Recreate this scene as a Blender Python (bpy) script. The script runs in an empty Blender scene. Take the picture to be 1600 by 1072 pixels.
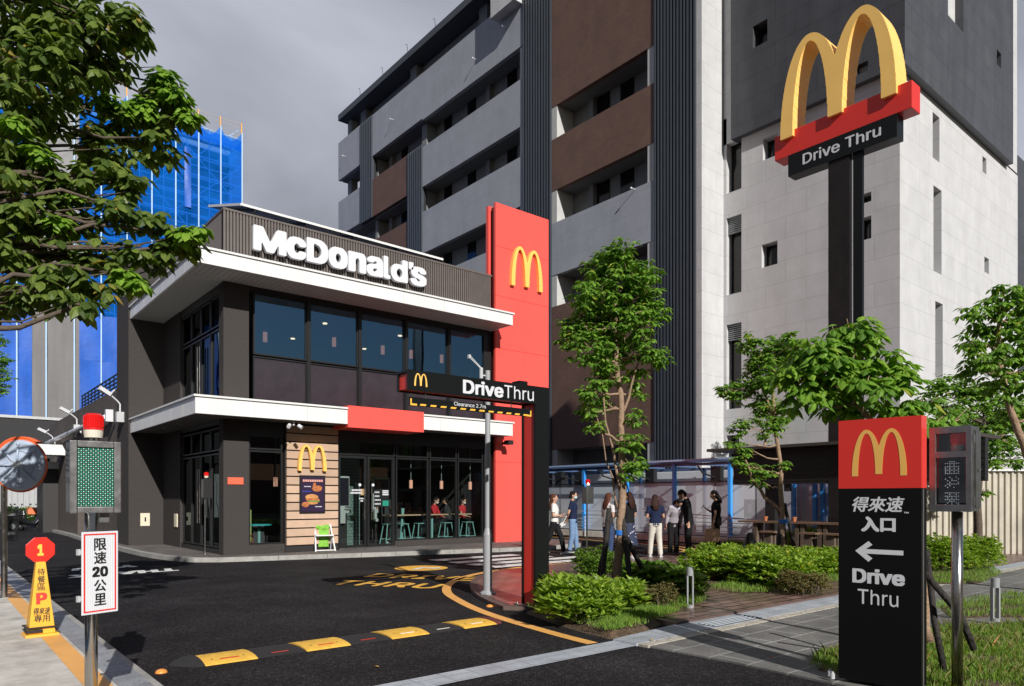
import bpy, bmesh, math, random, os
import numpy as np
from mathutils import Vector, Matrix
S = bpy.context.scene
COL = S.collection
rad = math.radians
# ------------------------------------------------------------------ camera, light, exposure
FV = (.639, .7692); RV = (.7692, -.639); FP = 1115.0; HZ = 778.0; CZ = 1.6
cam = bpy.data.cameras.new('camera'); camo = bpy.data.objects.new('camera', cam); COL.objects.link(camo)
camo.location = (0, 0, CZ); camo.rotation_euler = (rad(90), 0, -math.atan2(FV[0], FV[1]))
cam.sensor_width = 36; cam.lens = FP / 1600 * 36; cam.shift_y = (HZ - 536) / 1600
cam.clip_start = .05; cam.clip_end = 2000
S.camera = camo
SUN = Vector((.27, 1, -.585)).normalized()
ld = bpy.data.lights.new('sun', 'SUN'); ld.energy = 4.7; ld.angle = rad(.53); ld.color = (1, .962, .91)
lo = bpy.data.objects.new('sun', ld); COL.objects.link(lo); lo.rotation_euler = SUN.to_track_quat('-Z', 'Y').to_euler(); lo.location = (0, -20, 30)
W = bpy.data.worlds.new('World'); S.world = W; W.use_nodes = True
nt = W.node_tree; nt.nodes.clear()
def N(t, **k):
    n = nt.nodes.new(t)
    for a, b in k.items(): setattr(n, a, b)
    return n
wo = N('ShaderNodeOutputWorld'); bg = N('ShaderNodeBackground')
sky = N('ShaderNodeTexSky', sky_type='NISHITA'); sky.sun_disc = False
sky.sun_elevation = rad(29.4); sky.sun_rotation = math.atan2(-SUN.x, -SUN.y) % (2 * math.pi); sky.air_density = 1.2; sky.dust_density = .6
bg.inputs[1].default_value = .082
tc = N('ShaderNodeTexCoord'); sep = N('ShaderNodeSeparateXYZ'); nt.links.new(tc.outputs['Generated'], sep.inputs[0])
def MT(op, a, b=None, c=None, clamp=False):
    n = N('ShaderNodeMath', operation=op); n.use_clamp = clamp
    for i, v in enumerate((a, b, c)):
        if v is None: continue
        if isinstance(v, (int, float)): n.inputs[i].default_value = v
        else: nt.links.new(v, n.inputs[i])
    return n.outputs[0]
# cloud deck: direction projected on a plane overhead, two octaves of noise
zc = MT('MAXIMUM', MT('ADD', sep.outputs[2], .18), .05)
cmb = N('ShaderNodeCombineXYZ'); nt.links.new(MT('DIVIDE', sep.outputs[0], zc), cmb.inputs[0]); nt.links.new(MT('DIVIDE', sep.outputs[1], zc), cmb.inputs[1])
n1 = N('ShaderNodeTexNoise'); n1.inputs['Scale'].default_value = .9; n1.inputs['Detail'].default_value = 5; n1.inputs['Roughness'].default_value = .5; n1.inputs['Distortion'].default_value = .35
nt.links.new(cmb.outputs[0], n1.inputs['Vector'])
cr = N('ShaderNodeValToRGB'); nt.links.new(n1.outputs['Fac'], cr.inputs[0])
cr.color_ramp.elements[0].position = .36; cr.color_ramp.elements[0].color = (2.9, 3.1, 3.65, 1)
cr.color_ramp.elements[1].position = .64; cr.color_ramp.elements[1].color = (6.5, 6.8, 7.9, 1)
# overcast ahead (+y side), bluer sky behind the camera
cover = MT('MULTIPLY_ADD', sep.outputs[1], 1.6, .75, True)
mx = N('ShaderNodeMix', data_type='RGBA'); nt.links.new(cover, mx.inputs[0])
nt.links.new(sky.outputs[0], mx.inputs[6]); nt.links.new(cr.outputs[0], mx.inputs[7])
# sky dimmed away from the view ahead, added only to weaken ambient fill
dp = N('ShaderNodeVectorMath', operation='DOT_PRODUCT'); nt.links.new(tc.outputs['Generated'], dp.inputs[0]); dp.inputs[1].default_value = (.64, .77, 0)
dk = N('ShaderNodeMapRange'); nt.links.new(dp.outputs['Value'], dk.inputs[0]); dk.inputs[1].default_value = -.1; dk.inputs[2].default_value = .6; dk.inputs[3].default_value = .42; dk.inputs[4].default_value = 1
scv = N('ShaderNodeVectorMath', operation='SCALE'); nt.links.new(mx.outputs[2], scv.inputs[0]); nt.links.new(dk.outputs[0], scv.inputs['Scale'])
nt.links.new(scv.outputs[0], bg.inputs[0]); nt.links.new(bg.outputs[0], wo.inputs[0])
S.view_settings.view_transform = 'Standard'; S.view_settings.look = 'None'; S.view_settings.exposure = .12; S.view_settings.gamma = 1
S.render.engine = 'CYCLES'
S.cycles.max_bounces = 6; S.cycles.diffuse_bounces = 3; S.cycles.glossy_bounces = 3; S.cycles.transparent_max_bounces = 10; S.cycles.transmission_bounces = 3
S.cycles.caustics_reflective = False; S.cycles.caustics_refractive = False

# ------------------------------------------------------------------ pixel -> place helpers (reference photo is 1600 x 1072)
def DP(px, py, d):
    u = (px - 800) / FP
    return Vector((d * (FV[0] + u * RV[0]), d * (FV[1] + u * RV[1]), CZ - (py - HZ) / FP * d))
def G(px, py, z=0.): return DP(px, py, (CZ - z) * FP / (py - HZ))
def PX(px, py, x): u = (px - 800) / FP; return DP(px, py, x / (FV[0] + u * RV[0]))
def PY(px, py, y): u = (px - 800) / FP; return DP(px, py, y / (FV[1] + u * RV[1]))

# ------------------------------------------------------------------ materials
MATS = {}
def mat(name, col, rough=.6, metal=0, var=0, vs=3., bump=0, bs=60., spec=.5, coat=0, emit=None, island=0, stain=0):
    if name in MATS: return MATS[name]
    m = bpy.data.materials.new(name); m.use_nodes = True; MATS[name] = m
    t = m.node_tree; b = t.nodes['Principled BSDF']
    b.inputs['Base Color'].default_value = (*col, 1); b.inputs['Roughness'].default_value = rough; b.inputs['Metallic'].default_value = metal
    b.inputs['Specular IOR Level'].default_value = spec; b.inputs['Coat Weight'].default_value = coat
    if emit: b.inputs['Emission Color'].default_value = (*emit[0], 1); b.inputs['Emission Strength'].default_value = emit[1]
    tcn = None
    def coord():
        nonlocal tcn
        if tcn is None: tcn = t.nodes.new('ShaderNodeTexCoord')
        return tcn.outputs['Object']
    src = None
    if var or island or stain:
        src = t.nodes.new('ShaderNodeRGB'); src.outputs[0].default_value = (*col, 1); src = src.outputs[0]
    def mul(src, fac, lo, hi):
        mr = t.nodes.new('ShaderNodeMapRange'); t.links.new(fac, mr.inputs[0]); mr.inputs[1].default_value = .25; mr.inputs[2].default_value = .75
        mr.inputs[3].default_value = lo; mr.inputs[4].default_value = hi
        vm = t.nodes.new('ShaderNodeVectorMath'); vm.operation = 'SCALE'; t.links.new(src, vm.inputs[0]); t.links.new(mr.outputs[0], vm.inputs['Scale'])
        return vm.outputs[0]
    if var:
        nz = t.nodes.new('ShaderNodeTexNoise'); nz.inputs['Scale'].default_value = vs; nz.inputs['Detail'].default_value = 6; nz.inputs['Roughness'].default_value = .65
        t.links.new(coord(), nz.inputs['Vector']); src = mul(src, nz.outputs['Fac'], 1 - var, 1 + var)
        rr = t.nodes.new('ShaderNodeMapRange'); t.links.new(nz.outputs['Fac'], rr.inputs[0]); rr.inputs[3].default_value = max(.02, rough - .12); rr.inputs[4].default_value = min(1, rough + .12)
        t.links.new(rr.outputs[0], b.inputs['Roughness'])
    if stain:   # broad vertical weather streaks
        mp = t.nodes.new('ShaderNodeMapping'); mp.inputs['Scale'].default_value = (1.6, 1.6, .12); t.links.new(coord(), mp.inputs[0])
        nz = t.nodes.new('ShaderNodeTexNoise'); nz.inputs['Scale'].default_value = 1.3; nz.inputs['Detail'].default_value = 5; t.links.new(mp.outputs[0], nz.inputs['Vector'])
        src = mul(src, nz.outputs['Fac'], 1 - stain, 1 + stain * .6)
    if island:
        gm = t.nodes.new('ShaderNodeNewGeometry'); src = mul(src, gm.outputs['Random Per Island'], 1 - island, 1 + island)
    if src is not None: t.links.new(src, b.inputs['Base Color'])
    if bump:
        nz = t.nodes.new('ShaderNodeTexNoise'); nz.inputs['Scale'].default_value = bs; nz.inputs['Detail'].default_value = 4
        t.links.new(coord(), nz.inputs['Vector'])
        bp = t.nodes.new('ShaderNodeBump'); bp.inputs['Strength'].default_value = bump; bp.inputs['Distance'].default_value = .02
        t.links.new(nz.outputs['Fac'], bp.inputs['Height']); t.links.new(bp.outputs[0], b.inputs['Normal'])
    return m
def brickmat(name, c1, c2, mortar, bw, bh, gap, rough=.7, wall=True, off=.5, var=.12, vs=2., bump=.25, spec=.4, stain=0, rot=0, fine=0):
    if name in MATS: return MATS[name]
    m = mat(name, c1, rough, spec=spec); t = m.node_tree; b = t.nodes['Principled BSDF']
    tcn = t.nodes.new('ShaderNodeTexCoord'); sp = t.nodes.new('ShaderNodeSeparateXYZ'); t.links.new(tcn.outputs['Object'], sp.inputs[0])
    cb = t.nodes.new('ShaderNodeCombineXYZ')
    if wall:
        ad = t.nodes.new('ShaderNodeMath'); t.links.new(sp.outputs[0], ad.inputs[0]); t.links.new(sp.outputs[1], ad.inputs[1])
        t.links.new(ad.outputs[0], cb.inputs[0]); t.links.new(sp.outputs[2], cb.inputs[1])
    else: t.links.new(sp.outputs[0], cb.inputs[0]); t.links.new(sp.outputs[1], cb.inputs[1])
    vec = cb.outputs[0]
    if rot:
        mp = t.nodes.new('ShaderNodeMapping'); mp.inputs['Rotation'].default_value = (0, 0, rot); t.links.new(vec, mp.inputs[0]); vec = mp.outputs[0]
    bt = t.nodes.new('ShaderNodeTexBrick'); t.links.new(vec, bt.inputs['Vector']); bt.offset = off
    bt.inputs['Color1'].default_value = (*c1, 1); bt.inputs['Color2'].default_value = (*c2, 1); bt.inputs['Mortar'].default_value = (*mortar, 1)
    bt.inputs['Scale'].default_value = 1; bt.inputs['Brick Width'].default_value = bw; bt.inputs['Row Height'].default_value = bh; bt.inputs['Mortar Size'].default_value = gap; bt.inputs['Mortar Smooth'].default_value = .1
    src = bt.outputs['Color']
    def mul(src, vecin, sc, lo, hi, det=6):
        nz = t.nodes.new('ShaderNodeTexNoise'); nz.inputs['Scale'].default_value = sc; nz.inputs['Detail'].default_value = det; nz.inputs['Roughness'].default_value = .65; t.links.new(vecin, nz.inputs['Vector'])
        mr = t.nodes.new('ShaderNodeMapRange'); t.links.new(nz.outputs['Fac'], mr.inputs[0]); mr.inputs[1].default_value = .3; mr.inputs[2].default_value = .7; mr.inputs[3].default_value = lo; mr.inputs[4].default_value = hi
        vm = t.nodes.new('ShaderNodeVectorMath'); vm.operation = 'SCALE'; t.links.new(src, vm.inputs[0]); t.links.new(mr.outputs[0], vm.inputs['Scale']); return vm.outputs[0], nz
    src, nz = mul(src, tcn.outputs['Object'], vs, 1 - var, 1 + var)
    if fine: src, _ = mul(src, tcn.outputs['Object'], 45, 1 - fine, 1 + fine, 2)
    if stain:
        mp = t.nodes.new('ShaderNodeMapping'); mp.inputs['Scale'].default_value = (1.2, 1.2, .1); t.links.new(tcn.outputs['Object'], mp.inputs[0])
        src, _ = mul(src, mp.outputs[0], 1.1, 1 - stain, 1 + stain * .5)
    t.links.new(src, b.inputs['Base Color'])
    rr = t.nodes.new('ShaderNodeMapRange'); t.links.new(nz.outputs['Fac'], rr.inputs[0]); rr.inputs[3].default_value = max(.05, rough - .2); rr.inputs[4].default_value = min(1, rough + .2); t.links.new(rr.outputs[0], b.inputs['Roughness'])
    bp = t.nodes.new('ShaderNodeBump'); bp.inputs['Strength'].default_value = bump; bp.inputs['Distance'].default_value = .006; bp.invert = True
    t.links.new(bt.outputs['Fac'], bp.inputs['Height']); t.links.new(bp.outputs[0], b.inputs['Normal'])
    return m
def glassmat(name, tint, refl, rough=.0, rcol=(1, 1, 1), fk=1):
    m = bpy.data.materials.new(name); m.use_nodes = True; MATS[name] = m; t = m.node_tree; t.nodes.clear()
    o = t.nodes.new('ShaderNodeOutputMaterial'); tr = t.nodes.new('ShaderNodeBsdfTransparent'); tr.inputs[0].default_value = (*tint, 1)
    gl = t.nodes.new('ShaderNodeBsdfGlossy'); gl.inputs['Roughness'].default_value = rough; gl.inputs[0].default_value = (*rcol, 1)
    fr = t.nodes.new('ShaderNodeFresnel'); fr.inputs[0].default_value = 1.5
    ma = t.nodes.new('ShaderNodeMath'); ma.operation = 'MULTIPLY_ADD'; ma.use_clamp = True; ma.inputs[1].default_value = fk; ma.inputs[2].default_value = refl; t.links.new(fr.outputs[0], ma.inputs[0])
    tcn = t.nodes.new('ShaderNodeTexCoord'); nz = t.nodes.new('ShaderNodeTexNoise'); nz.inputs['Scale'].default_value = .9; nz.inputs['Detail'].default_value = 1; t.links.new(tcn.outputs['Object'], nz.inputs['Vector'])
    bp = t.nodes.new('ShaderNodeBump'); bp.inputs['Strength'].default_value = .06; bp.inputs['Distance'].default_value = .05; t.links.new(nz.outputs['Fac'], bp.inputs['Height']); t.links.new(bp.outputs[0], gl.inputs['Normal'])
    mxs = t.nodes.new('ShaderNodeMixShader'); t.links.new(ma.outputs[0], mxs.inputs[0]); t.links.new(tr.outputs[0], mxs.inputs[1]); t.links.new(gl.outputs[0], mxs.inputs[2]); t.links.new(mxs.outputs[0], o.inputs[0])
    return m
def leafmat(name, c1, c2, trans=.35, rough=.45):
    m = bpy.data.materials.new(name); m.use_nodes = True; MATS[name] = m; t = m.node_tree; b = t.nodes['Principled BSDF']
    gm = t.nodes.new('ShaderNodeNewGeometry'); cr = t.nodes.new('ShaderNodeValToRGB'); t.links.new(gm.outputs['Random Per Island'], cr.inputs[0])
    cr.color_ramp.elements[0].color = (*c1, 1); cr.color_ramp.elements[1].color = (*c2, 1)
    e = cr.color_ramp.elements.new(.97); e.color = (*c2, 1); cr.color_ramp.elements[2].color = (c2[0] * 1.6 + .05, c2[1] * .9, c2[2], 1)
    t.links.new(cr.outputs[0], b.inputs['Base Color']); b.inputs['Roughness'].default_value = rough; b.inputs['Specular IOR Level'].default_value = .4
    tl = t.nodes.new('ShaderNodeBsdfTranslucent'); vm = t.nodes.new('ShaderNodeVectorMath'); vm.operation = 'MULTIPLY'; vm.inputs[1].default_value = (1.5, 1.6, .5)
    t.links.new(cr.outputs[0], vm.inputs[0]); t.links.new(vm.outputs[0], tl.inputs[0])
    mxs = t.nodes.new('ShaderNodeMixShader'); mxs.inputs[0].default_value = trans; o = t.nodes['Material Output']
    t.links.new(b.outputs[0], mxs.inputs[1]); t.links.new(tl.outputs[0], mxs.inputs[2]); t.links.new(mxs.outputs[0], o.inputs[0])
    return m

# ------------------------------------------------------------------ object helpers
def thing(name, label, cat, loc=(0, 0, 0), rotz=0, group=None):
    o = bpy.data.objects.new(name, None); COL.objects.link(o); o.empty_display_size = .2
    o.location = loc; o.rotation_euler = (0, 0, rotz); o['label'] = label; o['category'] = cat
    if group: o['group'] = group
    return o
def tag(o, label, cat, group=None, kind=None):
    o['label'] = label; o['category'] = cat
    if group: o['group'] = group
    if kind: o['kind'] = kind
    return o
def dup(root, loc, rotz=None, label=None, group=None):
    r = root.copy(); COL.objects.link(r); r.location = loc
    if rotz is not None: r.rotation_euler = (0, 0, rotz)
    if label: r['label'] = label
    if group: r['group'] = group
    for ch in list(root.children):
        c = ch.copy(); COL.objects.link(c); c.parent = r
        for g in list(ch.children):
            d = g.copy(); COL.objects.link(d); d.parent = c
    return r
class MB:
    def __init__(s): s.v = []; s.f = []
    def add(s, vs, fs):
        a = len(s.v); s.v += [tuple(v) for v in vs]; s.f += [tuple(i + a for i in f) for f in fs]; return s
    def box(s, x0, x1, y0, y1, z0, z1, M=None):
        vs = [Vector((x, y, z)) for x in (x0, x1) for y in (y0, y1) for z in (z0, z1)]
        if M: vs = [M @ v for v in vs]
        return s.add(vs, [(0, 1, 3, 2), (4, 6, 7, 5), (0, 4, 5, 1), (2, 3, 7, 6), (0, 2, 6, 4), (1, 5, 7, 3)])
    def bar(s, a, b, w, h=None, up=(0, 0, 1)):
        h = h or w; a = Vector(a); b = Vector(b); d = (b - a); L = d.length; d.normalize(); up = Vector(up)
        if abs(d.dot(up)) > .98: up = Vector((1, 0, 0))
        r = d.cross(up).normalized(); u = r.cross(d)
        vs = [p + r * (i * w / 2) + u * (j * h / 2) for p in (a, b) for i in (-1, 1) for j in (-1, 1)]
        return s.add(vs, [(0, 1, 3, 2), (4, 6, 7, 5), (0, 4, 5, 1), (2, 3, 7, 6), (0, 2, 6, 4), (1, 5, 7, 3)])
    def loft(s, pts, rads, n=12, cap=True, ref=None):
        pts = [Vector(p) for p in pts]; rings = []; prev = None
        for i, p in enumerate(pts):
            d = (pts[min(i + 1, len(pts) - 1)] - pts[max(i - 1, 0)])
            if d.length < 1e-6: d = Vector((0, 0, 1))
            d.normalize()
            if prev is None:
                x = Vector(ref) if ref else (Vector((1, 0, 0)) if abs(d.x) < .9 else Vector((0, 1, 0)))
            else: x = prev
            x = (x - d * x.dot(d)).normalized(); prev = x; y = d.cross(x)
            r = rads[i] if isinstance(rads, (list, tuple)) else rads
            ra, rb = r if isinstance(r, (list, tuple)) else (r, r)
            rings.append([p + x * (math.cos(2 * math.pi * k / n) * ra) + y * (math.sin(2 * math.pi * k / n) * rb) for k in range(n)])
        vs = [v for r in rings for v in r]; fs = []
        for i in range(len(rings) - 1):
            for k in range(n): fs.append((i * n + k, i * n + (k + 1) % n, (i + 1) * n + (k + 1) % n, (i + 1) * n + k))
        if cap: fs.append(tuple(reversed(range(n)))); fs.append(tuple(range((len(rings) - 1) * n, len(rings) * n)))
        return s.add(vs, fs)
    def cyl(s, x, y, z0, z1, r, n=20, r2=None): return s.loft([(x, y, z0), (x, y, z1)], [r, r if r2 is None else r2], n)
    def ball(s, c, r, n=14, m=8, M=None):
        c = Vector(c); rx, ry, rz = r if isinstance(r, (list, tuple)) else (r, r, r); vs = []; fs = []
        for i in range(m + 1):
            t = math.pi * i / m
            for k in range(n):
                p = 2 * math.pi * k / n; v = Vector((rx * math.sin(t) * math.cos(p), ry * math.sin(t) * math.sin(p), rz * math.cos(t)))
                if M: v = M @ v
                vs.append(c + v)
        for i in range(m):
            for k in range(n): fs.append((i * n + k, (i + 1) * n + k, (i + 1) * n + (k + 1) % n, i * n + (k + 1) % n))
        return s.add(vs, fs)
    def prism(s, pts, z0, z1, M=None):
        n = len(pts); vs = [Vector((p[0], p[1], z)) for z in (z0, z1) for p in pts]
        if M: vs = [M @ v for v in vs]
        return s.add(vs, [tuple(reversed(range(n))), tuple(range(n, 2 * n))] + [(i, (i + 1) % n, n + (i + 1) % n, n + i) for i in range(n)])
    def sheet(s, pts, z): return s.add([(p[0], p[1], z) for p in pts], [tuple(range(len(pts)))])
    def quad(s, a, b, c, d): return s.add([a, b, c, d], [(0, 1, 2, 3)])
    def build(s, name, m, parent=None, local=False, smooth=False, bevel=0, remesh=0, soft=0):
        off = Vector((0, 0, 0))
        if parent is not None and not local:
            p = parent
            while p: off += Vector(p.location); p = p.parent
        me = bpy.data.meshes.new(name); me.from_pydata([(Vector(v) - off) for v in s.v], [], s.f); me.update()
        bm = bmesh.new(); bm.from_mesh(me)
        if len(bm.faces) < 60000 and not getattr(s, 'keep', False):
            bmesh.ops.recalc_face_normals(bm, faces=bm.faces)
        if soft: bmesh.ops.remove_doubles(bm, verts=bm.verts, dist=2e-4); bmesh.ops.dissolve_degenerate(bm, edges=bm.edges, dist=1e-5); bmesh.ops.recalc_face_normals(bm, faces=bm.faces)
        bm.to_mesh(me); bm.free()
        if soft:
            for p in me.polygons: p.use_smooth = True
            me.set_sharp_from_angle(angle=rad(soft))
        if smooth:
            for p in me.polygons: p.use_smooth = True
        me.materials.append(m); o = bpy.data.objects.new(name, me); COL.objects.link(o)
        if parent is not None: o.parent = parent
        if bevel:
            b = o.modifiers.new('bevel', 'BEVEL'); b.width = bevel; b.segments = 2; b.limit_method = 'ANGLE'; b.angle_limit = rad(40)
        if remesh:
            r = o.modifiers.new('remesh', 'REMESH'); r.mode = 'VOXEL'; r.voxel_size = remesh; r.use_smooth_shade = True
            q = o.modifiers.new('smooth', 'SMOOTH'); q.iterations = 3; q.factor = .5
        return o
def bx(name, m, parent, *b, bevel=0, local=False): return MB().box(*b).build(name, m, parent, bevel=bevel, local=local)
def structure(o): o['kind'] = 'structure'; return o
# wall in the plane const x or const y with real openings and reveals
def wall(axis, c, depth, u0, u1, v0, v1, holes, name, m, parent, pane=None, panename='window', rim=True):
    us = sorted({u0, u1, *[h[0] for h in holes], *[h[1] for h in holes]}); vs = sorted({v0, v1, *[h[2] for h in holes], *[h[3] for h in holes]})
    def P(u, v, w): return (c + w, u, v) if axis == 'x' else (u, c + w, v)
    mb = MB()
    for i in range(len(us) - 1):
        for j in range(len(vs) - 1):
            uc = (us[i] + us[i + 1]) / 2; vc = (vs[j] + vs[j + 1]) / 2
            if any(h[0] < uc < h[1] and h[2] < vc < h[3] for h in holes): continue
            mb.quad(P(us[i], vs[j], 0), P(us[i + 1], vs[j], 0), P(us[i + 1], vs[j + 1], 0), P(us[i], vs[j + 1], 0))
    for h in holes:
        a, b, d, e = h[:4]
        for q in (((a, d), (b, d)), ((b, d), (b, e)), ((b, e), (a, e)), ((a, e), (a, d))):
            mb.quad(P(*q[0], 0), P(*q[1], 0), P(*q[1], depth), P(*q[0], depth))
        if pane: MB().quad(P(a, d, depth - .01), P(b, d, depth - .01), P(b, e, depth - .01), P(a, e, depth - .01)).build(panename, pane if len(h) < 5 else h[4], parent)
    for q in (((u0, v0), (u1, v0)), ((u1, v0), (u1, v1)), ((u1, v1), (u0, v1)), ((u0, v1), (u0, v0))) if rim else ():
        mb.quad(P(*q[0], 0), P(*q[1], 0), P(*q[1], depth), P(*q[0], depth))
    return mb.build(name, m, parent)

# ------------------------------------------------------------------ lettering: outlines -> coverage grid -> contour mesh
try: INTER = bpy.data.fonts.load(os.path.join(bpy.utils.system_resource('DATAFILES'), 'fonts', 'Inter.woff2'))
except Exception: INTER = None
def loops_of(body, font=None, shear=0, space=1, align='LEFT', line=1):
    cu = bpy.data.curves.new('t', 'FONT'); cu.body = body; cu.shear = shear; cu.space_character = space; cu.space_line = line; cu.align_x = align; cu.resolution_u = 4
    if font: cu.font = font
    o = bpy.data.objects.new('t', cu); COL.objects.link(o); bpy.context.view_layer.update()
    c2 = o.to_curve(bpy.context.evaluated_depsgraph_get()); out = []
    for sp in c2.splines:
        pts = []
        if sp.type == 'BEZIER':
            bp = sp.bezier_points; n = len(bp)
            for i in range(n):
                p0, p1, p2, p3 = bp[i].co.xy, bp[i].handle_right.xy, bp[(i + 1) % n].handle_left.xy, bp[(i + 1) % n].co.xy
                for k in range(6):
                    t = k / 6; pts.append(tuple((1 - t) ** 3 * p0 + 3 * (1 - t) ** 2 * t * p1 + 3 * (1 - t) * t * t * p2 + t ** 3 * p3))
        else: pts = [tuple(p.co.xy) for p in sp.points]
        if len(pts) > 2: out.append(pts)
    o.to_curve_clear(); bpy.data.objects.remove(o); bpy.data.curves.remove(cu)
    return out
def winding_mask(loops, x0, y0, w, h, step, ss=3):
    W_, H_ = w * ss, h * ss; st = step / ss
    acc = np.zeros((H_, W_ + 1), dtype=np.int32)
    for lp in loops:
        n = len(lp)
        for i in range(n):
            ax, ay = lp[i]; bx_, by = lp[(i + 1) % n]
            if ay == by: continue
            sgn = 1
            if ay > by: ax, ay, bx_, by = bx_, by, ax, ay; sgn = -1
            r0 = max(0, math.ceil((ay - y0) / st - .5)); r1 = min(H_ - 1, math.ceil((by - y0) / st - .5) - 1)
            if r1 < r0: continue
            rows = np.arange(r0, r1 + 1); yy = y0 + (rows + .5) * st
            xx = ax + (bx_ - ax) * (yy - ay) / (by - ay)
            c = np.clip(np.ceil((xx - x0) / st - .5).astype(int), 0, W_)
            np.add.at(acc, (rows, c), sgn)
    m = (np.cumsum(acc, axis=1)[:, :W_] != 0)
    return m
def dilate(m, rx, ry):
    out = m.copy()
    for dx in range(1, int(round(rx)) + 1): out |= np.roll(m, dx, 1) | np.roll(m, -dx, 1)
    m2 = out.copy()
    for dy in range(1, int(round(ry)) + 1): out |= np.roll(m2, dy, 0) | np.roll(m2, -dy, 0)
    return out
def grid_mesh(cov, x0, y0, step, depth, M, mb):
    """marching squares on node values cov (threshold .5): front face + side walls, appended to mb"""
    H_, W_ = cov.shape; ins = cov >= .5
    def P(x, y, d=0.): return M @ Vector((x0 + x * step, y0 + y * step, d))
    def cross(a, b): return (.5 - a) / (b - a)
    for j in range(H_ - 1):
        i = 0
        row = ins[j]; row2 = ins[j + 1]
        while i < W_ - 1:
            c = (row[i], row[i + 1], row2[i + 1], row2[i])
            if not any(c): i += 1; continue
            if all(c):
                k = i
                while k < W_ - 1 and row[k] and row[k + 1] and row2[k + 1] and row2[k]: k += 1
                mb.quad(P(i, j), P(k, j), P(k, j + 1), P(i, j + 1)); i = k; continue
            vals = (cov[j, i], cov[j, i + 1], cov[j + 1, i + 1], cov[j + 1, i]); cs = ((i, j), (i + 1, j), (i + 1, j + 1), (i, j + 1))
            poly = []; cr_ = []
            for k in range(4):
                a, b = k, (k + 1) % 4
                if c[a]: poly.append(cs[a])
                if c[a] != c[b]:
                    t = cross(vals[a], vals[b]); p = (cs[a][0] + (cs[b][0] - cs[a][0]) * t, cs[a][1] + (cs[b][1] - cs[a][1]) * t); poly.append(p); cr_.append((p, c[a]))
            if len(poly) > 2: mb.add([P(*p) for p in poly], [tuple(range(len(poly)))])
            if depth:
                for q in range(0, len(cr_), 2):
                    (p, a_in) = cr_[q]; (r_, _) = cr_[(q + 1) % len(cr_)]
                    mb.quad(P(*p), P(*r_), P(*r_, -depth), P(*p, -depth))
            i += 1
    return mb
def lettering(body, M, size, depth=0, bold=0, cjk=False, shear=0, space=1, align='LEFT', res=26, mb=None, sy=1, fit=None, by=None, height=None):
    loops = loops_of(body, None if cjk else INTER, shear, space, align)
    xs = [p[0] for l in loops for p in l]; ys = [p[1] for l in loops for p in l]
    if not xs: return mb or MB()
    step = 1 / res; pad = 3 * step + bold; x0 = min(xs) - pad; y0 = min(ys) - pad
    w = int((max(xs) - min(xs) + 2 * pad) / step) + 2; h = int((max(ys) - min(ys) + 2 * pad) / step) + 2
    m = winding_mask(loops, x0, y0, w, h, step)
    by = bold * .6 if by is None else by
    if bold: m = dilate(m, bold / step * 3, by / step * 3)
    cov = m.reshape(h, 3, w, 3).mean(axis=(1, 3))
    mb = mb or MB(); mb.keep = True
    sx = size
    if fit: sx = fit / (max(xs) - min(xs) + 2 * bold); M = M @ Matrix.Translation((-(min(xs) - bold) * sx, 0, 0))
    sv = size * sy
    if height: sv = height / (max(ys) - min(ys) + 2 * by); M = M @ Matrix.Translation((0, -(min(ys) - by) * sv, 0))
    Ms = M @ Matrix.Diagonal((sx, sv, 1, 1)); return grid_mesh(cov, x0 + step / 2, y0 + step / 2, step, depth, Ms, mb)
def frame(o, ex, ey):
    ex = Vector(ex); ey = Vector(ey); ez = ex.cross(ey).normalized()
    return Matrix(((ex.x, ey.x, ez.x, o[0]), (ex.y, ey.y, ez.y, o[1]), (ex.z, ey.z, ez.z, o[2]), (0, 0, 0, 1)))
_arch = None
def arches(M, width, height, depth, n=110):
    """two joined tapering arches, unit width, lower left corner at the frame origin"""
    ss = 3; W_ = int(n * 1.1); H_ = int(n * 1.0); st = 1.0 / n
    x = (np.arange(W_ * ss) + .5) / ss * st - .05; y = (np.arange(H_ * ss) + .5) / ss * st - .05; X, Y = np.meshgrid(x, y)
    h = .868
    def el(cx, al, ar, hh): return (np.abs((X - cx) / np.where(X < cx, al, ar)) ** 2.0 + (np.maximum(Y, 0) / hh) ** 2.05) < 1
    oL = el(.27, .27, .295, h); oR = el(.73, .295, .27, h); iL = el(.273, .157, .165, h - .068); iR = el(.727, .165, .157, h - .068)
    m = (oL | oR) & ~iL & ~iR & (Y > 0) & ~((np.abs(X - .5) < .1) & (Y < .035))
    cov = m.reshape(H_, ss, W_, ss).mean(axis=(1, 3)); mb = MB(); mb.keep = True
    return grid_mesh(cov, -.05 + st / 2, -.05 + st / 2, st, depth, M @ Matrix.Diagonal((width, height / h, 1, 1)), mb)
# ================================================================== MATERIALS
def midnoise(m, scale, amt):
    t = m.node_tree; b = t.nodes['Principled BSDF']; old = b.inputs['Base Color'].links[0].from_socket
    tcn = t.nodes.new('ShaderNodeTexCoord'); nz = t.nodes.new('ShaderNodeTexNoise'); nz.inputs['Scale'].default_value = scale; nz.inputs['Detail'].default_value = 5; nz.inputs['Roughness'].default_value = .7; t.links.new(tcn.outputs['Object'], nz.inputs['Vector'])
    cr = t.nodes.new('ShaderNodeMapRange'); cr.inputs[1].default_value = .35; cr.inputs[2].default_value = .65; cr.inputs[3].default_value = 1 - amt; cr.inputs[4].default_value = 1 + amt; t.links.new(nz.outputs['Fac'], cr.inputs[0])
    vm = t.nodes.new('ShaderNodeVectorMath'); vm.operation = 'SCALE'; t.links.new(old, vm.inputs[0]); t.links.new(cr.outputs[0], vm.inputs['Scale']); t.links.new(vm.outputs[0], b.inputs['Base Color'])
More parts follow.
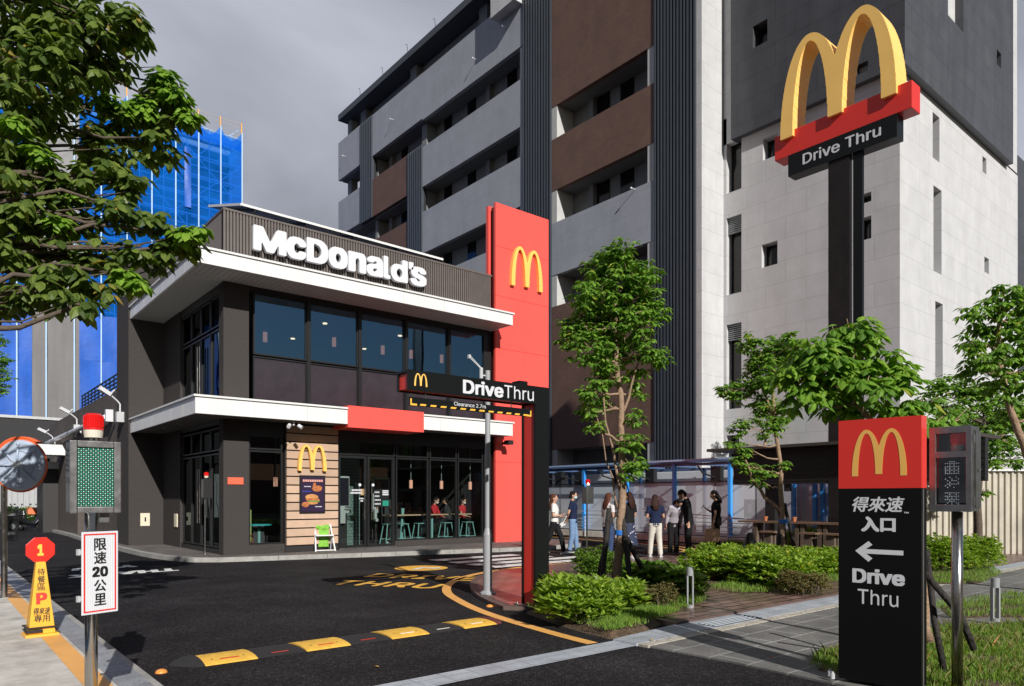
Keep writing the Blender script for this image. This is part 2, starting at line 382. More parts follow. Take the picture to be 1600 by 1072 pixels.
asphalt = mat('asphalt', (.0215, .020, .021), .95, var=.38, vs=1.1, bump=1.0, bs=75, spec=.12)
def speckle(m, scale, lo, amt):
    t = m.node_tree; b = t.nodes['Principled BSDF']; old = b.inputs['Base Color'].links[0].from_socket
    tcn = t.nodes.new('ShaderNodeTexCoord'); vo = t.nodes.new('ShaderNodeTexVoronoi'); vo.inputs['Scale'].default_value = scale; t.links.new(tcn.outputs['Object'], vo.inputs['Vector'])
    sp = t.nodes.new('ShaderNodeSeparateColor'); t.links.new(vo.outputs['Color'], sp.inputs[0])
    cr = t.nodes.new('ShaderNodeMapRange'); cr.inputs[1].default_value = lo; cr.inputs[2].default_value = 1; cr.inputs[3].default_value = 1; cr.inputs[4].default_value = amt; t.links.new(sp.outputs[0], cr.inputs[0])
    vm = t.nodes.new('ShaderNodeVectorMath'); vm.operation = 'SCALE'; t.links.new(old, vm.inputs[0]); t.links.new(cr.outputs[0], vm.inputs['Scale']); t.links.new(vm.outputs[0], b.inputs['Base Color'])
speckle(asphalt, 95, .82, 4.0); midnoise(asphalt, 16, .42); midnoise(asphalt, .35, .3)
soil = mat('soil', (.085, .055, .032), .95, var=.5, vs=9, bump=1, bs=40)
speckle(soil, 60, .8, 2.4)
grey_tile = brickmat('grey_paving', (.18, .174, .163), (.145, .14, .133), (.31, .305, .29), .62, .42, .012, .75, False, .35, .35, 1.3, stain=0, fine=.25)
brick = brickmat('brown_paving', (.25, .15, .122), (.155, .093, .08), (.035, .024, .021), .40, .20, .020, .36, False, .5, .32, 1.1, bump=1, fine=.15, spec=.5)
walk = brickmat('walk_paving', (.19, .168, .155), (.13, .115, .11), (.06, .055, .05), .42, .2, .016, .7, False, .5, .25, 1.5, fine=.15)
kerbm = mat('kerb_concrete', (.33, .32, .30), .85, var=.3, vs=5, bump=.4, bs=40)
kerbd = mat('kerb_painted', (.05, .055, .07), .8, var=.2, vs=5)
concrete = mat('light_concrete', (.55, .52, .47), .8, var=.42, vs=2.6, bump=.3, bs=30)
granite = brickmat('granite_tile', (.30, .31, .33), (.24, .25, .27), (.15, .15, .16), .3, .3, .006, .6, False, 0, .2, 3, fine=.3)
granite2 = brickmat('granite_band', (.42, .45, .49), (.36, .39, .43), (.25, .26, .28), .3, .17, .006, .6, False, 0, .2, 3, fine=.12)
pebble = mat('pebble_band', (.5, .46, .39), .8, var=.2, vs=3); speckle(pebble, 55, .45, .45)
yellow_paint = mat('yellow_paint', (.86, .44, .12), .55, var=.16, vs=2.5, bump=.4, bs=75)
orange_paint = mat('orange_marking', (.85, .47, .07), .6, var=.25, vs=6, bump=.6, bs=75)
white_paint = mat('white_marking', (.78, .77, .75), .6, var=.2, vs=6, bump=.6, bs=75)
stucco = mat('dark_stucco', (.058, .051, .049), .88, var=.38, vs=34, bump=1, bs=45, spec=.25)
stucco2 = mat('brown_grey_cladding', (.115, .097, .088), .82, var=.2, vs=7, bump=.6, bs=60, spec=.3, stain=.2)
white_metal = mat('white_fascia', (.76, .76, .75), .42, var=.05, vs=1.2, stain=.07)
soffit = brickmat('soffit_board', (.40, .39, .37), (.40, .39, .37), (.1, .1, .1), 30, .14, .006, .6, False, 0, .05, 2, bump=.5, rot=rad(90))
soffit_y = brickmat('soffit_board_side', (.40, .39, .37), (.40, .39, .37), (.28, .27, .26), 30, .14, .005, .6, False, 0, .05, 2, bump=.5)
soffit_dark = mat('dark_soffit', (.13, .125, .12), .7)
black_frame = mat('black_frame', (.012, .012, .013), .4)
ribm = mat('ribbed_brown', (.125, .105, .097), .55, var=.12, vs=3)
ribback = mat('ribbed_recess', (.03, .026, .024), .8)
red = mat('red_panel', (.90, .105, .085), .35, spec=.45, var=.04, vs=1, stain=.05)
red2 = mat('red_sign', (.70, .035, .025), .38, spec=.5)
gold = mat('gold_arch', (.98, .56, .13), .42, spec=.45)
sign_black = mat('sign_black', (.008, .009, .009), .35, spec=.25)
letter_white = mat('letter_white', (.66, .67, .70), .45)
steel = mat('stainless', (.50, .48, .45), .24, metal=1, var=.12, vs=6)
steel_d = mat('stainless_box', (.23, .23, .225), .42, metal=.9, var=.2, vs=9)
dark_metal = mat('dark_metal', (.02, .02, .02), .5)
grey_paint = mat('grey_paint', (.32, .33, .345), .5, var=.08, vs=3)
galv = mat('galvanised', (.5, .51, .52), .45, var=.2, vs=5)
wood = mat('light_wood_board', (.52, .36, .255), .6, var=.1, vs=4, island=.09)
woodback = mat('board_gap', (.02, .018, .018), .8)
glass_up = glassmat('upper_glass', (.70, .76, .78), .34, 0, (.34, .60, .88))
glass_side = glassmat('side_glass', (.42, .47, .45), .0, 0, (.10, .12, .12))
glass_lo = glassmat('lower_glass', (.74, .80, .78), .0, 0, (.8, .95, .95))
spandrel = mat('spandrel_glass', (.040, .031, .038), .08, var=.25, vs=2.5, spec=.6)
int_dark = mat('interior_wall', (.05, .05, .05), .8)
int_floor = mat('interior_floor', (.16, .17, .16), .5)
teal = mat('teal_paint', (.20, .42, .40), .45)
grey_panel = brickmat('grey_stone_panel', (.36, .375, .42), (.345, .36, .40), (.30, .31, .34), 2.4, .78, .010, .6, var=.08, vs=1.2, bump=.2, stain=.08, fine=.05, off=.35)
pale_panel = brickmat('pale_stone_panel', (.56, .56, .565), (.54, .54, .547), (.43, .43, .43), 1.55, .78, .010, .65, var=.07, vs=1.5, bump=.2, stain=.07, fine=.06, off=.5)
dark_panel = brickmat('dark_stone_panel', (.070, .073, .082), (.064, .067, .076), (.04, .04, .045), 1.55, .78, .010, .5, var=.12, vs=1.5, bump=.2, stain=.2, off=.5)
brown_tile = brickmat('brown_wall_tile', (.175, .098, .073), (.15, .085, .064), (.115, .070, .055), .22, .07, .008, .7, var=.14, vs=1.2, bump=.2, stain=.1)
louvre = mat('dark_louvre', (.050, .060, .075), .45, var=.08, vs=2)
louvre_back = mat('louvre_recess', (.012, .014, .017), .8)
core_m = mat('balcony_wall', (.22, .225, .23), .85, var=.2, vs=.6)
hole_dark = mat('dark_opening', (.008, .008, .009), .12)
roof_dark = mat('roof_fascia', (.055, .062, .075), .5)
# ================================================================== GROUND
def flat(name, pts, z, m, px=True, zg=None):
    if px: pts = [G(*p, z).xy for p in pts]
    return structure(MB().sheet(pts, z).build(name, m))
def slab(name, pts, z0, z1, m): return structure(MB().prism(pts, z0, z1).build(name, m))
structure(MB().sheet([(-400, -400), (600, -400), (600, 700), (-400, 700)], 0).build('ground', asphalt))
# restaurant pavement with its kerb
kp = [(4.76, 42.5), (4.76, 34.6), (4.64, 30.8), (4.64, 24.2), (4.66, 21.9), (4.74, 20.6), (4.93, 19.4), (5.25, 18.65), (5.75, 18.25), (6.6, 18.02), (7.8, 17.72), (9.6, 17.25), (11.3, 16.9), (12.7, 16.55), (14.0, 16.3), (15.4, 16.25), (16.6, 16.5), (17.3, 17.1), (17.55, 18.2), (17.6, 42.5)]
def inset(pts, d):
    out = []
    for i in range(len(pts)):
        a, b, c = Vector(pts[i - 1]), Vector(pts[i]), Vector(pts[(i + 1) % len(pts)])
        t = ((b - a).normalized() + (c - b).normalized()).normalized(); out.append(b + Vector((-t.y, t.x)) * d)
    return out
slab('pavement_kerb', kp, 0, .115, kerbm)
structure(MB().sheet(inset(kp, .16), .119).build('pavement', walk))
# kerb joints are real gaps: thin dark dividing strips across the kerb
jb = MB()
for a, b in ((0, 1), (1, 2), (2, 3), (9, 10), (10, 11), (11, 12), (12, 13), (13, 14)):
    A, B = Vector(kp[a]), Vector(kp[b]); L = (B - A).length; d = (B - A).normalized(); n_ = Vector((-d.y, d.x)); k = .5
    while k < L: 
        p = A + d * k; jb.box(-.006, .006, -.008, .155, .02, .1175, Matrix.Translation((p.x, p.y, 0)) @ Matrix(((d.x, n_.x, 0), (d.y, n_.y, 0), (0, 0, 1))).to_4x4()); k += .9
structure(jb.build('kerb_joints', mat('joint_dark', (.09, .085, .08), .9)))
# crosswalk
cwm = MB()
for i, (y0, x0, x1) in enumerate(((15.62, 10.1, 12.9), (14.72, 10.1, 13.3), (13.98, 10.1, 13.9), (13.28, 10.12, 12.9))):
    cwm.sheet([(x0, y0 - .05), (x1, y0 - .05), (x1, y0 - .5), (x0, y0 - .5)], .004)
structure(cwm.build('crosswalk_marking', white_paint))
# plaza: brown paving with a nose that points at the lane, asphalt bay cut in by the kerb line
nose = [(12.6, 12.18), (10.9, 12.1), (9.5, 11.9), (8.5, 11.32), (7.75, 10.55), (7.2, 9.75), (6.82, 9.05), (6.55, 8.4), (6.40, 7.9), (6.9, 7.3), (7.3, 6.4), (7.2, 5.5)]
bay = [(13.1, 12.2), (15.2, 12.1), (16.9, 12.25), (18.2, 12.8), (19.1, 13.7), (19.45, 14.9), (19.7, 18), (20.1, 21.4), (20.6, 30)]
plaza = nose + [(60, 5.5), (60, 60), (20.9, 60)] + list(reversed(bay))
slab('plaza_kerb', plaza, 0, .056, mat('plaza_kerb_stone', (.12, .08, .07), .6, var=.2, vs=6))
ins = [nose[0]] + [Vector(p) + Vector((.14, -.03)) for p in nose[1:6]] + [Vector(p) + Vector((.14, 0)) for p in nose[6:]]
structure(MB().sheet([(12.6, 12.15)] + ins[1:] + [(60, 5.5), (60, 60), (21, 60)] + [(p[0] + .02, p[1] - .05) for p in reversed(bay)], .060).build('plaza_paving', brick))
# yellow edge line: a ribbon along a path
def ribbon(pts, w, z, mb=None, n=6):
    mb = mb or MB(); P_ = [Vector(p) for p in pts]; q = []
    for i in range(len(P_) - 1):
        p0, p1, p2, p3 = P_[max(i - 1, 0)], P_[i], P_[i + 1], P_[min(i + 2, len(P_) - 1)]
        for k in range(n):
            t = k / n; q.append(.5 * ((2 * p1) + (-p0 + p2) * t + (2 * p0 - 5 * p1 + 4 * p2 - p3) * t * t + (-p0 + 3 * p1 - 3 * p2 + p3) * t ** 3))
    q.append(P_[-1]); L = []; R_ = []
    for i, p in enumerate(q):
        t = (q[min(i + 1, len(q) - 1)] - q[max(i - 1, 0)]).normalized(); nn = Vector((-t.y, t.x)) * w / 2; L.append(p + nn); R_.append(p - nn)
    for i in range(len(q) - 1): mb.add([(*L[i], z), (*R_[i], z), (*R_[i + 1], z), (*L[i + 1], z)], [(0, 1, 2, 3)])
    return mb
line = [(12.9, 12.5), (10.85, 12.52), (9.55, 12.22), (8.4, 11.65), (7.5, 10.85), (6.85, 9.95), (6.45, 9.05), (6.15, 8.2), (5.95, 7.4), (5.8, 6.5), (5.72, 5.9), (5.68, 5.45)]
structure(ribbon(line, .155, .006).build('yellow_kerb_line', yellow_paint))
structure(ribbon([(12.9, 12.5), (15.2, 12.32), (16.9, 12.45), (18.1, 13.0), (18.85, 13.9), (19.2, 15), (19.45, 18), (19.9, 21.4), (20.3, 29)], .12, .006).build('bay_edge_line', yellow_paint))
# arrow-shaped turning mark on the plaza corner
structure(ribbon([(17.2, 13.0), (17.9, 13.3), (18.3, 13.9), (18.4, 14.6)], .14, .0061).build('bay_curve_line', yellow_paint))
# lane granite strip, pebble strip, tactile tiles
zz = .024
structure(MB().sheet([(-30, 5.06), (5.95, 5.06), (5.95, 5.40), (-30, 5.36)], .008).build('granite_crossing_strip', granite2))
structure(MB().prism([(5.95, 5.06), (60, 5.5), (60, 5.86), (8.6, 5.67), (5.95, 5.40)], 0, zz + .004).build('granite_strip', granite2))
structure(MB().prism([(5.97, 4.92), (60, 5.2), (60, 5.497), (5.97, 5.057)], 0, zz + .001).build('pebble_strip', pebble))
tb = MB(); tb2 = MB()
for (xa, xb) in ((7.45, 8.5), (11.2, 12.3), (14.6, 15.6)):
    ya = lambda x: 5.06 + (x - 5.95) * .0081
    tb.prism([(xa, ya(xa) + .02), (xb, ya(xb) + .02), (xb, ya(xb) + .29), (xa, ya(xa) + .29)], zz, zz + .008)
    for k in range(4): tb2.bar((xa + .02, ya(xa) + .055 + k * .065, zz + .012), (xb - .02, ya(xb) + .055 + k * .065, zz + .012), .013, .008)
structure(tb.build('tactile_base', mat('tactile_dark', (.085, .10, .12), .7))); structure(tb2.build('tactile_ribs', mat('tactile_rib', (.42, .46, .50), .6)))
slab('footpath', [(6.0, 4.92), (6.05, 4.0), (6.02, 3.3), (5.95, -30), (60, -30), (60, 5.2)], 0, .018, grey_tile)
# lane-side island at the left: tile strip, yellow line, pale concrete, dark glazed channel
slab('island_kerb', [(1.5, -8), (1.5, 23.2), (1.2, 24.2), (.4, 24.6), (-.3, 24), (-.3, -8)], 0, .10, kerbm)
structure(MB().sheet([(1.22, -8), (1.44, -8), (1.44, 23.0), (1.22, 23.4)], .104).build('island_tiles', granite))
structure(MB().sheet([(.35, -8), (1.215, -8), (1.215, 23.4), (.35, 24.2)], .1035).build('island_concrete', concrete))
structure(MB().sheet([(1.005, -8), (1.185, -8), (1.185, 22.8), (1.005, 22.8)], .1075).build('island_yellow_line', yellow_paint))
# beds
def bed(name, pts, z=.09):
    a = sum(pts[i - 1][0] * pts[i][1] - pts[i][0] * pts[i - 1][1] for i in range(len(pts)))
    q = inset(pts, .16 if a > 0 else -.16); q2 = inset(pts, .40 if a > 0 else -.40); n = len(pts); b_ = MB()
    b_.add([(p[0], p[1], .0) for p in pts] + [(p[0], p[1], z * .75) for p in q] + [(p[0], p[1], z) for p in q2], [(i, (i + 1) % n, n + (i + 1) % n, n + i) for i in range(n)] + [(n + i, n + (i + 1) % n, 2 * n + (i + 1) % n, 2 * n + i) for i in range(n)] + [tuple(range(2 * n, 3 * n))])
    return structure(b_.build(name, soil))
bed1 = [(6.45, 7.45), (6.2, 6.6), (6.06, 6.0), (6.02, 5.5), (6.7, 5.55), (7.6, 5.85), (8.6, 6.15), (9.2, 6.35), (9.6, 6.9), (9.9, 7.7), (9.7, 8.6), (9.0, 9.3), (8.0, 9.0), (7.2, 8.2)]
bed2 = [(10.0, 8.0), (9.9, 7.3), (10.0, 6.6), (10.4, 6.15), (11.5, 5.95), (14, 5.95), (18, 6.05), (20, 6.1), (20, 9.2), (17.5, 10.0), (14.5, 10.0), (11.5, 9.6)]
bed('planting_bed', bed1); bed('planting_bed', bed2)
bed3 = [(6.28, 3.3), (6.9, 3.52), (7.9, 3.55), (9.6, 3.25), (10.9, 2.4), (12, 1.2), (12.3, -2), (6.1, -2), (6.15, 2.2)]
bed4 = [(10.3, 3.5), (10.9, 3.12), (11.6, 2.4), (12.4, 1.6), (18, -.5), (20, 1.2), (16, 3.0), (13, 3.9), (11.4, 4.1)]
bed5 = [(14.2, 5.0), (15, 4.55), (17, 4.8), (21, 6.4), (22.6, 7.0), (22.9, 7.8), (20.5, 8.0), (17, 7.0), (14.6, 5.6)]
bed('verge', bed3, .05); bed('verge', bed4, .05); bed('verge', bed5, .05)
bed6 = [(19.3, 10.6), (19.9, 10.6), (20.3, 12.9), (20.7, 16), (21.2, 21), (20.6, 21), (20.2, 16), (19.7, 13)]
bed('verge', bed6)
structure(MB().sheet([(13.7, 5.6), (14.7, 5.75), (15.6, 5.0), (14.4, 4.9)], .0225).build('paving_slab', concrete))
def grass_in(name, poly, n, h, z, label, m, seed=1, lean=.5, edge=0):
    rnd = random.Random(seed); mb = MB(); mb.keep = True
    xs = [p[0] for p in poly]; ys = [p[1] for p in poly]
    def inside(x, y):
        c = False
        for i in range(len(poly)):
            a, b = poly[i - 1], poly[i]
            if (a[1] > y) != (b[1] > y) and x < (b[0] - a[0]) * (y - a[1]) / (b[1] - a[1]) + a[0]: c = not c
        return c
    cnt = 0; tries = 0
    while cnt < n and tries < n * 8:
        tries += 1
        x = rnd.uniform(min(xs), max(xs)); y = rnd.uniform(min(ys), max(ys))
        if not inside(x, y): continue
        pn = math.sin(x * 5.1 + y * 2.3) * math.cos(y * 4.3 - x * 1.7)
        if rnd.random() > .55 + .45 * pn: continue
        hh = h * rnd.uniform(.35, 1.2) * (1 + .35 * pn); a = rnd.uniform(0, 6.283); w = rnd.uniform(.0022, .005); dx, dy = math.cos(a), math.sin(a); l = hh * lean * rnd.uniform(.1, 1)
        b = rnd.uniform(0, 6.283); lx, ly = math.cos(b) * l, math.sin(b) * l
        mb.add([(x - dx * w, y - dy * w, z), (x + dx * w, y + dy * w, z), (x + lx * .4 + dx * w * .7, y + ly * .4 + dy * w * .7, z + hh * .6), (x + lx, y + ly, z + hh)], [(0, 1, 2), (0, 2, 3)]); cnt += 1
    o = mb.build(name, m); tag(o, label, 'grass', kind='stuff'); return o
gm1 = leafmat('grass_blade', (.11, .20, .025), (.24, .38, .06), .3, .5)
gm2 = leafmat('grass_dry', (.12, .15, .04), (.28, .25, .09), .3, .6)
grass_in('grass', bed1, 9000, .07, .09, 'short green grass and weeds round the staked tree bed', gm1, 1)
grass_in('grass', [(6.2, 6.4), (6.06, 5.52), (7.6, 5.87), (9.2, 6.38), (9.7, 7.1), (9.2, 7.2), (7.8, 6.6)], 9000, .06, .09, 'bright tufts of grass along the front edge of the tree bed', gm1, 7)
grass_in('grass', [(10.0, 7.3), (10.1, 6.4), (10.5, 6.2), (19, 6.1), (19, 7.2), (12, 7.0)], 12000, .07, .09, 'grass verge below the long trimmed hedge', gm1, 2)
bed3n = [(6.28, 3.3), (6.9, 3.52), (7.9, 3.55), (9.6, 3.25), (10.6, 2.6), (9.5, 1.2), (8, .8), (6.12, 1.4), (6.15, 2.2)]
grass_in('grass', bed3n, 50000, .05, .05, 'weedy lawn at the foot of the tall drive-in sign', gm1, 3)
grass_in('grass', bed3n, 2500, .11, .05, 'dry straggly weeds in the lawn beside the steel pole', gm2, 4, .9)
grass_in('grass', bed4, 16000, .07, .05, 'grass patch round the grey bollard at the right edge', gm1, 5)
grass_in('grass', bed5, 14000, .06, .05, 'strip of lawn in front of the corrugated fence', gm1, 6)
grass_in('grass', bed6, 8000, .12, .13, 'narrow grass strip beyond the people', gm1, 8)
# road lettering (flat sheets laid on the lane)
def ground_text(name, body, o, ex, ey, fit, label, m, bold=.035, z=.006, cat='road marking', sy=1.4):
    M = frame((o[0], o[1], z), (ex[0], ex[1], 0), (ey[0], ey[1], 0)); mb = lettering(body, M, 1, 0, bold, fit=fit, sy=sy, space=1.08)
    ob = mb.build(name, m); return tag(ob, label, cat)
ex = (Vector((6.604, 11.08)) - Vector((5.782, 12.376))).normalized(); ey = Vector((.84, .54)).normalized()
ground_text('road_lettering', 'THRU', (5.80, 12.36), ex, ey, 2.15, 'yellow painted word THRU on the lane, row nearer the camera', orange_paint, .03, sy=1.25)
ground_text('road_lettering', 'DRIVE', (6.92, 13.05), ex, ey, 2.35, 'yellow painted word DRIVE on the lane, just under the painted disc', orange_paint, .03, sy=1.25)
dc = MB(); dc.sheet([(8.78 + .60 * math.cos(a * math.pi / 24), 13.80 + .60 * math.sin(a * math.pi / 24)) for a in range(48)], .006)
disc = tag(dc.build('road_disc', orange_paint), 'round yellow disc with a white arrow painted on the lane', 'road marking')
ar = Vector((8.78, 13.80)); aM = lambda x, y: tuple(ar + Vector(ex) * x + Vector(ey) * y)
MB().sheet([aM(*p) for p in ((-.06, -.42), (.07, -.42), (.07, -.05), (.30, -.02), (.30, -.12), (.48, .07), (.30, .26), (.30, .14), (-.06, .14))], .0105).build('arrow', white_paint, disc)
tx = Vector((-.98, -.10)).normalized(); ty = Vector((-.16, -.98)).normalized()
ground_text('road_lettering', 'THANK', (4.50, 17.35), tx, ty, 2.15, 'white painted word THANK upside down on the dark lane', white_paint, .06, sy=1.15)
ground_text('road_lettering', 'YOU', (4.0, 18.85), tx, ty, 1.35, 'white painted word YOU upside down beyond the word THANK', white_paint, .06, sy=1.05)
# speed bump: moulded rubber blocks
sb = thing('speed_bump', 'low rubber speed bump with yellow and black blocks across the lane', 'speed bump', (2.1, 7.32, 0))
rub_b = mat('black_rubber', (.021, .020, .020), .9, var=.3, vs=20, bump=.6, bs=120); rub_y = mat('yellow_rubber', (.86, .50, .07), .55, var=.22, vs=12, bump=.5, bs=90)
def arch_seg(x0, x1, m, nm, w=.26, h=.05, taper0=1, taper1=1):
    mb = MB(); n = 8; xs = [x0, x0 + (x1 - x0) * .3, x0 + (x1 - x0) * .7, x1]; tp = [taper0, (taper0 + 1) / 2 if taper0 < 1 else 1, (taper1 + 1) / 2 if taper1 < 1 else 1, taper1]
    rows = []
    for x, t in zip(xs, tp): rows.append([(x, 7.32 - w * t * math.cos(math.pi * k / n), .003 + h * t * math.sin(math.pi * k / n) ** 1.25) for k in range(n + 1)])
    vs = [p for r in rows for p in r]; fs = []
    for i in range(3):
        for k in range(n): fs.append((i * (n + 1) + k, i * (n + 1) + k + 1, (i + 1) * (n + 1) + k + 1, (i + 1) * (n + 1) + k))
    fs += [tuple(range(n + 1)), tuple(3 * (n + 1) + k for k in range(n, -1, -1))]; mb.add(vs, fs); return mb.build(nm, m, sb, smooth=False)
xb = 2.09; arch_seg(xb - .26, xb - .005, rub_b, 'end_cap', taper0=.15)
refr = mat('red_reflector', (.55, .03, .02), .3); refw = mat('white_reflector', (.8, .76, .7), .3)
for i in range(7):
    y_ = i % 2 == 0; x0 = xb + i * .505; o = arch_seg(x0, x0 + .50, rub_y if y_ else rub_b, 'yellow_block' if y_ else 'black_block', h=.036 if y_ else .022)
    MB().box(x0 + .17, x0 + .35, 7.16, 7.185, .012, .034 if y_ else .022).build('reflector', refr if i < 4 else refw, o)
    bt_ = MB()
    for bxx in (.1, .4):
        for by in (-.12, .12): bt_.cyl(x0 + bxx, 7.32 + by, .015, .0345 if y_ else .0215, .012, 8)
    bt_.build('bolts', dark_metal, o)
arch_seg(xb + 7 * .505, xb + 7 * .505 + .22, mat('dull_red_rubber', (.12, .03, .03), .7), 'end_cap', taper1=.2)
for px_, py_, lb in ((252, 1051, 'small orange road stud on the asphalt left of the speed bump'), (765, 948, 'small orange stud at the foot of the island kerb')):
    p = G(px_, py_); o = MB().ball((p.x, p.y, 0), (.055, .055, .035), 12, 6).build('road_stud', mat('orange_plastic', (.8, .3, .06), .4), smooth=True); tag(o, lb, 'road stud')
for px_, py_, a_, lb in ((199, 1037, .3, 'dry yellow leaf lying beside the tiled island kerb'),):
    p = G(px_, py_); o = MB().add([(p.x - .05, p.y, .006), (p.x, p.y - .02, .02), (p.x + .06, p.y + .01, .008), (p.x, p.y + .03, .012)], [(0, 1, 2), (0, 2, 3)]).build('fallen_leaf', mat('dry_leaf', (.5, .3, .08), .7)); tag(o, lb, 'leaf')
# ================================================================== RESTAURANT
RB = thing('restaurant', 'two-storey dark restaurant with white canopies and a ribbed brown parapet', 'restaurant', (6, 18.8, 0))
Z1, Z2 = 3.62, 7.16
# walls (front plane y=18.8, left plane x=6.0, wing plane x=5.0)
b = MB()
b.box(6.0, 6.65, 18.8, 19.15, .0, Z2); b.build('corner_pillar', stucco, RB)
bx('front_frame', black_frame, RB, 14.44, 14.74, 18.83, 19.1, .05, Z2)
bx('frame_band', black_frame, RB, 6.65, 14.44, 18.84, 19.0, Z1 - .35, 4.2)
bx('frame_band', black_frame, RB, 6.65, 14.44, 18.84, 19.0, 7.02, Z2)
bx('base_course', stucco, RB, 6.65, 7.62, 18.82, 19.0, .0, .36); bx('base_course', stucco, RB, 11.05, 14.44, 18.82, 19.0, .0, .30)
bx('threshold', steel_d, RB, 9.2, 11.05, 18.78, 19.0, .0, .16)
# left face
bx('side_wall', stucco, RB, 6.0, 6.3, 22.75, 24.65, 0, Z2)
bx('side_wall', black_frame, RB, 6.03, 6.25, 19.15, 22.75, Z1 - .1, 4.15); bx('side_base', black_frame, RB, 6.03, 6.25, 19.15, 22.75, 0, .25)
bx('side_wall', black_frame, RB, 6.03, 6.25, 19.15, 22.75, 6.95, Z2)
# wing
wing = MB(); wing.box(5.0, 6.0, 24.65, 26.35, 0, 9.03); wing.box(6.0, 14.5, 24.65, 26.35, Z2, 9.03); wing.box(6.3, 14.7, 24.9, 26.35, 0, Z2 - .05); wing.build('tall_wing_wall', stucco, RB)
wl = wall('x', 5.0, .25, 26.352, 42.0, 0, 5.2, [(32.2, 33.9, .1, 2.6)], 'low_wing_wall', stucco2, RB, pane=hole_dark, panename='service_door')
bx('low_wing_roof', roof_dark, RB, 5.02, 14.0, 26.36, 42, 5.1, 5.195)
bx('low_wing_end', stucco2, RB, 5.25, 14.0, 41.8, 42, 0, 5.1)
rb_ = MB()
for k in range(11): y = 26.5 + k * .68; rb_.box(5.05, 5.09, y, y + .04, 5.2, 5.72)
for z in (5.3, 5.43, 5.56, 5.70): rb_.box(5.04, 5.09, 26.4, 33.3, z, z + .035)
rb_.build('roof_railing', mat('blue_black_rail', (.02, .035, .055), .5), RB)
# glazing front, ground floor
def pane_y(x0, x1, z0, z1, m=glass_lo, y=18.90, nm='window_pane', par=None): return MB().quad((x0, y, z0), (x1, y, z0), (x1, y, z1), (x0, y, z1)).build(nm, m, par or RB)
def frame_rect(x0, x1, z0, z1, y0=18.86, y1=18.94, t=.045, nm='window_frame', par=None, m=black_frame):
    mb = MB(); mb.box(x0, x0 + t, y0, y1, z0, z1); mb.box(x1 - t, x1, y0, y1, z0, z1); mb.box(x0 + t, x1 - t, y0, y1, z0, z0 + t); mb.box(x0 + t, x1 - t, y0, y1, z1 - t, z1); return mb.build(nm, m, par or RB)
f = frame_rect(6.66, 7.58, .36, 2.86); pane_y(6.70, 7.54, .40, 2.82, par=f)
f = frame_rect(6.66, 7.58, 2.88, 3.27); pane_y(6.70, 7.54, 2.92, 3.23, par=f)
for x0, x1 in ((11.10, 12.27), (12.31, 13.35), (13.39, 14.42)):
    f = frame_rect(x0, x1, .30, 2.82); pane_y(x0 + .04, x1 - .04, .34, 2.78, par=f)
    f = frame_rect(x0, x1, 2.84, 3.27); pane_y(x0 + .04, x1 - .04, 2.88, 3.23, par=f)
f = frame_rect(9.18, 11.06, 2.84, 3.27); pane_y(9.22, 11.02, 2.88, 3.23, par=f)
for i, (x0, x1) in enumerate(((9.2, 10.10), (10.13, 11.04))):
    d = frame_rect(x0, x1, .16, 2.82, 18.84, 18.94, .07, 'door'); pane_y(x0 + .06, x1 - .06, .22, 2.76, nm='door_glass', par=d)
    hx = x1 - .10 if i == 0 else x0 + .10
    MB().loft([(hx, 18.76, .95), (hx, 18.76, 1.95)], .018, 10).bar((hx, 18.76, 1.1), (hx, 18.86, 1.1), .02).bar((hx, 18.76, 1.8), (hx, 18.86, 1.8), .02).build('handle', steel, d)
    dm = MB(); cx_ = hx + (-.12 if i == 0 else .08); dm.loft([(cx_, 18.83, 1.98), (cx_, 18.845, 1.98)], .045, 16); dm.build('door_sticker', letter_white, d)
# door notices
nb = MB()
for k, (x, z, w, h) in enumerate(((9.62, 1.80, .32, .05), (9.58, 1.72, .36, .05), (9.86, 1.56, .20, .04), (9.90, 1.49, .13, .04))):
    n = int(w / .045)
    for q in range(n): nb.box(x + q * .045, x + q * .045 + .034, 18.828, 18.835, z, z + h)
nb.build('door_lettering', letter_white, RB)
bx('door_poster', mat('poster_tan', (.45, .30, .16), .5), RB, 9.90, 10.06, 18.83, 18.84, 1.68, 1.86)
nb = MB()
for r in range(4):
    for q in range(5):
        if r < 2 or q < 4: nb.box(10.36 + q * .042, 10.385 + q * .042, 18.822, 18.828, 1.40 + r * .115, 1.445 + r * .115)
for r in range(3): nb.box(10.62, 10.82, 18.822, 18.828, 1.68 + r * .055, 1.715 + r * .055)
nb.build('door_lettering', letter_white, RB)
bx('door_notice', mat('notice_black', (.01, .012, .012), .4), RB, 10.34, 10.85, 18.829, 18.836, 1.33, 1.86)
bx('door_notice', mat('notice_green', (.02, .25, .18), .4), RB, 10.62, 10.82, 18.815, 18.828, 1.36, 1.52)
# glazing upper floor
xs = [6.75, 8.31, 9.88, 11.45, 13.04, 14.55]
for i in range(5):
    a, c = xs[i] + .04, xs[i + 1] - .04
    f = frame_rect(a, c, 5.40, 7.03, t=.04); pane_y(a + .035, c - .035, 5.43, 6.99, glass_up, par=f)
    f = frame_rect(a, c, 4.2, 5.36, t=.03, nm='spandrel_frame'); pane_y(a + .025, c - .025, 4.22, 5.33, spandrel, nm='spandrel_pane', par=f)
for x in xs[1:5]: bx('mullion', black_frame, RB, x - .05, x + .05, 18.80, 18.98, 4.2, 7.04)
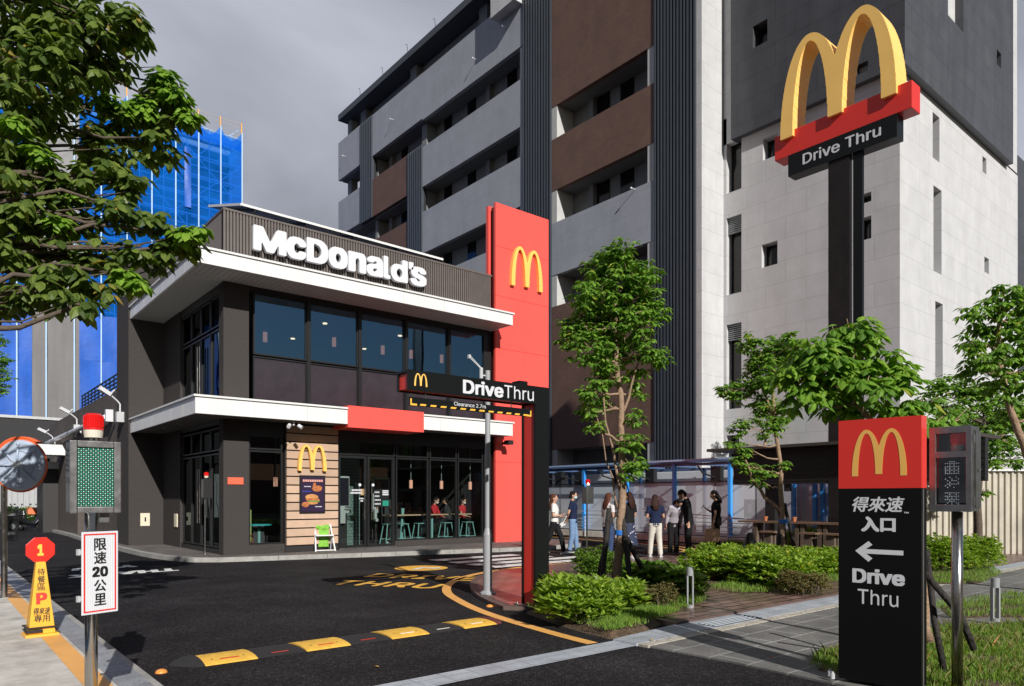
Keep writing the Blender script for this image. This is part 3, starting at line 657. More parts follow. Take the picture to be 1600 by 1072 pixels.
# glazing on the side face
ys = [19.2, 20.05, 20.9, 21.8, 22.7]
for i in range(4):
    a, c = ys[i], ys[i + 1] - .05
    for z0, z1, gm in ((4.16, 6.05, glass_side), (6.12, 6.93, glass_side), (.28, 2.78, glass_side), (2.84, 3.45, glass_side)):
        mb = MB(); mb.box(6.05, 6.13, a, a + .04, z0, z1); mb.box(6.05, 6.13, c - .04, c, z0, z1); mb.box(6.05, 6.13, a + .04, c - .04, z0, z0 + .04); mb.box(6.05, 6.13, a + .04, c - .04, z1 - .04, z1)
        f = mb.build('side_window_frame', black_frame, RB); MB().quad((6.09, a + .03, z0 + .03), (6.09, c - .03, z0 + .03), (6.09, c - .03, z1 - .03), (6.09, a + .03, z1 - .03)).build('window_pane', gm, f)
for z0 in (.9, 4.3):
    for y in (20.95, 20.75): MB().loft([(5.98, y, z0), (5.98, y, z0 + 1.5)], .018, 8).build('side_door_handle', steel, RB)
bx('fire_panel', mat('cream_plate', (.72, .66, .5), .5), RB, 5.33, 5.60, 24.63, 24.66, .72, 1.12)
bx('socket_slot', hole_dark, RB, 5.45, 5.49, 24.62, 24.632, .86, .99)
bx('wall_socket', MATS['cream_plate'], RB, 5.97, 6.0, 23.0, 23.3, .72, 1.12)
bx('wall_sign_plate', mat('orange_red_plate', (.85, .14, .07), .5), RB, 6.10, 6.50, 18.775, 18.798, 1.95, 2.13)
# canopies
def canopy(z0, zt, x0, x1, y0, nm, soff, yb=24.64, lip=.05):
    c_ = MB(); T = .05
    c_.box(x0, x1, y0, y0 + T, z0, zt); c_.box(x0, x0 + T, y0 + T, yb, z0, zt); c_.box(x1 - T, x1, y0 + T, 18.79, z0, zt)
    o = c_.build(nm, white_metal, RB)
    l = MB(); l.box(x0 - .045, x1 + .045, y0 - .045, 18.8, zt + .003, zt + .05); l.box(x0 - .045, 6.0, 18.8, yb, zt + .003, zt + .05); l.build('canopy_lip', white_metal, o)
    s_ = MB(); s_.box(x0 + T, x1 - T, y0 + T, 18.83, z0 + .015, z0 + .06); s_.build('soffit_front', soff[0], o)
    s_ = MB(); s_.box(x0 + T, 6.02, 18.831, yb, z0 + .015, z0 + .06); s_.build('soffit_side', soff[1], o)
    j = MB()
    for k in range(1, 7): y = y0 + k * 1.05; j.box(x0 - .003, x0 + .001, y, y + .02, z0, zt)
    for k in range(1, 7): x = x0 + k * 1.4; j.box(x, x + .008, y0 - .003, y0 + .001, z0, zt)
    j.build('panel_joint', mat('joint_grey', (.45, .45, .45), .6), o); return o
canopy(Z1, 4.02, 5.05, 14.875, 17.867, 'lower_canopy', (soffit_dark, soffit_dark))
canopy(Z2, 7.50, 5.04, 14.70, 17.654, 'upper_canopy', (soffit, soffit_y))
bx('red_canopy_box', red, RB, 9.0, 11.43, 17.82, 18.79, 3.53, 4.125)
mb = MB()
for k in range(4): mb.cyl(5.5 if k < 2 else 7.6 + (k - 2) * 3, 22.5 - k * 1.6 if k < 2 else 18.3, Z1 + .005, Z1 + .018, .07, 16)
mb.build('downlight', mat('downlight_rim', (.4, .4, .4), .4), RB)
fl = MB(); fl.cyl(7.55, 18.05, 3.50, 3.62, .03, 8); fl.loft([(7.42, 18.0, 3.5), (7.36, 17.92, 3.44)], .05, 10); fl.loft([(7.66, 18.0, 3.5), (7.72, 17.92, 3.44)], .05, 10); fl.build('spot_lamp', letter_white, RB)
# ribbed parapet
b = MB(); b.box(6.0, 14.72, 18.84, 18.95, 7.45, 9.0); b.box(6.05, 6.16, 18.95, 24.65, 7.45, 9.0); b.build('parapet_back', ribback, RB)
b = MB(); k = 6.0
while k < 14.66: b.box(k, k + .05, 18.795, 18.84, 7.55, 9.0); k += .083
k = 18.84
while k < 26.3: b.box(6.0, 6.05, k, k + .05, 7.55, 9.0); k += .083
b.build('parapet_ribs', ribm, RB)
b = MB(); b.box(5.985, 14.74, 18.78, 18.97, 9.0, 9.05); b.box(5.985, 6.18, 18.97, 26.35, 9.0, 9.05); b.build('parapet_cap', ribm, RB)
bx('roof_deck', roof_dark, RB, 6.2, 14.7, 18.97, 24.64, 7.4, 7.55)
# rooftop solar rack behind the parapet
so = MB(); so.add([(7.25, 21.0, 10.1), (14.2, 21.0, 10.0), (14.2, 24.0, 10.9), (7.25, 24.0, 11.0), (7.25, 21.0, 10.16), (14.2, 21.0, 10.06), (14.2, 24.0, 10.96), (7.25, 24.0, 11.06)], [(0, 1, 2, 3), (4, 5, 6, 7), (0, 1, 5, 4), (1, 2, 6, 5), (2, 3, 7, 6), (3, 0, 4, 7)])
solar = so.build('solar_rack', mat('solar_underside', (.22, .22, .22), .6), RB)
so = MB(); so.bar((7.2, 20.98, 10.13), (14.25, 20.98, 10.03), .05, .07); so.bar((7.2, 20.98, 10.13), (7.2, 24, 11.03), .05, .07); so.build('edge_beam', white_metal, solar)
so = MB()
for x in (7.6, 9.2, 10.8, 12.4, 14.0): so.bar((x, 21.1, 7.5), (x, 21.1, 10.08), .07); so.bar((x, 21.0, 10.04), (x, 24, 10.95), .05, .09); so.bar((x, 23.5, 7.5), (x, 23.5, 10.8), .07)
so.build('rack_posts', dark_metal, solar)
# light wood feature panel
bx('board_backing', woodback, RB, 7.63, 9.17, 18.80, 19.0, .12, 3.62)
wb = MB(); z = .30; n = 14; hgt = (3.60 - .30) / n
for k in range(n): wb.box(7.65, 9.15, 18.74, 18.80, z + .018, z + hgt - .018); z += hgt
wb.build('wood_boards', wood, RB)
M = frame((7.93, 18.62, 2.34), (1, 0, 0), (0, 0, 1)); arches(M, .82, .72, .1).build('gold_arches', gold, RB, soft=35)
# framed poster (plain generic food picture)
po = bx('poster_frame', black_frame, RB, 8.0, 8.74, 18.70, 18.74, 1.18, 2.22)
bx('poster', mat('poster_purple', (.028, .014, .045), .4), po, 8.04, 8.70, 18.693, 18.70, 1.22, 2.18)
def blob(x, z, rx, rz, m, y, nm='poster_picture', n=18, j=0, sd=0):
    r_ = random.Random(sd); vs = [(x + rx * math.cos(2 * math.pi * k / n) * (1 + j * r_.uniform(-1, 1)), y, z + rz * math.sin(2 * math.pi * k / n) * (1 + j * r_.uniform(-1, 1))) for k in range(n)]
    return MB().add(vs, [tuple(range(n))]).build(nm, m, po)
pf = mat('fried_chicken', (.45, .15, .05), .5, var=.5, vs=22); pl_ = mat('lettuce', (.16, .24, .05), .5, var=.5, vs=30); pbn = mat('bun', (.58, .27, .09), .5, var=.3, vs=12)
blob(8.50, 1.86, .15, .09, pf, 18.690, j=.12, sd=1); blob(8.42, 1.93, .05, .09, pf, 18.689, j=.1, sd=2)
blob(8.34, 1.62, .19, .085, pbn, 18.690, sd=3); blob(8.38, 1.55, .20, .05, pf, 18.688, j=.15, sd=4); blob(8.37, 1.50, .19, .035, pl_, 18.687, j=.2, sd=5); blob(8.35, 1.455, .17, .035, pbn, 18.686, sd=6)
blob(8.16, 1.42, .11, .075, pf, 18.685, j=.15, sd=7); bx('poster_band', mat('poster_blue', (.03, .05, .3), .5), po, 8.06, 8.32, 18.688, 18.69, 1.765, 1.795)
nb = MB()
for q in range(9): nb.box(8.08 + q * .066, 8.08 + q * .066 + .052, 18.686, 18.689, 2.045, 2.105)
nb.build('poster_title', mat('poster_pink', (.7, .35, .28), .5), po)
nb = MB()
for q in range(6): nb.box(8.12 + q * .033, 8.12 + q * .033 + .024, 18.686, 18.689, 1.90, 1.925); nb.box(8.44 + q * .033, 8.464 + q * .033, 18.686, 18.689, 1.345, 1.37)
nb.build('poster_title', letter_white, po)
# roof lettering
def fitglyph(ch, x, w, h, bx_, by_, y=0., depth=.12, M=None, mb=None, res=36):
    return lettering(ch, M @ Matrix.Translation((x, y, 0)), 1, depth, bx_, fit=w, by=by_, height=h, res=res, mb=mb)
lw = thing('roof_sign', 'large raised white lettering on the ribbed brown parapet', 'sign', (6.98, 18.7, 8.02))
M = frame((0, 18.60, 0), (1, 0, 0), (0, 0, 1))
for ch, a, b_, h, z, bo in (('M', 85, 363, .66, 8.08, .06), ('c', 362, 525, .585, 8.075, .065), ('D', 530, 708, .65, 8.085, .065), ('o', 713, 872, .585, 8.075, .07), ('n', 877, 1026, .57, 8.085, .07), ('a', 1030, 1166, .585, 8.075, .055), ('l', 1171, 1227, .665, 8.085, .05), ('d', 1232, 1372, .675, 8.075, .06), ("'", 1382, 1418, .22, 8.53, .05), ('s', 1394, 1530, .585, 8.075, .06)):
    x0_ = PY(380 + a / 5.333, 400, 18.6).x; x1_ = PY(380 + b_ / 5.333, 400, 18.6).x
    fitglyph(ch, x0_, x1_ - x0_, h, bo * .66, bo * .36, y=z, M=M, mb=MB()).build('letter', letter_white, lw, soft=35)
# red tower
RT = thing('red_pylon_wall', 'tall flat red panel tower with a gold arches emblem at the end of the facade', 'sign tower', (14.76, 18.7, 0))
bx('front_panel', red, RT, 14.76, 17.155, 18.62, 18.72, .03, 11.45); bx('core', black_frame, RT, 14.86, 17.10, 18.72, 18.98, .03, 11.38); bx('rear_panel', red, RT, 14.74, 17.155, 18.98, 19.12, .03, 11.43)
mb = MB()
for z in (2.8, 5.2, 6.6, 8.35, 10.0): mb.box(14.755, 17.16, 18.614, 18.621, z, z + .012)
mb.box(15.95, 15.962, 18.614, 18.621, 0.03, 2.8)
mb.build('panel_joint', mat('joint_red', (.45, .05, .04), .6), RT)
M = frame((15.35, 18.50, 8.78), (1, 0, 0), (0, 0, 1)); arches(M, 1.42, 1.38, .12).build('gold_arches', gold, RT, soft=35)
mb = MB(); mb.loft([(15.0, 18.2, 3.42), (15.0, 18.55, 3.42)], .04, 8); mb.box(14.9, 15.1, 18.1, 18.35, 3.36, 3.5); mb.build('floodlight', dark_metal, RT)
# interior
IN = thing('dining_interior', 'dim dining rooms seen through the shop windows, with floor, ceiling and counter', 'interior', (10, 21, 0))
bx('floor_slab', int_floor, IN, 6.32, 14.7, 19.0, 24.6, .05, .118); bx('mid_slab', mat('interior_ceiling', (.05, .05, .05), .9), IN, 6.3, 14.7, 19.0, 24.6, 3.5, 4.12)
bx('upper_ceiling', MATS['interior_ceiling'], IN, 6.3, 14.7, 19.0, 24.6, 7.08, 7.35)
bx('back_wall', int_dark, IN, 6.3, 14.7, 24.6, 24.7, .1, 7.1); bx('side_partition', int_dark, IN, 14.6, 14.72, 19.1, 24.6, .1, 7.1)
bx('low_wall', mat('olive_panel', (.30, .36, .12), .6), IN, 6.5, 7.5, 21.0, 21.1, .12, 1.25)
bx('tiled_column', brickmat('teal_tile', (.16, .24, .22), (.14, .21, .19), (.07, .1, .1), .1, .1, .008, .4), IN, 9.9, 10.6, 20.2, 20.5, .12, 3.4)
bx('counter', mat('counter_dark', (.06, .06, .065), .4), IN, 8.2, 13.8, 22.8, 23.3, .12, 1.1)
mb = MB()
for k in range(5): mb.box(8.3 + k * 1.1, 9.3 + k * 1.1, 23.9, 23.95, 2.2, 2.75)
mb.build('menu_boards', mat('menu_screen', (.1, .06, .04), .4, emit=((.9, .5, .3), .02)), IN)
# ordering kiosks
def kiosk(x, y, lb):
    t = thing('order_kiosk', lb, 'kiosk', (x, y, .12), group='self-order kiosks'); L = dict(local=True)
    bx('post', dark_metal, t, -.22, .22, -.03, .10, 0, 1.0, **L); bx('screen_frame', mat('kiosk_grey', (.42, .45, .44), .4), t, -.30, .30, -.06, .08, 1.0, 2.15, bevel=.04, **L)
    bx('screen', mat('dark_screen', (.02, .02, .03), .15), t, -.26, .26, -.07, -.061, 1.25, 2.08, **L); bx('card_reader', MATS['kiosk_grey'], t, -.30, .10, -.16, -.061, .72, 1.12, **L); bx('reader_slot', hole_dark, t, -.22, -.08, -.165, -.16, .82, 1.0, **L)
kiosk(9.70, 19.75, 'grey self-order kiosk behind the left glass door'); kiosk(11.55, 20.6, 'grey self-order kiosk further in, beside the window bar')
# pendant lamps
cop = mat('copper_shade', (.55, .27, .17), .5, emit=((1, .5, .38), .38)); cord = mat('grey_cord', (.35, .42, .42), .5)
def pendant(x, y, z, top, lb, drop=.24, r=.055):
    t = thing('pendant_lamp', lb, 'pendant lamp', (x, y, z), group='pendant lamps behind the glass')
    MB().cyl(0, 0, 0, drop, r, 14).build('shade', cop, t, local=True); MB().cyl(0, 0, drop, top - z, .008, 6).build('cord', cord, t, local=True)
up = [(7.45, 5.95, 19.9, 'leftmost upper-floor'), (9.45, 5.95, 20.1, 'second from left upper-floor'), (11.15, 5.95, 20.1, 'third from left upper-floor'), (12.2, 5.95, 20.1, 'fourth from left upper-floor'), (13.4, 5.95, 20.1, 'fifth from left upper-floor')]
for i, (px_, py_, w) in enumerate(((137, 362, 'first'), (568, 392, 'second'), (872, 440, 'third'), (1049, 466, 'fourth'), (1240, 494, 'fifth'), (1415, 522, 'sixth'))):
    p = PY(380 + px_ / 4, 440 + (py_ + 14) / 4, 20.2); pendant(p.x, 20.2, p.z, 7.08, 'copper pendant lamp on the upper floor, %s from the left' % w, .27, .06)
for px_, py_, w in ((1061, 402, 'behind the window left of the two diners'), (1247, 405, 'above the woman in the red jumper'), (1422, 409, 'nearest the red tower')):
    p = PY(370 + px_ / 3.9, 660 + py_ / 3.9, 19.5); pendant(p.x, 19.5, p.z, 3.5, 'copper pendant lamp on the ground floor, ' + w, .26, .055)
p = PY(370 + 236 / 3.9, 660 + 390 / 3.9, 20.2); pendant(p.x, 20.2, p.z, 3.5, 'copper pendant lamp in the narrow window left of the wood panel', .26, .06)
mb = MB()
for px_, py_ in ((511, 261), (310, 356), (980, 338), (757, 420), (1146, 477), (1389, 404)):
    q = DP(380 + px_ / 4, 440 + py_ / 4, 1); k = (7.07 - CZ) / (q.z - CZ); x, y = q.x * k, q.y * k
    if y < 24.5: mb.cyl(x, y, 7.05, 7.079, .07, 16)
mb.build('ceiling_spots', mat('lamp_glow', (1, .9, .7), .5, emit=((1, .82, .55), 2.2)), IN)
mb = MB()
for x in (7.2, 11.6, 12.6, 13.8): mb.cyl(x, 20.6, 3.47, 3.499, .05, 12)
mb.build('ceiling_spots', MATS['lamp_glow'], IN)
# window bar tables and stools
tp = mat('table_top', (.50, .36, .24), .4)
def bar_table(x, w, lb):
    t = thing('window_table', lb, 'table', (x, 19.55, .12), group='high tables along the shop window')
    bx('table_top', tp, t, 0, w, -.22, .22, .92, .955, local=True); MB().cyl(w / 2, 0, 0, .92, .038, 12).build('leg', teal, t, local=True); MB().cyl(w / 2, 0, 0, .02, .2, 16).build('foot', teal, t, local=True)
bar_table(11.15, 1.15, 'high wooden table with the teal cup, left of the diners'); bar_table(12.35, 1.0, 'high wooden table where the woman in red sits'); bar_table(13.5, .8, 'high wooden table nearest the red tower')
def stool(x, y, lb):
    t = thing('bar_stool', lb, 'stool', (x, y, .12), group='teal metal stools at the window tables'); L = dict(local=True)
    bx('seat', teal, t, -.15, .15, -.15, .15, .66, .685, bevel=.02, **L)
    for sx in (-1, 1):
        for sy in (-1, 1): MB().bar((sx * .12, sy * .12, .66), (sx * .22, sy * .2, 0), .024).build('leg', teal, t, **L)
    MB().bar((-.19, -.17, .22), (.19, -.17, .22), .02).bar((-.19, .17, .22), (.19, .17, .22), .02).build('footrest', teal, t, **L)
for x, y, lb in ((11.08, 19.25, 'teal stool just right of the glass doors'), (11.55, 19.22, 'teal stool left of the first table leg'), (12.2, 19.25, 'teal stool in front of the first window mullion'), (13.2, 19.25, 'teal stool between the second and third table legs'), (14.1, 19.3, 'teal stool nearest the red tower')): stool(x, y, lb)
t = thing('drink_cup', 'teal paper cup standing on the left window table', 'cup', (11.72, 19.5, 1.076)); MB().loft([(0, 0, 0), (0, 0, .18)], [.04, .055], 14).build('cup_body', teal, t, local=True); MB().cyl(0, 0, .18, .195, .058, 14).build('lid', teal, t, local=True)
t = thing('small_table', 'round teal table in the narrow window left of the wood panel', 'table', (7.25, 19.7, .12)); MB().cyl(0, 0, .72, .75, .33, 24).build('table_top', mat('bright_teal', (.05, .45, .48), .4), t, local=True); MB().cyl(0, 0, .02, .72, .04, 12).build('leg', teal, t, local=True); MB().cyl(0, 0, 0, .02, .2, 20).build('foot', teal, t, local=True)
t = thing('dining_chair', 'brown wooden chair with a curved arm in the narrow left window', 'chair', (6.85, 19.75, .12), rad(60)); wr = mat('brown_wood', (.28, .09, .04), .4); L = dict(local=True)
bx('seat', wr, t, -.22, .22, -.22, .22, .42, .46, bevel=.02, **L); MB().loft([(-.24, -.1, .66), (-.24, .18, .7), (-.15, .26, .78), (.15, .26, .78), (.24, .18, .7), (.24, -.1, .66)], [(.02, .045)] * 6, 8).build('backrest', wr, t, smooth=True, **L)
for sx in (-1, 1):
    for sy in (-1, 1): MB().loft([(sx * .19, sy * .18, .44), (sx * .21, sy * .22, 0)], [.018, .013], 8).build('leg', wr, t, **L)
    MB().loft([(sx * .22, -.05, .44), (sx * .24, -.08, .66)], .014, 8).build('arm_post', wr, t, **L)
# ================================================================== GREY OFFICE BLOCK
GB = thing('parking_block', 'large grey multi-storey block with brown bands and dark louvre columns', 'building', (22.5, 20, 0))
bx('core_wall', core_m, GB, 23.6, 36, 16.02, 45.0, 0, 27.85)
pale_core = mat('balcony_reveal', (.5, .5, .49), .7, var=.1, vs=2)
def band(y0, y1, z0, z1, m, nm='parapet_band'): return bx(nm, m, GB, 22.5, 22.72, y0, y1, z0, z1)
# left bays
band(42.82, 46.05, 23.72, 26.34, grey_panel); band(42.82, 46.05, 19.85, 22.22, grey_panel); band(42.82, 46.05, 15.9, 18.2, grey_panel)
band(36.93, 41.17, 23.66, 26.30, grey_panel); band(36.93, 41.17, 19.74, 22.14, brown_tile); band(36.93, 41.17, 15.78, 18.18, brown_tile); band(36.93, 41.17, 11.9, 14.3, brown_tile)
band(35.23, 36.93, 23.66, 26.30, grey_panel)
for z0, z1 in ((23.56, 26.28), (19.67, 21.97), (15.80, 18.20), (11.86, 14.26), (7.9, 10.4)): band(26.26, 35.23, z0, z1, grey_panel)
# right bay
band(18.23, 24.21, 19.64, 29.5, brown_tile); band(18.23, 24.21, 15.76, 18.13, brown_tile); band(18.23, 24.21, 11.86, 14.26, grey_panel); band(18.23, 24.21, 3.82, 10.41, brown_tile)
# floor slabs, end caps
mb = MB()
for z in (3.85, 7.7, 11.9, 15.82, 19.7, 23.7): mb.box(22.73, 23.58, 16.3, 45.9, z - .05, z + .3)
mb.build('floor_slabs', mat('slab_soffit', (.16, .165, .17), .9), GB)
mb = MB(); mb.box(22.52, 23.58, 23.88, 24.22, 0, 29.5); mb.box(22.52, 23.57, 18.22, 18.58, 0, 29.5); mb.box(22.52, 23.58, 26.24, 26.5, 0, 23.5); mb.build('bay_piers', pale_core, GB)
mb = MB(); mb.box(22.9, 23.58, 35.4, 35.9, 0, 23.6); mb.box(22.9, 23.58, 41.2, 41.5, 0, 23.6); mb.box(23.0, 23.5, 45.1, 45.6, 0, 27.8); mb.build('inner_piers', mat('pier_grey', (.22, .225, .235), .8), GB)
for yy in (20.2, 21.6, 28.0, 31.5, 38.6, 33.8):
    for z in (4.0, 10.1, 14.0, 17.95, 21.9): bx('balcony_door', hole_dark, GB, 23.56, 23.595, yy, yy + .75, z, z + 1.9)
for yy in (22.4, 30.0, 40.2):
    for z in (10.1, 14.0, 17.95, 21.9): bx('pilaster', MATS['pier_grey'], GB, 23.35, 23.58, yy, yy + .28, z, z + 1.75)
# louvre columns
def louvres(y0, y1, z0, z1, pitch):
    bx('louvre_backing', louvre_back, GB, 22.62, 22.74, y0, y1, z0, z1); mb = MB(); y = y0 + .02
    while y < y1 - pitch * .4: mb.box(22.44, 22.62, y, y + pitch * .5, z0, z1); y += pitch
    mb.build('louvre_column', louvre, GB)
louvres(24.21, 26.26, 0, 29.5, .19); louvres(16.23, 18.23, 0, 29.5, .155); louvres(35.23, 36.93, 15.75, 22.14, .24); louvres(41.17, 42.82, 19.72, 26.30, .24)
bx('end_pilaster', pale_panel, GB, 22.5, 24.2, 16.0, 16.23, 0, 29.5)
bx('pilaster_side', pale_panel, GB, 22.5, 23.9, 15.985, 15.999, 0, 29.5)
# roof
mb = MB(); mb.box(22.48, 36, 26.3, 46.05, 27.9, 28.3); mb.build('roof_slab', roof_dark, GB)
for y in (30, 37, 43.4): bx('roof_column', MATS['pier_grey'], GB, 23.2, 23.58, y, y + .7, 26.2, 27.9)
bx('projecting_box', pale_panel, GB, 21.95, 24.0, 26.28, 28.1, 25.55, 29.5); bx('tower_above', pale_panel, GB, 22.75, 36, 16.3, 26.27, 24, 29.5)
mb = MB()
for y, z in ((44.9, 25), (38.5, 24.9), (30, 24.6), (27.5, 25.0), (19.2, 14.2)): mb.bar((22.5, y, z), (22.25, y, z), .02); mb.ball((22.24, y, z - .02), .045, 8, 6)
mb.build('wall_lamps', letter_white, GB)
for y in (31, 34, 37, 40, 43): MB().bar((22.6, y, 28.3), (22.6, y + .1, 28.9), .02).bar((22.6, y + .1, 28.9), (22.6, y + .3, 29.0), .02).build('lightning_rod', dark_metal, GB)
# right block
RBK = thing('stair_tower_block', 'pale stone tower block with an overhanging dark box and slit windows', 'building', (23.9, 9.54, 0))
sw = [(14.62, 15.99, z0, z1) for z0, z1 in ()]
holes = [(13.73, 14.36, 10.08, 10.92), (13.73, 14.31, 14.02, 14.80), (10.42, 10.80, 10.08, 10.82), (10.42, 10.80, 11.29, 11.6), (10.42, 10.8, 6.3, 7.05), (15.2, 15.85, 9.39, 12.35), (15.2, 15.85, 5.0, 8.25), (15.2, 15.85, 13.3, 16.2), (15.3, 15.85, 2.4, 4.0)]
wall('x', 23.9, .35, 9.54, 15.999, 0, 15.2, holes, 'west_wall', pale_panel, RBK, pane=hole_dark, panename='window_glass', rim=False)
for z0, z1 in ((11.75, 12.35), (7.65, 8.25)):
    mb = MB(); z = z0
    while z < z1 - .02: mb.box(24.0, 24.1, 15.22, 15.83, z, z + .03); z += .075
    mb.build('vent_grille', mat('grille', (.3, .31, .32), .5), RBK)
holes = [(26.55, 27.15, 13.2, 14.75), (26.62, 27.34, 9.35, 12.27), (26.78, 27.45, 5.74, 8.35), (31.64, 32.15, 10.33, 10.92), (31.43, 31.86, 14.14, 14.75), (31.64, 32.15, 6.3, 6.9), (26.9, 27.5, 2.2, 4.6)]
wall('y', 9.54, .7, 23.9, 35.7, 0, 15.2, holes, 'south_wall', pale_panel, RBK, pane=mat('slit_back', (.2, .2, .2), .7), panename='slit_recess', rim=False)
bx('upper_mass', pale_panel, RBK, 24.2, 35.7, 9.56, 15.9, 15.31, 29)
wall('x', 23.65, .4, 9.29, 15.42, 15.17, 29, [(13.98, 14.57, 18.17, 18.98), (11.2, 11.9, 20.6, 21.4), (10.42, 10.8, 15.45, 15.78)], 'dark_box_west', dark_panel, RBK, pane=hole_dark, panename='window_glass', rim=False)
wall('y', 9.29, .5, 23.65, 34.05, 15.17, 29, [(27.2, 28.65, 18.2, 21.5), (32.2, 32.72, 18.46, 19.04)], 'dark_box_south', dark_panel, RBK, pane=hole_dark, panename='window_glass', rim=False)
bx('dark_box_underside', roof_dark, RBK, 23.655, 34.05, 9.295, 15.41, 15.172, 15.3)
bx('dark_box_end', dark_panel, RBK, 34.05, 34.2, 9.29, 9.53, 15.172, 29); bx('dark_box_end', dark_panel, RBK, 23.65, 24.1, 15.421, 15.5, 15.172, 29); bx('upper_return', pale_panel, RBK, 23.9, 24.19, 15.51, 15.99, 15.2, 29)
bx('side_mass', dark_panel, RBK, 35.7, 60, 10.6, 16, 0, 17.7)
bx('east_mass', pale_panel, RBK, 35.5, 50, 9.9, 10.59, 0, 7)
# ================================================================== TOWER UNDER CONSTRUCTION
SC = thing('scaffold_tower', 'tall building under construction wrapped in blue safety net and tarpaulins', 'building', (10, 70.8, 0))
core = mat('raw_concrete', (.05, .06, .08), .9, var=.3, vs=.4)
bx('concrete_core', core, SC, -14.0, 23.6, 72.4, 90, 0, 35.5)
mb = MB()
for k in range(19): z = 1.8 + k * 1.9; mb.box(-14, 23.9, 71.9, 72.4, z, z + .22)
mb.build('floor_edges', mat('blue_grey_slab', (.16, .22, .30), .8), SC)
net = bpy.data.materials.new('safety_net'); net.use_nodes = True; t_ = net.node_tree; t_.nodes.clear()
o_ = t_.nodes.new('ShaderNodeOutputMaterial'); df = t_.nodes.new('ShaderNodeBsdfDiffuse'); tr = t_.nodes.new('ShaderNodeBsdfTransparent'); ms = t_.nodes.new('ShaderNodeMixShader'); tcn = t_.nodes.new('ShaderNodeTexCoord'); nz = t_.nodes.new('ShaderNodeTexNoise'); nz.inputs['Scale'].default_value = .35; nz.inputs['Detail'].default_value = 6
t_.links.new(tcn.outputs['Object'], nz.inputs['Vector']); mr = t_.nodes.new('ShaderNodeMapRange'); mr.inputs[1].default_value = .3; mr.inputs[2].default_value = .7; mr.inputs[3].default_value = .22; mr.inputs[4].default_value = .52; t_.links.new(nz.outputs['Fac'], mr.inputs[0])
df.inputs[0].default_value = (.008, .20, .80, 1); tr.inputs[0].default_value = (.28, .55, 1, 1); t_.links.new(mr.outputs[0], ms.inputs[0]); t_.links.new(tr.outputs[0], ms.inputs[1]); t_.links.new(df.outputs[0], ms.inputs[2]); t_.links.new(ms.outputs[0], o_.inputs[0])
tarp_b = mat('blue_tarp', (.008, .105, .52), .5, var=.18, vs=.5, bump=1, bs=1.6, stain=.15); tarp_g = mat('grey_tarp', (.185, .178, .18), .7, var=.12, vs=.4, bump=1, bs=1.4, stain=.15)
cols = [-14 + k * 2.02 for k in range(20)]
X_ = lambda px: PY(px, 300, 70.8).x
def wavy(x0, x1, z0, z1, m, nm, amp=.05, y=70.8, nx=None):
    nx = nx or max(2, int((x1 - x0) / .5)); nz_ = max(2, int((z1 - z0) / .8)); rr_ = random.Random(int(x0 * 10 + z0)); vs = []; fs = []
    for j in range(nz_ + 1):
        for i in range(nx + 1): vs.append((x0 + (x1 - x0) * i / nx, y + amp * math.sin(i * 1.3 + j * .7) + rr_.uniform(-amp, amp) * .5, z0 + (z1 - z0) * j / nz_))
    for j in range(nz_):
        for i in range(nx): a = j * (nx + 1) + i; fs.append((a, a + 1, a + nx + 2, a + nx + 1))
    return MB().add(vs, fs).build(nm, m, SC, smooth=True)
g0, g1 = X_(50), X_(124)
wavy(-14, g0, 17.5, 35.5, net, 'net_sheet'); wavy(g1, 24.3, 17.5, 36.6, net, 'net_sheet'); wavy(g0, g1, 17.5, 34.5, mat('grey_net', (.27, .27, .28), .8, var=.25, vs=1.5), 'grey_net_sheet')
wavy(-14, g0, 0, 17.5, tarp_b, 'blue_tarp_sheet'); wavy(g0, g1, 0, 17.5, tarp_g, 'grey_tarp_sheet'); wavy(g1, 24.3, 13.5, 17.5, tarp_b, 'blue_tarp_sheet'); wavy(g1, 24.3, 0, 13.5, tarp_b, 'blue_tarp_sheet')
wavy(X_(288), X_(298), 28.8, 34.4, tarp_b, 'blue_tarp_patch', y=70.7, nx=3)
# upper part: scalloped top of the net
mb = MB()
for k in range(-19, 17):
    x = 24.3 - (k + 0) * 0 ; 
for i in range(19):
    xa = 24.3 - (i + 1) * 2.02; xb_ = 24.3 - i * 2.02; n = 8
    for q in range(n):
        f0, f1 = q / n, (q + 1) / n; za = 37.3 - 1.0 * math.sin(math.pi * f0); zb_ = 37.3 - 1.0 * math.sin(math.pi * f1)
        mb.quad((xa + 2.02 * f0, 70.75, 35.5), (xa + 2.02 * f1, 70.75, 35.5), (xa + 2.02 * f1, 70.75, zb_), (xa + 2.02 * f0, 70.75, za))
mb.build('net_top', net, SC)
wavy2 = MB(); wavy2.quad((24.3, 70.8, 0), (24.3, 90, 0), (24.3, 90, 36.6), (24.3, 70.8, 36.6)); wavy2.build('net_side', net, SC)
mb = MB(); 
for i in range(20): x = 24.3 - i * 2.02; mb.box(x - .05, x + .05, 70.55, 70.66, 0, 37.3)
mb.build('scaffold_uprights', mat('pale_blue_tube', (.42, .62, .85), .5), SC)
mb = MB()
for k in range(19):
    z = 1.8 + k * 1.9
    mb.box(-14, 24.3, 71.2, 71.26, z, z + .07); mb.box(-14, 24.3, 71.2, 71.25, z + .9, z + .95)
    for i in range(19):
        x = 24.3 - i * 2.02; mb.bar((x, 71.3, z), (x - 2.02, 71.3, z + 1.9), .045) if (i + k) % 2 else mb.bar((x - 2.02, 71.3, z), (x, 71.3, z + 1.9), .045)
for i in range(20): x = 24.3 - i * 2.02; mb.box(x - .9, x - .85, 71.2, 71.28, 0, 37)
mb.build('scaffold_frames', mat('blue_tube', (.35, .55, .85), .5), SC)
mb = MB()
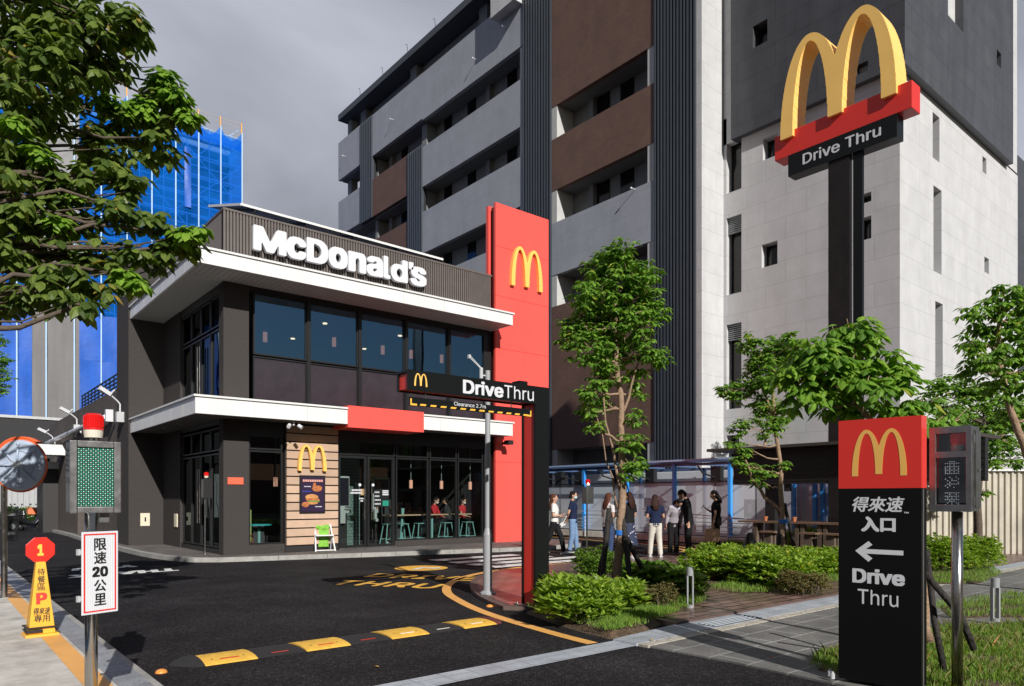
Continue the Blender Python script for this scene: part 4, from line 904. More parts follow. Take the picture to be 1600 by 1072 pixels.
for i in range(15): x = 24.3 - i * 2.02; mb.box(x - .05, x + .05, 70.7, 70.8, 37.2, 38.3)
mb.build('top_posts', mat('orange_tube', (.75, .38, .10), .6), SC)
mb = MB()
for z in (37.8, 38.2): mb.bar((-10, 70.75, z), (24.3, 70.75, z), .03)
mb.build('top_lines', mat('line_tan', (.5, .4, .3), .7), SC)
# building across the street, behind the camera: it is what the shop glass mirrors
OB = thing('street_building', 'reddish building across the street, mirrored in the restaurant glass', 'building', (10, -32, 0))
wall('y', -32, -.3, -40, 70, 0, 12.5, [(x, x + 2.2, z, z + 1.5) for x in range(-38, 68, 5) for z in (1, 4.6, 8.4)], 'facade', mat('plum_render', (.20, .10, .10), .8, var=.2, vs=.4), OB, pane=hole_dark, panename='street_window')
bx('street_mass', MATS['plum_render'], OB, -40, 70, -44, -32.32, 0, 12.4)
# ================================================================== SIGNS
# clearance portal
PT = thing('clearance_portal', 'black and red height portal with lettering and a striped bar hanging below its arm', 'sign gantry', (6.68, 7.55, .06))
b = MB(); b.box(6.70, 6.965, 7.55, 7.58, .06, 3.18); b.box(6.70, 6.965, 7.82, 7.85, .06, 3.18); b.box(6.93, 6.965, 7.58, 7.82, .06, 3.18); b.build('column', sign_black, PT)
red_in = mat('red_recess', (.72, .045, .03), .4)
bx('red_side', red_in, PT, 6.72, 6.93, 7.585, 7.815, .06, 2.93)
b = MB(); b.box(4.62, 6.699, 7.55, 7.58, 2.93, 3.18); b.box(4.62, 6.699, 7.80, 7.83, 2.93, 3.18); b.box(4.62, 6.7, 7.58, 7.80, 3.15, 3.18); b.build('arm', sign_black, PT)
b = MB(); b.box(4.64, 6.69, 7.585, 7.795, 2.95, 3.14); b.build('red_core', red_in, PT)
bx('top_box', sign_black, PT, 6.45, 6.60, 7.60, 7.76, 3.18, 3.24)
bx('base_plate', steel_d, PT, 6.60, 7.05, 7.48, 7.92, .062, .078)
b = MB()
for x in (6.64, 7.01):
    for y in (7.52, 7.88): b.cyl(x, y, .078, .11, .016, 8)
b.build('anchor_bolts', steel, PT)
M = frame((4.70, 7.543, 2.985), (1, 0, 0), (0, 0, 1)); arches(M, .19, .16, .006).build('gold_arches', gold, PT)
def L(body, x, z, size, fit, bold, m, par, nm, y, **k):
    return lettering(body, frame((x, y, z), (1, 0, 0), (0, 0, 1)), size, .004, bold, fit=fit, **k).build(nm, m, par)
xa_, xb_, xc_, xd_ = [PY(v, 600, 7.543).x for v in (723.5, 786.8, 788, 834)]
L('Drive', xa_, 2.960, 1, xb_ - xa_, .03, letter_white, PT, 'sign_lettering', 7.543, res=36, height=.185, by=.018); L('Thru', xc_, 2.962, 1, xd_ - xc_, .0, letter_white, PT, 'sign_lettering', 7.543, res=36, height=.180)
HB = bx('hanging_bar', sign_black, PT, 4.62, 6.60, 7.52, 7.545, 2.735, 2.84)
b = MB()
for k in range(12): x = 4.76 + k * .153; b.add([(x, 7.516, 2.742), (x + .085, 7.516, 2.742), (x + .10, 7.516, 2.764), (x + .015, 7.516, 2.764)], [(0, 1, 2, 3)])
b.box(4.625, 4.645, 7.514, 7.517, 2.737, 2.82); b.box(4.645, 4.72, 7.514, 7.517, 2.737, 2.76); b.box(6.575, 6.595, 7.514, 7.517, 2.737, 2.82); b.box(6.50, 6.575, 7.514, 7.517, 2.737, 2.76); b.build('yellow_stripes', mat('stripe_yellow', (.85, .48, .06), .5), HB)
lettering('Clearance 2.7m', frame((PY(709.5, 637, 7.513).x, 7.513, 2.785), (1, 0, 0), (0, 0, 1)), .062, .001, .006, fit=PY(759, 640, 7.513).x - PY(709.5, 637, 7.513).x, res=40, height=.050).build('clearance_lettering', letter_white, HB)
b = MB()
for x in (4.9, 6.3): b.cyl(x, 7.6, 2.83, 2.95, .008, 6)
b.build('hanger_rods', steel_d, HB)
# entrance monolith (local: x along the face, front at y=0)
MO = thing('entrance_monolith', 'tall black and red entrance sign with gold arches and a white left arrow', 'sign', (6.10, 2.935, .05), math.atan2(-.637, .07)); Lc = dict(local=True); zb = -.05
b = MB(); b.box(0, .64, 0, .045, 0, 1.68 + zb); b.box(0, .64, .115, .15, 0, 1.68 + zb); b.box(.01, .625, .045, .115, 0, 1.68 + zb); b.build('black_panel', mat('monolith_black', (.006, .006, .006), .42, spec=.16), MO, **Lc)
b = MB(); b.box(0, .64, 0, .15, 1.68 + zb, 2.262 + zb); b.build('red_panel', red2, MO, **Lc)
bx('side_groove', mat('groove_grey', (.10, .10, .10), .5), MO, .625, .632, .05, .11, 0, 1.68 + zb, **Lc)
F_ = lambda s, z: frame((s * .64, -.002, z + zb), (1, 0, 0), (0, 0, 1))
arches(F_(.172, 1.782), .425, .39, .003, n=150).build('gold_arches', mat('gold_flat', (.85, .47, .11), .45), MO, **Lc)
lettering('得來速', F_(.175, 1.482), .135, .002, .022, cjk=True, fit=.405, shear=.22, res=52, height=.128, by=.016).build('sign_characters', letter_white, MO, **Lc)
lettering('入口', F_(.29, 1.318), .135, .002, .05, cjk=True, fit=.265, res=44, height=.125, by=.035).build('sign_characters', letter_white, MO, **Lc)
lettering('TM', F_(.80, 1.475), .022, .001, .03, fit=.035, res=20).build('sign_lettering', letter_white, MO, **Lc)
lettering('Drive', F_(.178, .880), 1, .002, .032, fit=.405, res=48, height=.125, by=.02).build('sign_lettering', letter_white, MO, **Lc)
lettering('Thru', F_(.245, .705), 1, .002, .0, fit=.315, res=44, height=.125).build('sign_lettering', letter_white, MO, **Lc)
Ma = F_(.215, 1.152); P_ = lambda x, z: Ma @ Vector((x, z, 0))
MB().prism(((0, 0), (.105, .085), (.135, .055), (.085, .018), (.37, .018), (.37, -.020), (.085, -.020), (.135, -.058), (.105, -.088)), -.003, .001, Ma).build('white_arrow', letter_white, MO, **Lc)
b = MB()
for x, y in ((-.04, -.03), (-.09, .05), (.68, -.02)): b.cyl(x, y, -.01, .035, .02, 10); b.cyl(x, y, .035, .05, .012, 8)
b.build('anchor_bolts', galv, MO, **Lc)
# tall pylon with the arches
kp_ = .861; yk = lambda v: v * kp_; zk = lambda v: CZ + (v - CZ) * kp_
PY_ = thing('arches_pylon', 'very tall dark post carrying big yellow double arches on a red bar above the trees', 'pylon sign', (18.3, 8.8, 0)); X0 = yk(21.21)
pst = mat('weathered_post', (.020, .016, .015), .5, var=.4, vs=2.5, stain=.3, spec=.3)
bx('post', pst, PY_, X0 + .02, X0 + .14, yk(9.88), yk(10.53), 0, zk(11.8)); bx('rear_post', sign_black, PY_, X0 + .05, X0 + .15, yk(9.53), yk(9.80), 0, zk(11.8))
bx('red_bar', red2, PY_, X0, X0 + .49, yk(8.146), yk(12.281), zk(12.45), zk(13.22), bevel=.01)
bx('lettering_box', sign_black, PY_, X0 - .02, X0 + .36, yk(8.534), yk(11.807), zk(11.78), zk(12.45))
M = frame((X0 - .10, yk(12.02), zk(12.98)), (0, -1, 0), (0, 0, 1)); arches(M, yk(3.50), yk(2.93), .66, n=100).build('gold_arches', mat('gold_pylon', (1, .62, .17), .42, var=.05, vs=1.5), PY_, soft=35)
lettering('Drive Thru', frame((X0 - .03, yk(11.32), zk(11.98)), (0, -1, 0), (0, 0, 1)), 1, .01, .010, fit=yk(2.35), res=40, height=yk(.34)).build('sign_lettering', letter_white, PY_)
# lane display on the steel pole, left foreground
pl = DP(142.5, 900, 4.9)
LD = thing('lane_display', 'green dot-matrix display box on a steel pole with a red lamp on top, left foreground', 'traffic signal', (pl.x, pl.y, .10))
MB().cyl(0, 0, 0, 1.40, .040, 28).build('pole', steel, LD, smooth=False, **Lc)
for p in LD.children[-1].data.polygons:
    if len(p.vertices) == 4: p.use_smooth = True
z0, z1 = 1.40, 1.885
b = MB(); b.box(-.12, .17, .0, .22, z0, z1); b.build('display_case', steel_d, LD, bevel=.004, **Lc)
b = MB(); 
for q in ((-.13, -.085, z0 - .005, z1 + .005), (.135, .18, z0 - .005, z1 + .005), (-.085, .135, z0 - .005, z0 + .04), (-.085, .135, z1 - .04, z1 + .005)): b.box(q[0], q[1], -.03, -.001, q[2], q[3])
b.build('bezel', mat('brushed_bezel', (.36, .355, .35), .35, metal=.95, var=.15, vs=14), LD, bevel=.006, **Lc)
bx('dot_board', mat('led_board', (.004, .035, .024), .5), LD, -.085, .135, -.012, -.002, z0 + .04, z1 - .04, **Lc)
rr0 = random.Random(9); g1_ = MB(); g2_ = MB(); nx_, nz_ = 15, 30
for i in range(nx_):
    for j in range(nz_):
        x = -.076 + i * .203 / (nx_ - 1); z = z0 + .05 + j * (z1 - z0 - .10) / (nz_ - 1)
        (g1_ if (i + j) % 2 else g2_).box(x - .0027, x + .0027, -.016, -.012, z - .0027, z + .0027)
g1_.build('lit_dots', mat('led_white', (.5, .75, .68), .4, emit=((.55, 1, .85), .35)), LD, **Lc); g2_.build('green_dots', mat('led_green', (.01, .35, .18), .4, emit=((.0, .8, .4), .25)), LD, **Lc)
b = MB()
for k in range(5): b.box(-.1305, -.12, .06, .16, z1 - .06 - k * .035, z1 - .045 - k * .035)
b.box(-.15, -.13, .02, .05, z0 + .20, z0 + .24); b.build('vent_slots', dark_metal, LD, **Lc)
bx('bracket', steel_d, LD, .055, .115, .03, .10, z0 - .07, z0, **Lc)
lens = mat('red_lens', (.60, .012, .012), .12, coat=.6, emit=((1, .02, .01), .06)); base_w = mat('cream_base', (.75, .70, .58), .4)
def beacon(par, x, y, z, s=1.):
    mb = MB(); mb.loft([(x, y, z + .055 * s), (x, y, z + .07 * s), (x, y, z + .16 * s), (x, y, z + .172 * s)], [.066 * s, .062 * s, .058 * s, .045 * s], 28); o = mb.build('red_lens', lens, par, local=True, smooth=False)
    rb2 = MB()
    for k in range(28): a = 2 * math.pi * k / 28; rb2.box(-.002 * s, .002 * s, -.002, .002, z + .075 * s, z + .155 * s, Matrix.Translation((x + .0625 * s * math.cos(a), y + .0625 * s * math.sin(a), 0)))
    rb2.build('lens_ribs', lens, o, local=True)
    MB().loft([(x, y, z), (x, y, z + .055 * s)], [.058 * s, .064 * s], 24).build('beacon_base', base_w, par, local=True); MB().cyl(x, y, z - .03, z, .025 * s, 10).build('beacon_stem', steel, par, local=True)
beacon(LD, .03, .10, z1 + .035, .98)
# speed plate
p1 = DP(127.4, 900, 4.72); p2 = DP(184.4, 900, 4.93); ang = math.atan2(p2.y - p1.y, p2.x - p1.x)
SP = thing('speed_limit_plate', 'white plate with red border and speed limit characters, clamped to the steel pole', 'road sign', (p1.x, p1.y, .82), ang)
wS = (p2 - p1).xy.length; hS = .553
foil = mat('reflective_white', (.74, .76, .80), .3, var=.05, vs=30)
def holo(m):
    t = m.node_tree; b_ = t.nodes['Principled BSDF']; tcn = t.nodes.new('ShaderNodeTexCoord'); wv = t.nodes.new('ShaderNodeTexWave'); wv.inputs['Scale'].default_value = 26; wv.bands_direction = 'X'; t.links.new(tcn.outputs['Object'], wv.inputs['Vector'])
    cr = t.nodes.new('ShaderNodeValToRGB'); cr.color_ramp.elements[0].color = (.62, .64, .66, 1); cr.color_ramp.elements[1].color = (.80, .82, .86, 1); t.links.new(wv.outputs['Fac'], cr.inputs[0]); t.links.new(cr.outputs[0], b_.inputs['Base Color'])
holo(foil)
pb = MB().box(0, wS, 0, .004, 0, hS).build('plate', foil, SP, bevel=.001, **Lc)
b = MB(); t_w = .009; e_ = .014
for q in ((e_, e_ + t_w, e_, hS - e_), (wS - e_ - t_w, wS - e_, e_, hS - e_), (e_ + t_w, wS - e_ - t_w, e_, e_ + t_w), (e_ + t_w, wS - e_ - t_w, hS - e_ - t_w, hS - e_)): b.box(q[0], q[1], -.002, 0, q[2], q[3])
b.build('red_border', mat('sign_red', (.75, .03, .02), .4), pb, **Lc)
inkm = mat('black_ink', (.012, .012, .012), .5)
for i, (ch, fit, sz, z) in enumerate((('限', .083, .083, .425), ('速', .083, .083, .335), ('20', .105, .070, .247), ('公', .083, .080, .148), ('里', .080, .080, .055))):
    lettering(ch, frame(((wS - fit) / 2, -.0022, z), (1, 0, 0), (0, 0, 1)), sz, .0015, .02 if ch != '20' else .045, cjk=ch != '20', fit=fit, res=50, height=sz).build('sign_characters', inkm, pb, **Lc)
b = MB(); b.box(-.02, .0, .01, .03, .09, .13); b.box(-.02, .0, .01, .03, .40, .44); b.box(0, wS * .6, .005, .03, .10, .12); b.box(0, wS * .6, .005, .03, .41, .43); b.build('clamps', galv, SP, **Lc)
# right steel pole with lamp cabinet
pr = DP(1495.5, 900, 5.75)
RD = thing('exit_display', 'steel cabinet with red lamp and dotted characters, on a pole beside the black sign', 'traffic signal', (pr.x, pr.y, .05)); q0 = -.05
MB().cyl(0, 0, 0, 1.5 + q0, .041, 28).build('pole', steel, RD, **Lc)
for p in RD.children[-1].data.polygons:
    if len(p.vertices) == 4: p.use_smooth = True
z0, z1 = 1.495 + q0, 2.165 + q0
b = MB(); b.box(-.085, .085, -.13, .165, z0, z0 + .02); b.box(-.085, .085, -.13, .165, z1 - .02, z1); b.box(-.085, .085, -.13, -.11, z0 + .02, z1 - .02); b.box(-.085, .085, .145, .165, z0 + .02, z1 - .02); b.box(.06, .085, -.11, .145, z0 + .02, z1 - .02); b.build('cabinet', steel_d, RD, **Lc)
b = MB(); b.box(-.105, -.085, -.135, -.095, z0 - .005, z1 + .005); b.box(-.105, -.085, .12, .17, z0 - .005, z1 + .005); b.box(-.105, -.085, -.095, .12, z0 - .005, z0 + .05); b.box(-.105, -.085, -.095, .12, z1 - .05, z1 + .005); b.box(-.105, -.085, -.095, .12, z1 - .245, z1 - .195); b.build('door_frame', MATS['brushed_bezel'], RD, bevel=.003, **Lc)
b = MB(); b.box(-.02, .09, -.14, -.131, z0 + .03, z1 - .03); b.build('side_hatch', steel_d, RD, **Lc)
b = MB(); b.box(-.09, -.07, -.15, -.135, z0 + .05, z0 + .11); b.box(-.09, -.07, -.15, -.135, z1 - .13, z1 - .07); b.box(.0, .03, -.16, -.14, z0 + .32, z0 + .335); b.build('hinges', steel, RD, **Lc)
bx('dot_panel', hole_dark, RD, -.07, -.06, -.095, .12, z0 + .05, z1 - .245, **Lc)
dots = MB(); rr = random.Random(5)
_g = ["0111110010010011111101001001111110010010111111", "", ""]
for gI, rows in enumerate((("0011100", "1111111", "0010100", "1111111", "1010101", "1111111", "1010101", "1111111"), ("0010010", "1001001", "0101110", "0010001", "0111111", "1010000", "0100100"), ("1111111", "0010010", "1111111", "0101010", "1111111", "0011100", "0101011", "1001001"))):
    for r_, row in enumerate(rows):
        for c_, ch in enumerate(row):
            if ch == '1': yy = .06 - c_ * .0155; zz_ = z1 - .275 - gI * .125 - r_ * .0135; dots.box(-.074, -.070, yy - .0035, yy + .0035, zz_ - .0035, zz_ + .0035)
dots.build('display_dots', mat('dot_white', (.6, .62, .65), .4, emit=((.8, .9, 1), .25)), RD, **Lc)
beacon(RD, -.03, -.02, z1 - .19, .86)
MB().quad((-.088, -.095, z0 + .05), (-.088, .12, z0 + .05), (-.088, .12, z1 - .05), (-.088, -.095, z1 - .05)).build('cabinet_glass', glassmat('cabinet_glass', (.75, .78, .78), .05), RD, **Lc)
# warning posts further away
def warn_post(x, y, z, hb, ht, lb, boxm, w=.2, rot=0):
    t = thing('warning_post', lb, 'signal post', (x, y, z), rot, group='slim posts with red lamps')
    MB().cyl(0, 0, 0, hb, .022, 12).build('pole', steel, t, local=True); MB().cyl(0, 0, 0, .02, .07, 12).build('foot', steel_d, t, local=True)
    bx('box', boxm, t, -.07, w, -.07, .09, hb, ht, local=True, bevel=.006); bx('box_side', steel_d, t, -.078, -.07, -.06, .08, hb + .02, ht - .02, local=True)
    beacon(t, .03, .0, ht + .03, .85); return t
q = G(320.5, 866, .12); warn_post(q.x, q.y, .12, 1.47, 1.98, 'slim post with a black box and red lamp on the pavement corner', mat('black_box', (.02, .02, .02), .4), .17)
q = G(917, 880, .06); warn_post(q.x, q.y, .06, 1.40, 1.80, 'slim post with a steel box and red lamp by the lane bay near the men', steel_d, .16)
# traffic mirror seen from behind
q = G(6.5, 935, .1); mc = DP(30, 727, 10.45)
MR = thing('traffic_mirror', 'round convex traffic mirror seen from its ribbed grey back, orange rim and hood', 'traffic mirror', (q.x, q.y, .10))
MB().cyl(0, 0, 0, 2.08, .042, 20).build('pole', steel, MR, local=True, smooth=False)
vd = Vector((mc.x, mc.y, 0)).normalized(); nrm = (Matrix.Rotation(rad(-34), 3, 'Z') @ vd).normalized(); sx_ = Vector((0, 0, 1)).cross(nrm).normalized(); off = Vector((q.x, q.y, .10))
MM = Matrix(((sx_.x, 0, nrm.x, mc.x - q.x), (sx_.y, 0, nrm.y, mc.y - q.y), (0, 1, 0, mc.z - .1), (0, 0, 0, 1)))
def disc_loft(prof, n=40):
    vs = [MM @ Vector((r * math.cos(2 * math.pi * k / n), r * math.sin(2 * math.pi * k / n), z)) for r, z in prof for k in range(n)]; fs = []
    for i in range(len(prof) - 1):
        for k in range(n): fs.append((i * n + k, i * n + (k + 1) % n, (i + 1) * n + (k + 1) % n, (i + 1) * n + k))
    return MB().add(vs, fs + [tuple(range(n))])
bk = mat('mirror_back', (.40, .47, .58), .45, var=.06, vs=5); org = mat('orange_rim', (.80, .14, .04), .45)
disc_loft([(.05, -.035), (.14, -.03), (.20, -.012), (.33, -.012), (.365, .0), (.375, .02)]).build('mirror_back', bk, MR, local=True)
disc_loft([(.374, .018), (.395, .012), (.40, .03), (.385, .045), (.1, .07)]).build('rim', org, MR, local=True, smooth=True)
b = MB()
for k in range(8):
    a = math.pi * k / 4; b.loft([MM @ Vector((r * math.cos(a), r * math.sin(a), z)) for r, z in ((.04, -.045), (.15, -.042), (.30, -.022))], [.018, .017, .012], 8); b.ball(MM @ Vector((.31 * math.cos(a), .31 * math.sin(a), -.02)), .026, 8, 6)
n = 40
b.loft([MM @ Vector((.215 * math.cos(2 * math.pi * k / n), .215 * math.sin(2 * math.pi * k / n), -.014)) for k in range(n + 1)], .011, 6)
b.build('back_ribs', bk, MR, local=True, smooth=True)
vs = []; n = 20
for k in range(n + 1):
    a = rad(-25) + rad(150) * k / n
    for r, z in ((.40, .01), (.425, .02), (.43, .14), (.405, .14)): vs.append(MM @ Vector((r * math.cos(a), r * math.sin(a), z)))
MB().add(vs, [(i * 4 + j, i * 4 + (j + 1) % 4, i * 4 + 4 + (j + 1) % 4, i * 4 + 4 + j) for i in range(n) for j in range(4)]).build('hood', org, MR, local=True, smooth=True)
b = MB(); b.bar((0, 0, mc.z - .1), MM @ Vector((0, 0, -.03)), .05, .09); b.bar(MM @ Vector((-.07, 0, -.045)), MM @ Vector((.07, 0, -.045)), .02, .10); b.build('bracket', galv, MR, local=True)
b = MB(); b.box(-.05, .05, -.05, .05, .0, .015); b.build('foot', galv, MR, local=True)
hb_ = DP(14, 800, 10.8)
SG = thing('sign_back', 'small clear sign panel clamped to the mirror pole, seen from behind', 'sign', (q.x + .05, q.y + .06, .95), rad(-38)); bx('panel', glassmat('clear_panel', (.62, .64, .66), .05, .3), SG, -.04, .16, 0, .008, 0, .52, local=True); bx('clamp', galv, SG, -.07, .12, -.03, -.001, .10, .14, local=True); bx('clamp', galv, SG, -.07, .12, -.03, -.001, .38, .42, local=True)
# waiting bay cone
q = G(63, 992, .104)
CN = thing('parking_cone', 'tall yellow four-sided cone board with a red octagon numbered 1 on top', 'cone sign', (q.x, q.y, .104), rad(2))
yel = mat('cone_yellow', (.88, .45, .04), .42, var=.04, vs=3)
b = MB(); b.loft([(0, 0, 0), (0, 0, .03)], [.225, .215], 4, ref=(1, 1, 0)); b.build('cone_base', yel, CN, bevel=.006, **Lc)
b = MB(); b.loft([(0, 0, .03), (0, 0, .80)], [.175, .062], 4, ref=(1, 1, 0)); b.build('cone_body', yel, CN, bevel=.006, **Lc)
oc = [(.145 * math.cos(rad(22.5 + 45 * k)), .145 * math.sin(rad(22.5 + 45 * k))) for k in range(8)]
Mo = frame((0, .012, .93), (1, 0, 0), (0, 0, 1))
MB().prism(oc, 0, .024, Mo).build('octagon', mat('octagon_red', (.85, .03, .02), .35), CN, bevel=.003, **Lc)
lettering('1', frame((-.028, -.013, .865), (1, 0, 0), (0, 0, 1)), .18, .001, .06, fit=.058, res=40, height=.125).build('number', mat('number_yellow', (.9, .55, .08), .5), CN, **Lc)
sl = math.atan((.175 - .062) * .7071 / .77)
def cone_text(body, z, fit, size, m, cjk=True, bold=.012, shear=0):
    w_ = (.175 - (z - .03) / .77 * .113) * .7071; M_ = Matrix.Translation((0, -w_ - .002, z)) @ Matrix.Rotation(-sl, 4, 'X'); M_ = M_ @ frame((-fit / 2, 0, 0), (1, 0, 0), (0, 0, 1))
    lettering(body, M_, size, .001, bold, cjk=cjk, fit=fit, res=50, shear=shear, height=size).build('cone_characters', m, CN, **Lc)
cone_text('待', .655, .07, .075, inkm); cone_text('餐', .575, .072, .075, inkm); cone_text('區', .495, .072, .075, inkm); cone_text('P', .345, .10, .125, mat('sign_red2', (.80, .05, .03), .4), False, .05); cone_text('得來速', .235, .155, .075, inkm, bold=.02, shear=.15); cone_text('專用', .155, .145, .08, inkm)
b = MB()
for sx in (-1, 1): b.bar((sx * .135, -.13, .10), (sx * .135, .13, .10), .018); b.bar((sx * .14, -.13, .06), (sx * .14, .13, .06), .014)
for sy in (-1, 1): b.bar((-.15, sy * .135, .10), (.15, sy * .135, .10), .015); b.bar((-.13, sy * .14, .065), (.0, sy * .14, .065), .014, .03)
b.build('black_clips', dark_metal, CN, **Lc)
# lamp post on the nose
q = G(762, 928, .06)
LP = thing('lamp_post', 'round grey lamp post with a thick lower sleeve on the paved nose', 'post', (q.x, q.y, .06))
MB().loft([(0, 0, .04), (0, 0, .95)], .072, 24).build('sleeve', grey_paint, LP, local=True, smooth=False); MB().loft([(0, 0, .95), (0, 0, 1.02), (0, 0, 1.06), (0, 0, 3.58)], [.072, .055, .044, .040], 20).build('shaft', grey_paint, LP, local=True)
MB().loft([(0, 0, 0), (0, 0, .02), (0, 0, .06)], [.13, .13, .075], 8).build('flange', grey_paint, LP, local=True)
b = MB(); b.cyl(-.10, .04, 3.45, 3.62, .03, 10); b.bar((0, 0, 3.5), (-.10, .04, 3.5), .02); b.bar((-.09, .04, 3.6), (-.27, .12, 3.78), .012); b.bar((-.07, .04, 3.6), (-.25, .12, 3.80), .008); b.box(-.30, -.26, .10, .14, 3.76, 3.82); b.build('side_arm', galv, LP, local=True)
# bollard lights
def bollard(px, py, top, lb):
    q = G(px, py, .09); D_ = (q - Vector((0, 0, CZ))).xy.dot(Vector(FV)); H_ = CZ - (top - HZ) / FP * D_ - .06
    t = thing('bollard_light', lb, 'bollard', (q.x, q.y, .06), rad(-40), group='grey bollard lights'); gm_ = mat('bollard_grey', (.30, .31, .32), .5, var=.1, vs=8)
    MB().cyl(0, 0, H_ - .12, H_, .048, 20).build('head', gm_, t, local=True); b = MB(); b.box(-.046, -.028, -.03, .03, .03, H_ - .12); b.box(.028, .046, -.03, .03, .03, H_ - .12); b.build('legs', gm_, t, local=True); MB().cyl(0, 0, 0, .04, .055, 16).build('foot', gm_, t, local=True)
bollard(1078, 946, 886, 'grey bollard light between the two planting beds'); bollard(1555, 967, 903, 'grey bollard light in the grass at the right edge')
# folding rack with a green cloth
q = G(506, 861, .12); q = Vector((q.x, 18.32, 0)) if False else q
RK = thing('folding_rack', 'small white folding rack holding a crumpled green cloth, in front of the wood panel', 'rack', (q.x, q.y, .12), rad(-12)); b = MB(); wm = mat('white_enamel', (.75, .75, .75), .4)
for sx in (-1, 1): b.bar((sx * .22, -.17, 0), (sx * .17, .12, .62), .028); b.bar((sx * .20, .20, 0), (sx * .17, -.06, .42), .025)
b.bar((-.22, -.16, .03), (.22, -.16, .03), .022); b.bar((-.2, .19, .03), (.2, .19, .03), .022); b.bar((-.17, .12, .60), (.17, .12, .60), .022); b.box(-.2, .2, -.13, .05, .36, .385); b.build('rack_frame', wm, RK, local=True)
gc = mat('green_cloth', (.22, .50, .06), .8, var=.35, vs=14, bump=1, bs=25)
CL = thing('green_cloth', 'bright green cloth draped over the white folding rack', 'cloth', (q.x, q.y, .12), rad(-12)); rr = random.Random(3); b = MB()
for k in range(11): b.ball((rr.uniform(-.15, .10), .1 + rr.uniform(-.04, .04), .52 + rr.uniform(-.05, .06)), (rr.uniform(.04, .08), .05, rr.uniform(.05, .08)), 10, 6)
b.box(-.12, .13, .06, .09, .08, .55); b.build('cloth_folds', gc, CL, local=True, remesh=.018)
RK.scale = CL.scale = (1.22, 1.22, 1.18)
# black A-board
q = G(1172, 881, .06)
AB = thing('a_board', 'folded black A-frame board standing at the plaza edge behind the hedge', 'sign board', (q.x, q.y, .061), rad(20))
for s in (-1, 1): MB().add([(-.22, s * .24, 0), (.22, s * .24, 0), (.22, s * .02, .72), (-.22, s * .02, .72), (-.22, s * .20, 0), (.22, s * .20, 0), (.22, s * .0, .70), (-.22, s * .0, .70)], [(0, 1, 2, 3), (4, 5, 6, 7), (0, 1, 5, 4), (2, 3, 7, 6), (0, 3, 7, 4), (1, 2, 6, 5)]).build('leaf_panel', mat('board_black', (.012, .012, .013), .5), AB, local=True)
# wooden bar counter with plank stools
old_wood = mat('weathered_wood', (.13, .095, .07), .75, var=.3, vs=9, stain=.2); old_top = mat('counter_wood', (.17, .105, .065), .6, var=.25, vs=5)
CT = thing('outdoor_counter', 'long weathered wooden bar counter on plank legs below the dark shelter', 'counter', (17.5, 9.4, .1)); bx('counter_top', old_top, CT, 17.35, 17.75, 7.7, 11.15, .93, .98)
for px_ in (1183, 1247.6, 1256.5, 1283, 1292):
    y = PX(px_, 860, 17.5).y; bx('leg', old_wood, CT, 17.40, 17.52, y - .05, y + .05, .1, .93)
for px_ in (1189, 1206):
    y = PX(px_, 860, 17.6).y; bx('leg', old_wood, CT, 17.55, 17.65, y - .04, y + .04, .1, .93)
for px_, lb in ((1203, 'wooden plank stool left of the staked tree'), (1266, 'wooden plank stool right of the staked tree'), (1301, 'wooden plank stool beside the black sign')):
    y = PX(px_, 860, 17.0).y; t = thing('plank_stool', lb, 'stool', (17.0, y, .1), group='plank stools at the outdoor counter'); bx('seat', old_top, t, -.18, .18, -.22, .22, .60, .64, local=True); bx('leg', old_wood, t, -.12, -.04, -.10, .10, 0, .6, local=True); bx('leg', old_wood, t, .06, .12, -.10, .10, 0, .6, local=True)
terra = mat('terracotta', (.48, .17, .07), .7)
for px_, lb in ((1241, 'small orange flower pot on the counter right of the staked tree'), (1196, 'small brown flower pot on the counter left of the staked tree')):
    p = PX(px_, 815, 17.5); t = thing('flower_pot', lb, 'pot', (p.x, p.y, .98)); MB().loft([(0, 0, 0), (0, 0, .09), (0, 0, .09), (0, 0, .12)], [.04, .055, .065, .065], 16).build('pot', terra, t, local=True); MB().cyl(0, 0, .118, .124, .05, 12).build('pot_soil', soil, t, local=True)
# dark shelter
SH = thing('shelter', 'black flat-roofed shelter with a deep fascia behind the wooden counter', 'shelter', (18.6, 10, .1)); shm = mat('shelter_black', (.012, .012, .013), .6)
bx('roof', mat('shelter_roof', (.05, .04, .035), .6), SH, 17.9, 19.35, 5.5, 12.55, 2.96, 3.04); b = MB(); b.box(18.3, 18.5, 5.5, 11.9, 1.98, 2.95); b.box(18.5, 19.3, 11.7, 11.9, 2.3, 2.95); b.box(18.35, 18.5, 10.2, 10.35, 1.78, 1.98); b.build('fascia', shm, SH)
for y0, y1 in ((10.72, 11.02), (7.9, 8.62)): bx('post', shm, SH, 18.52, 18.82, y0, y1, .1, 2.95)
b = MB()
for k in range(6): b.box(18.285, 18.30, 5.5, 11.9, 2.06 + k * .15, 2.10 + k * .15)
b.build('fascia_slats', mat('slat_black', (.012, .012, .013), .6), SH)
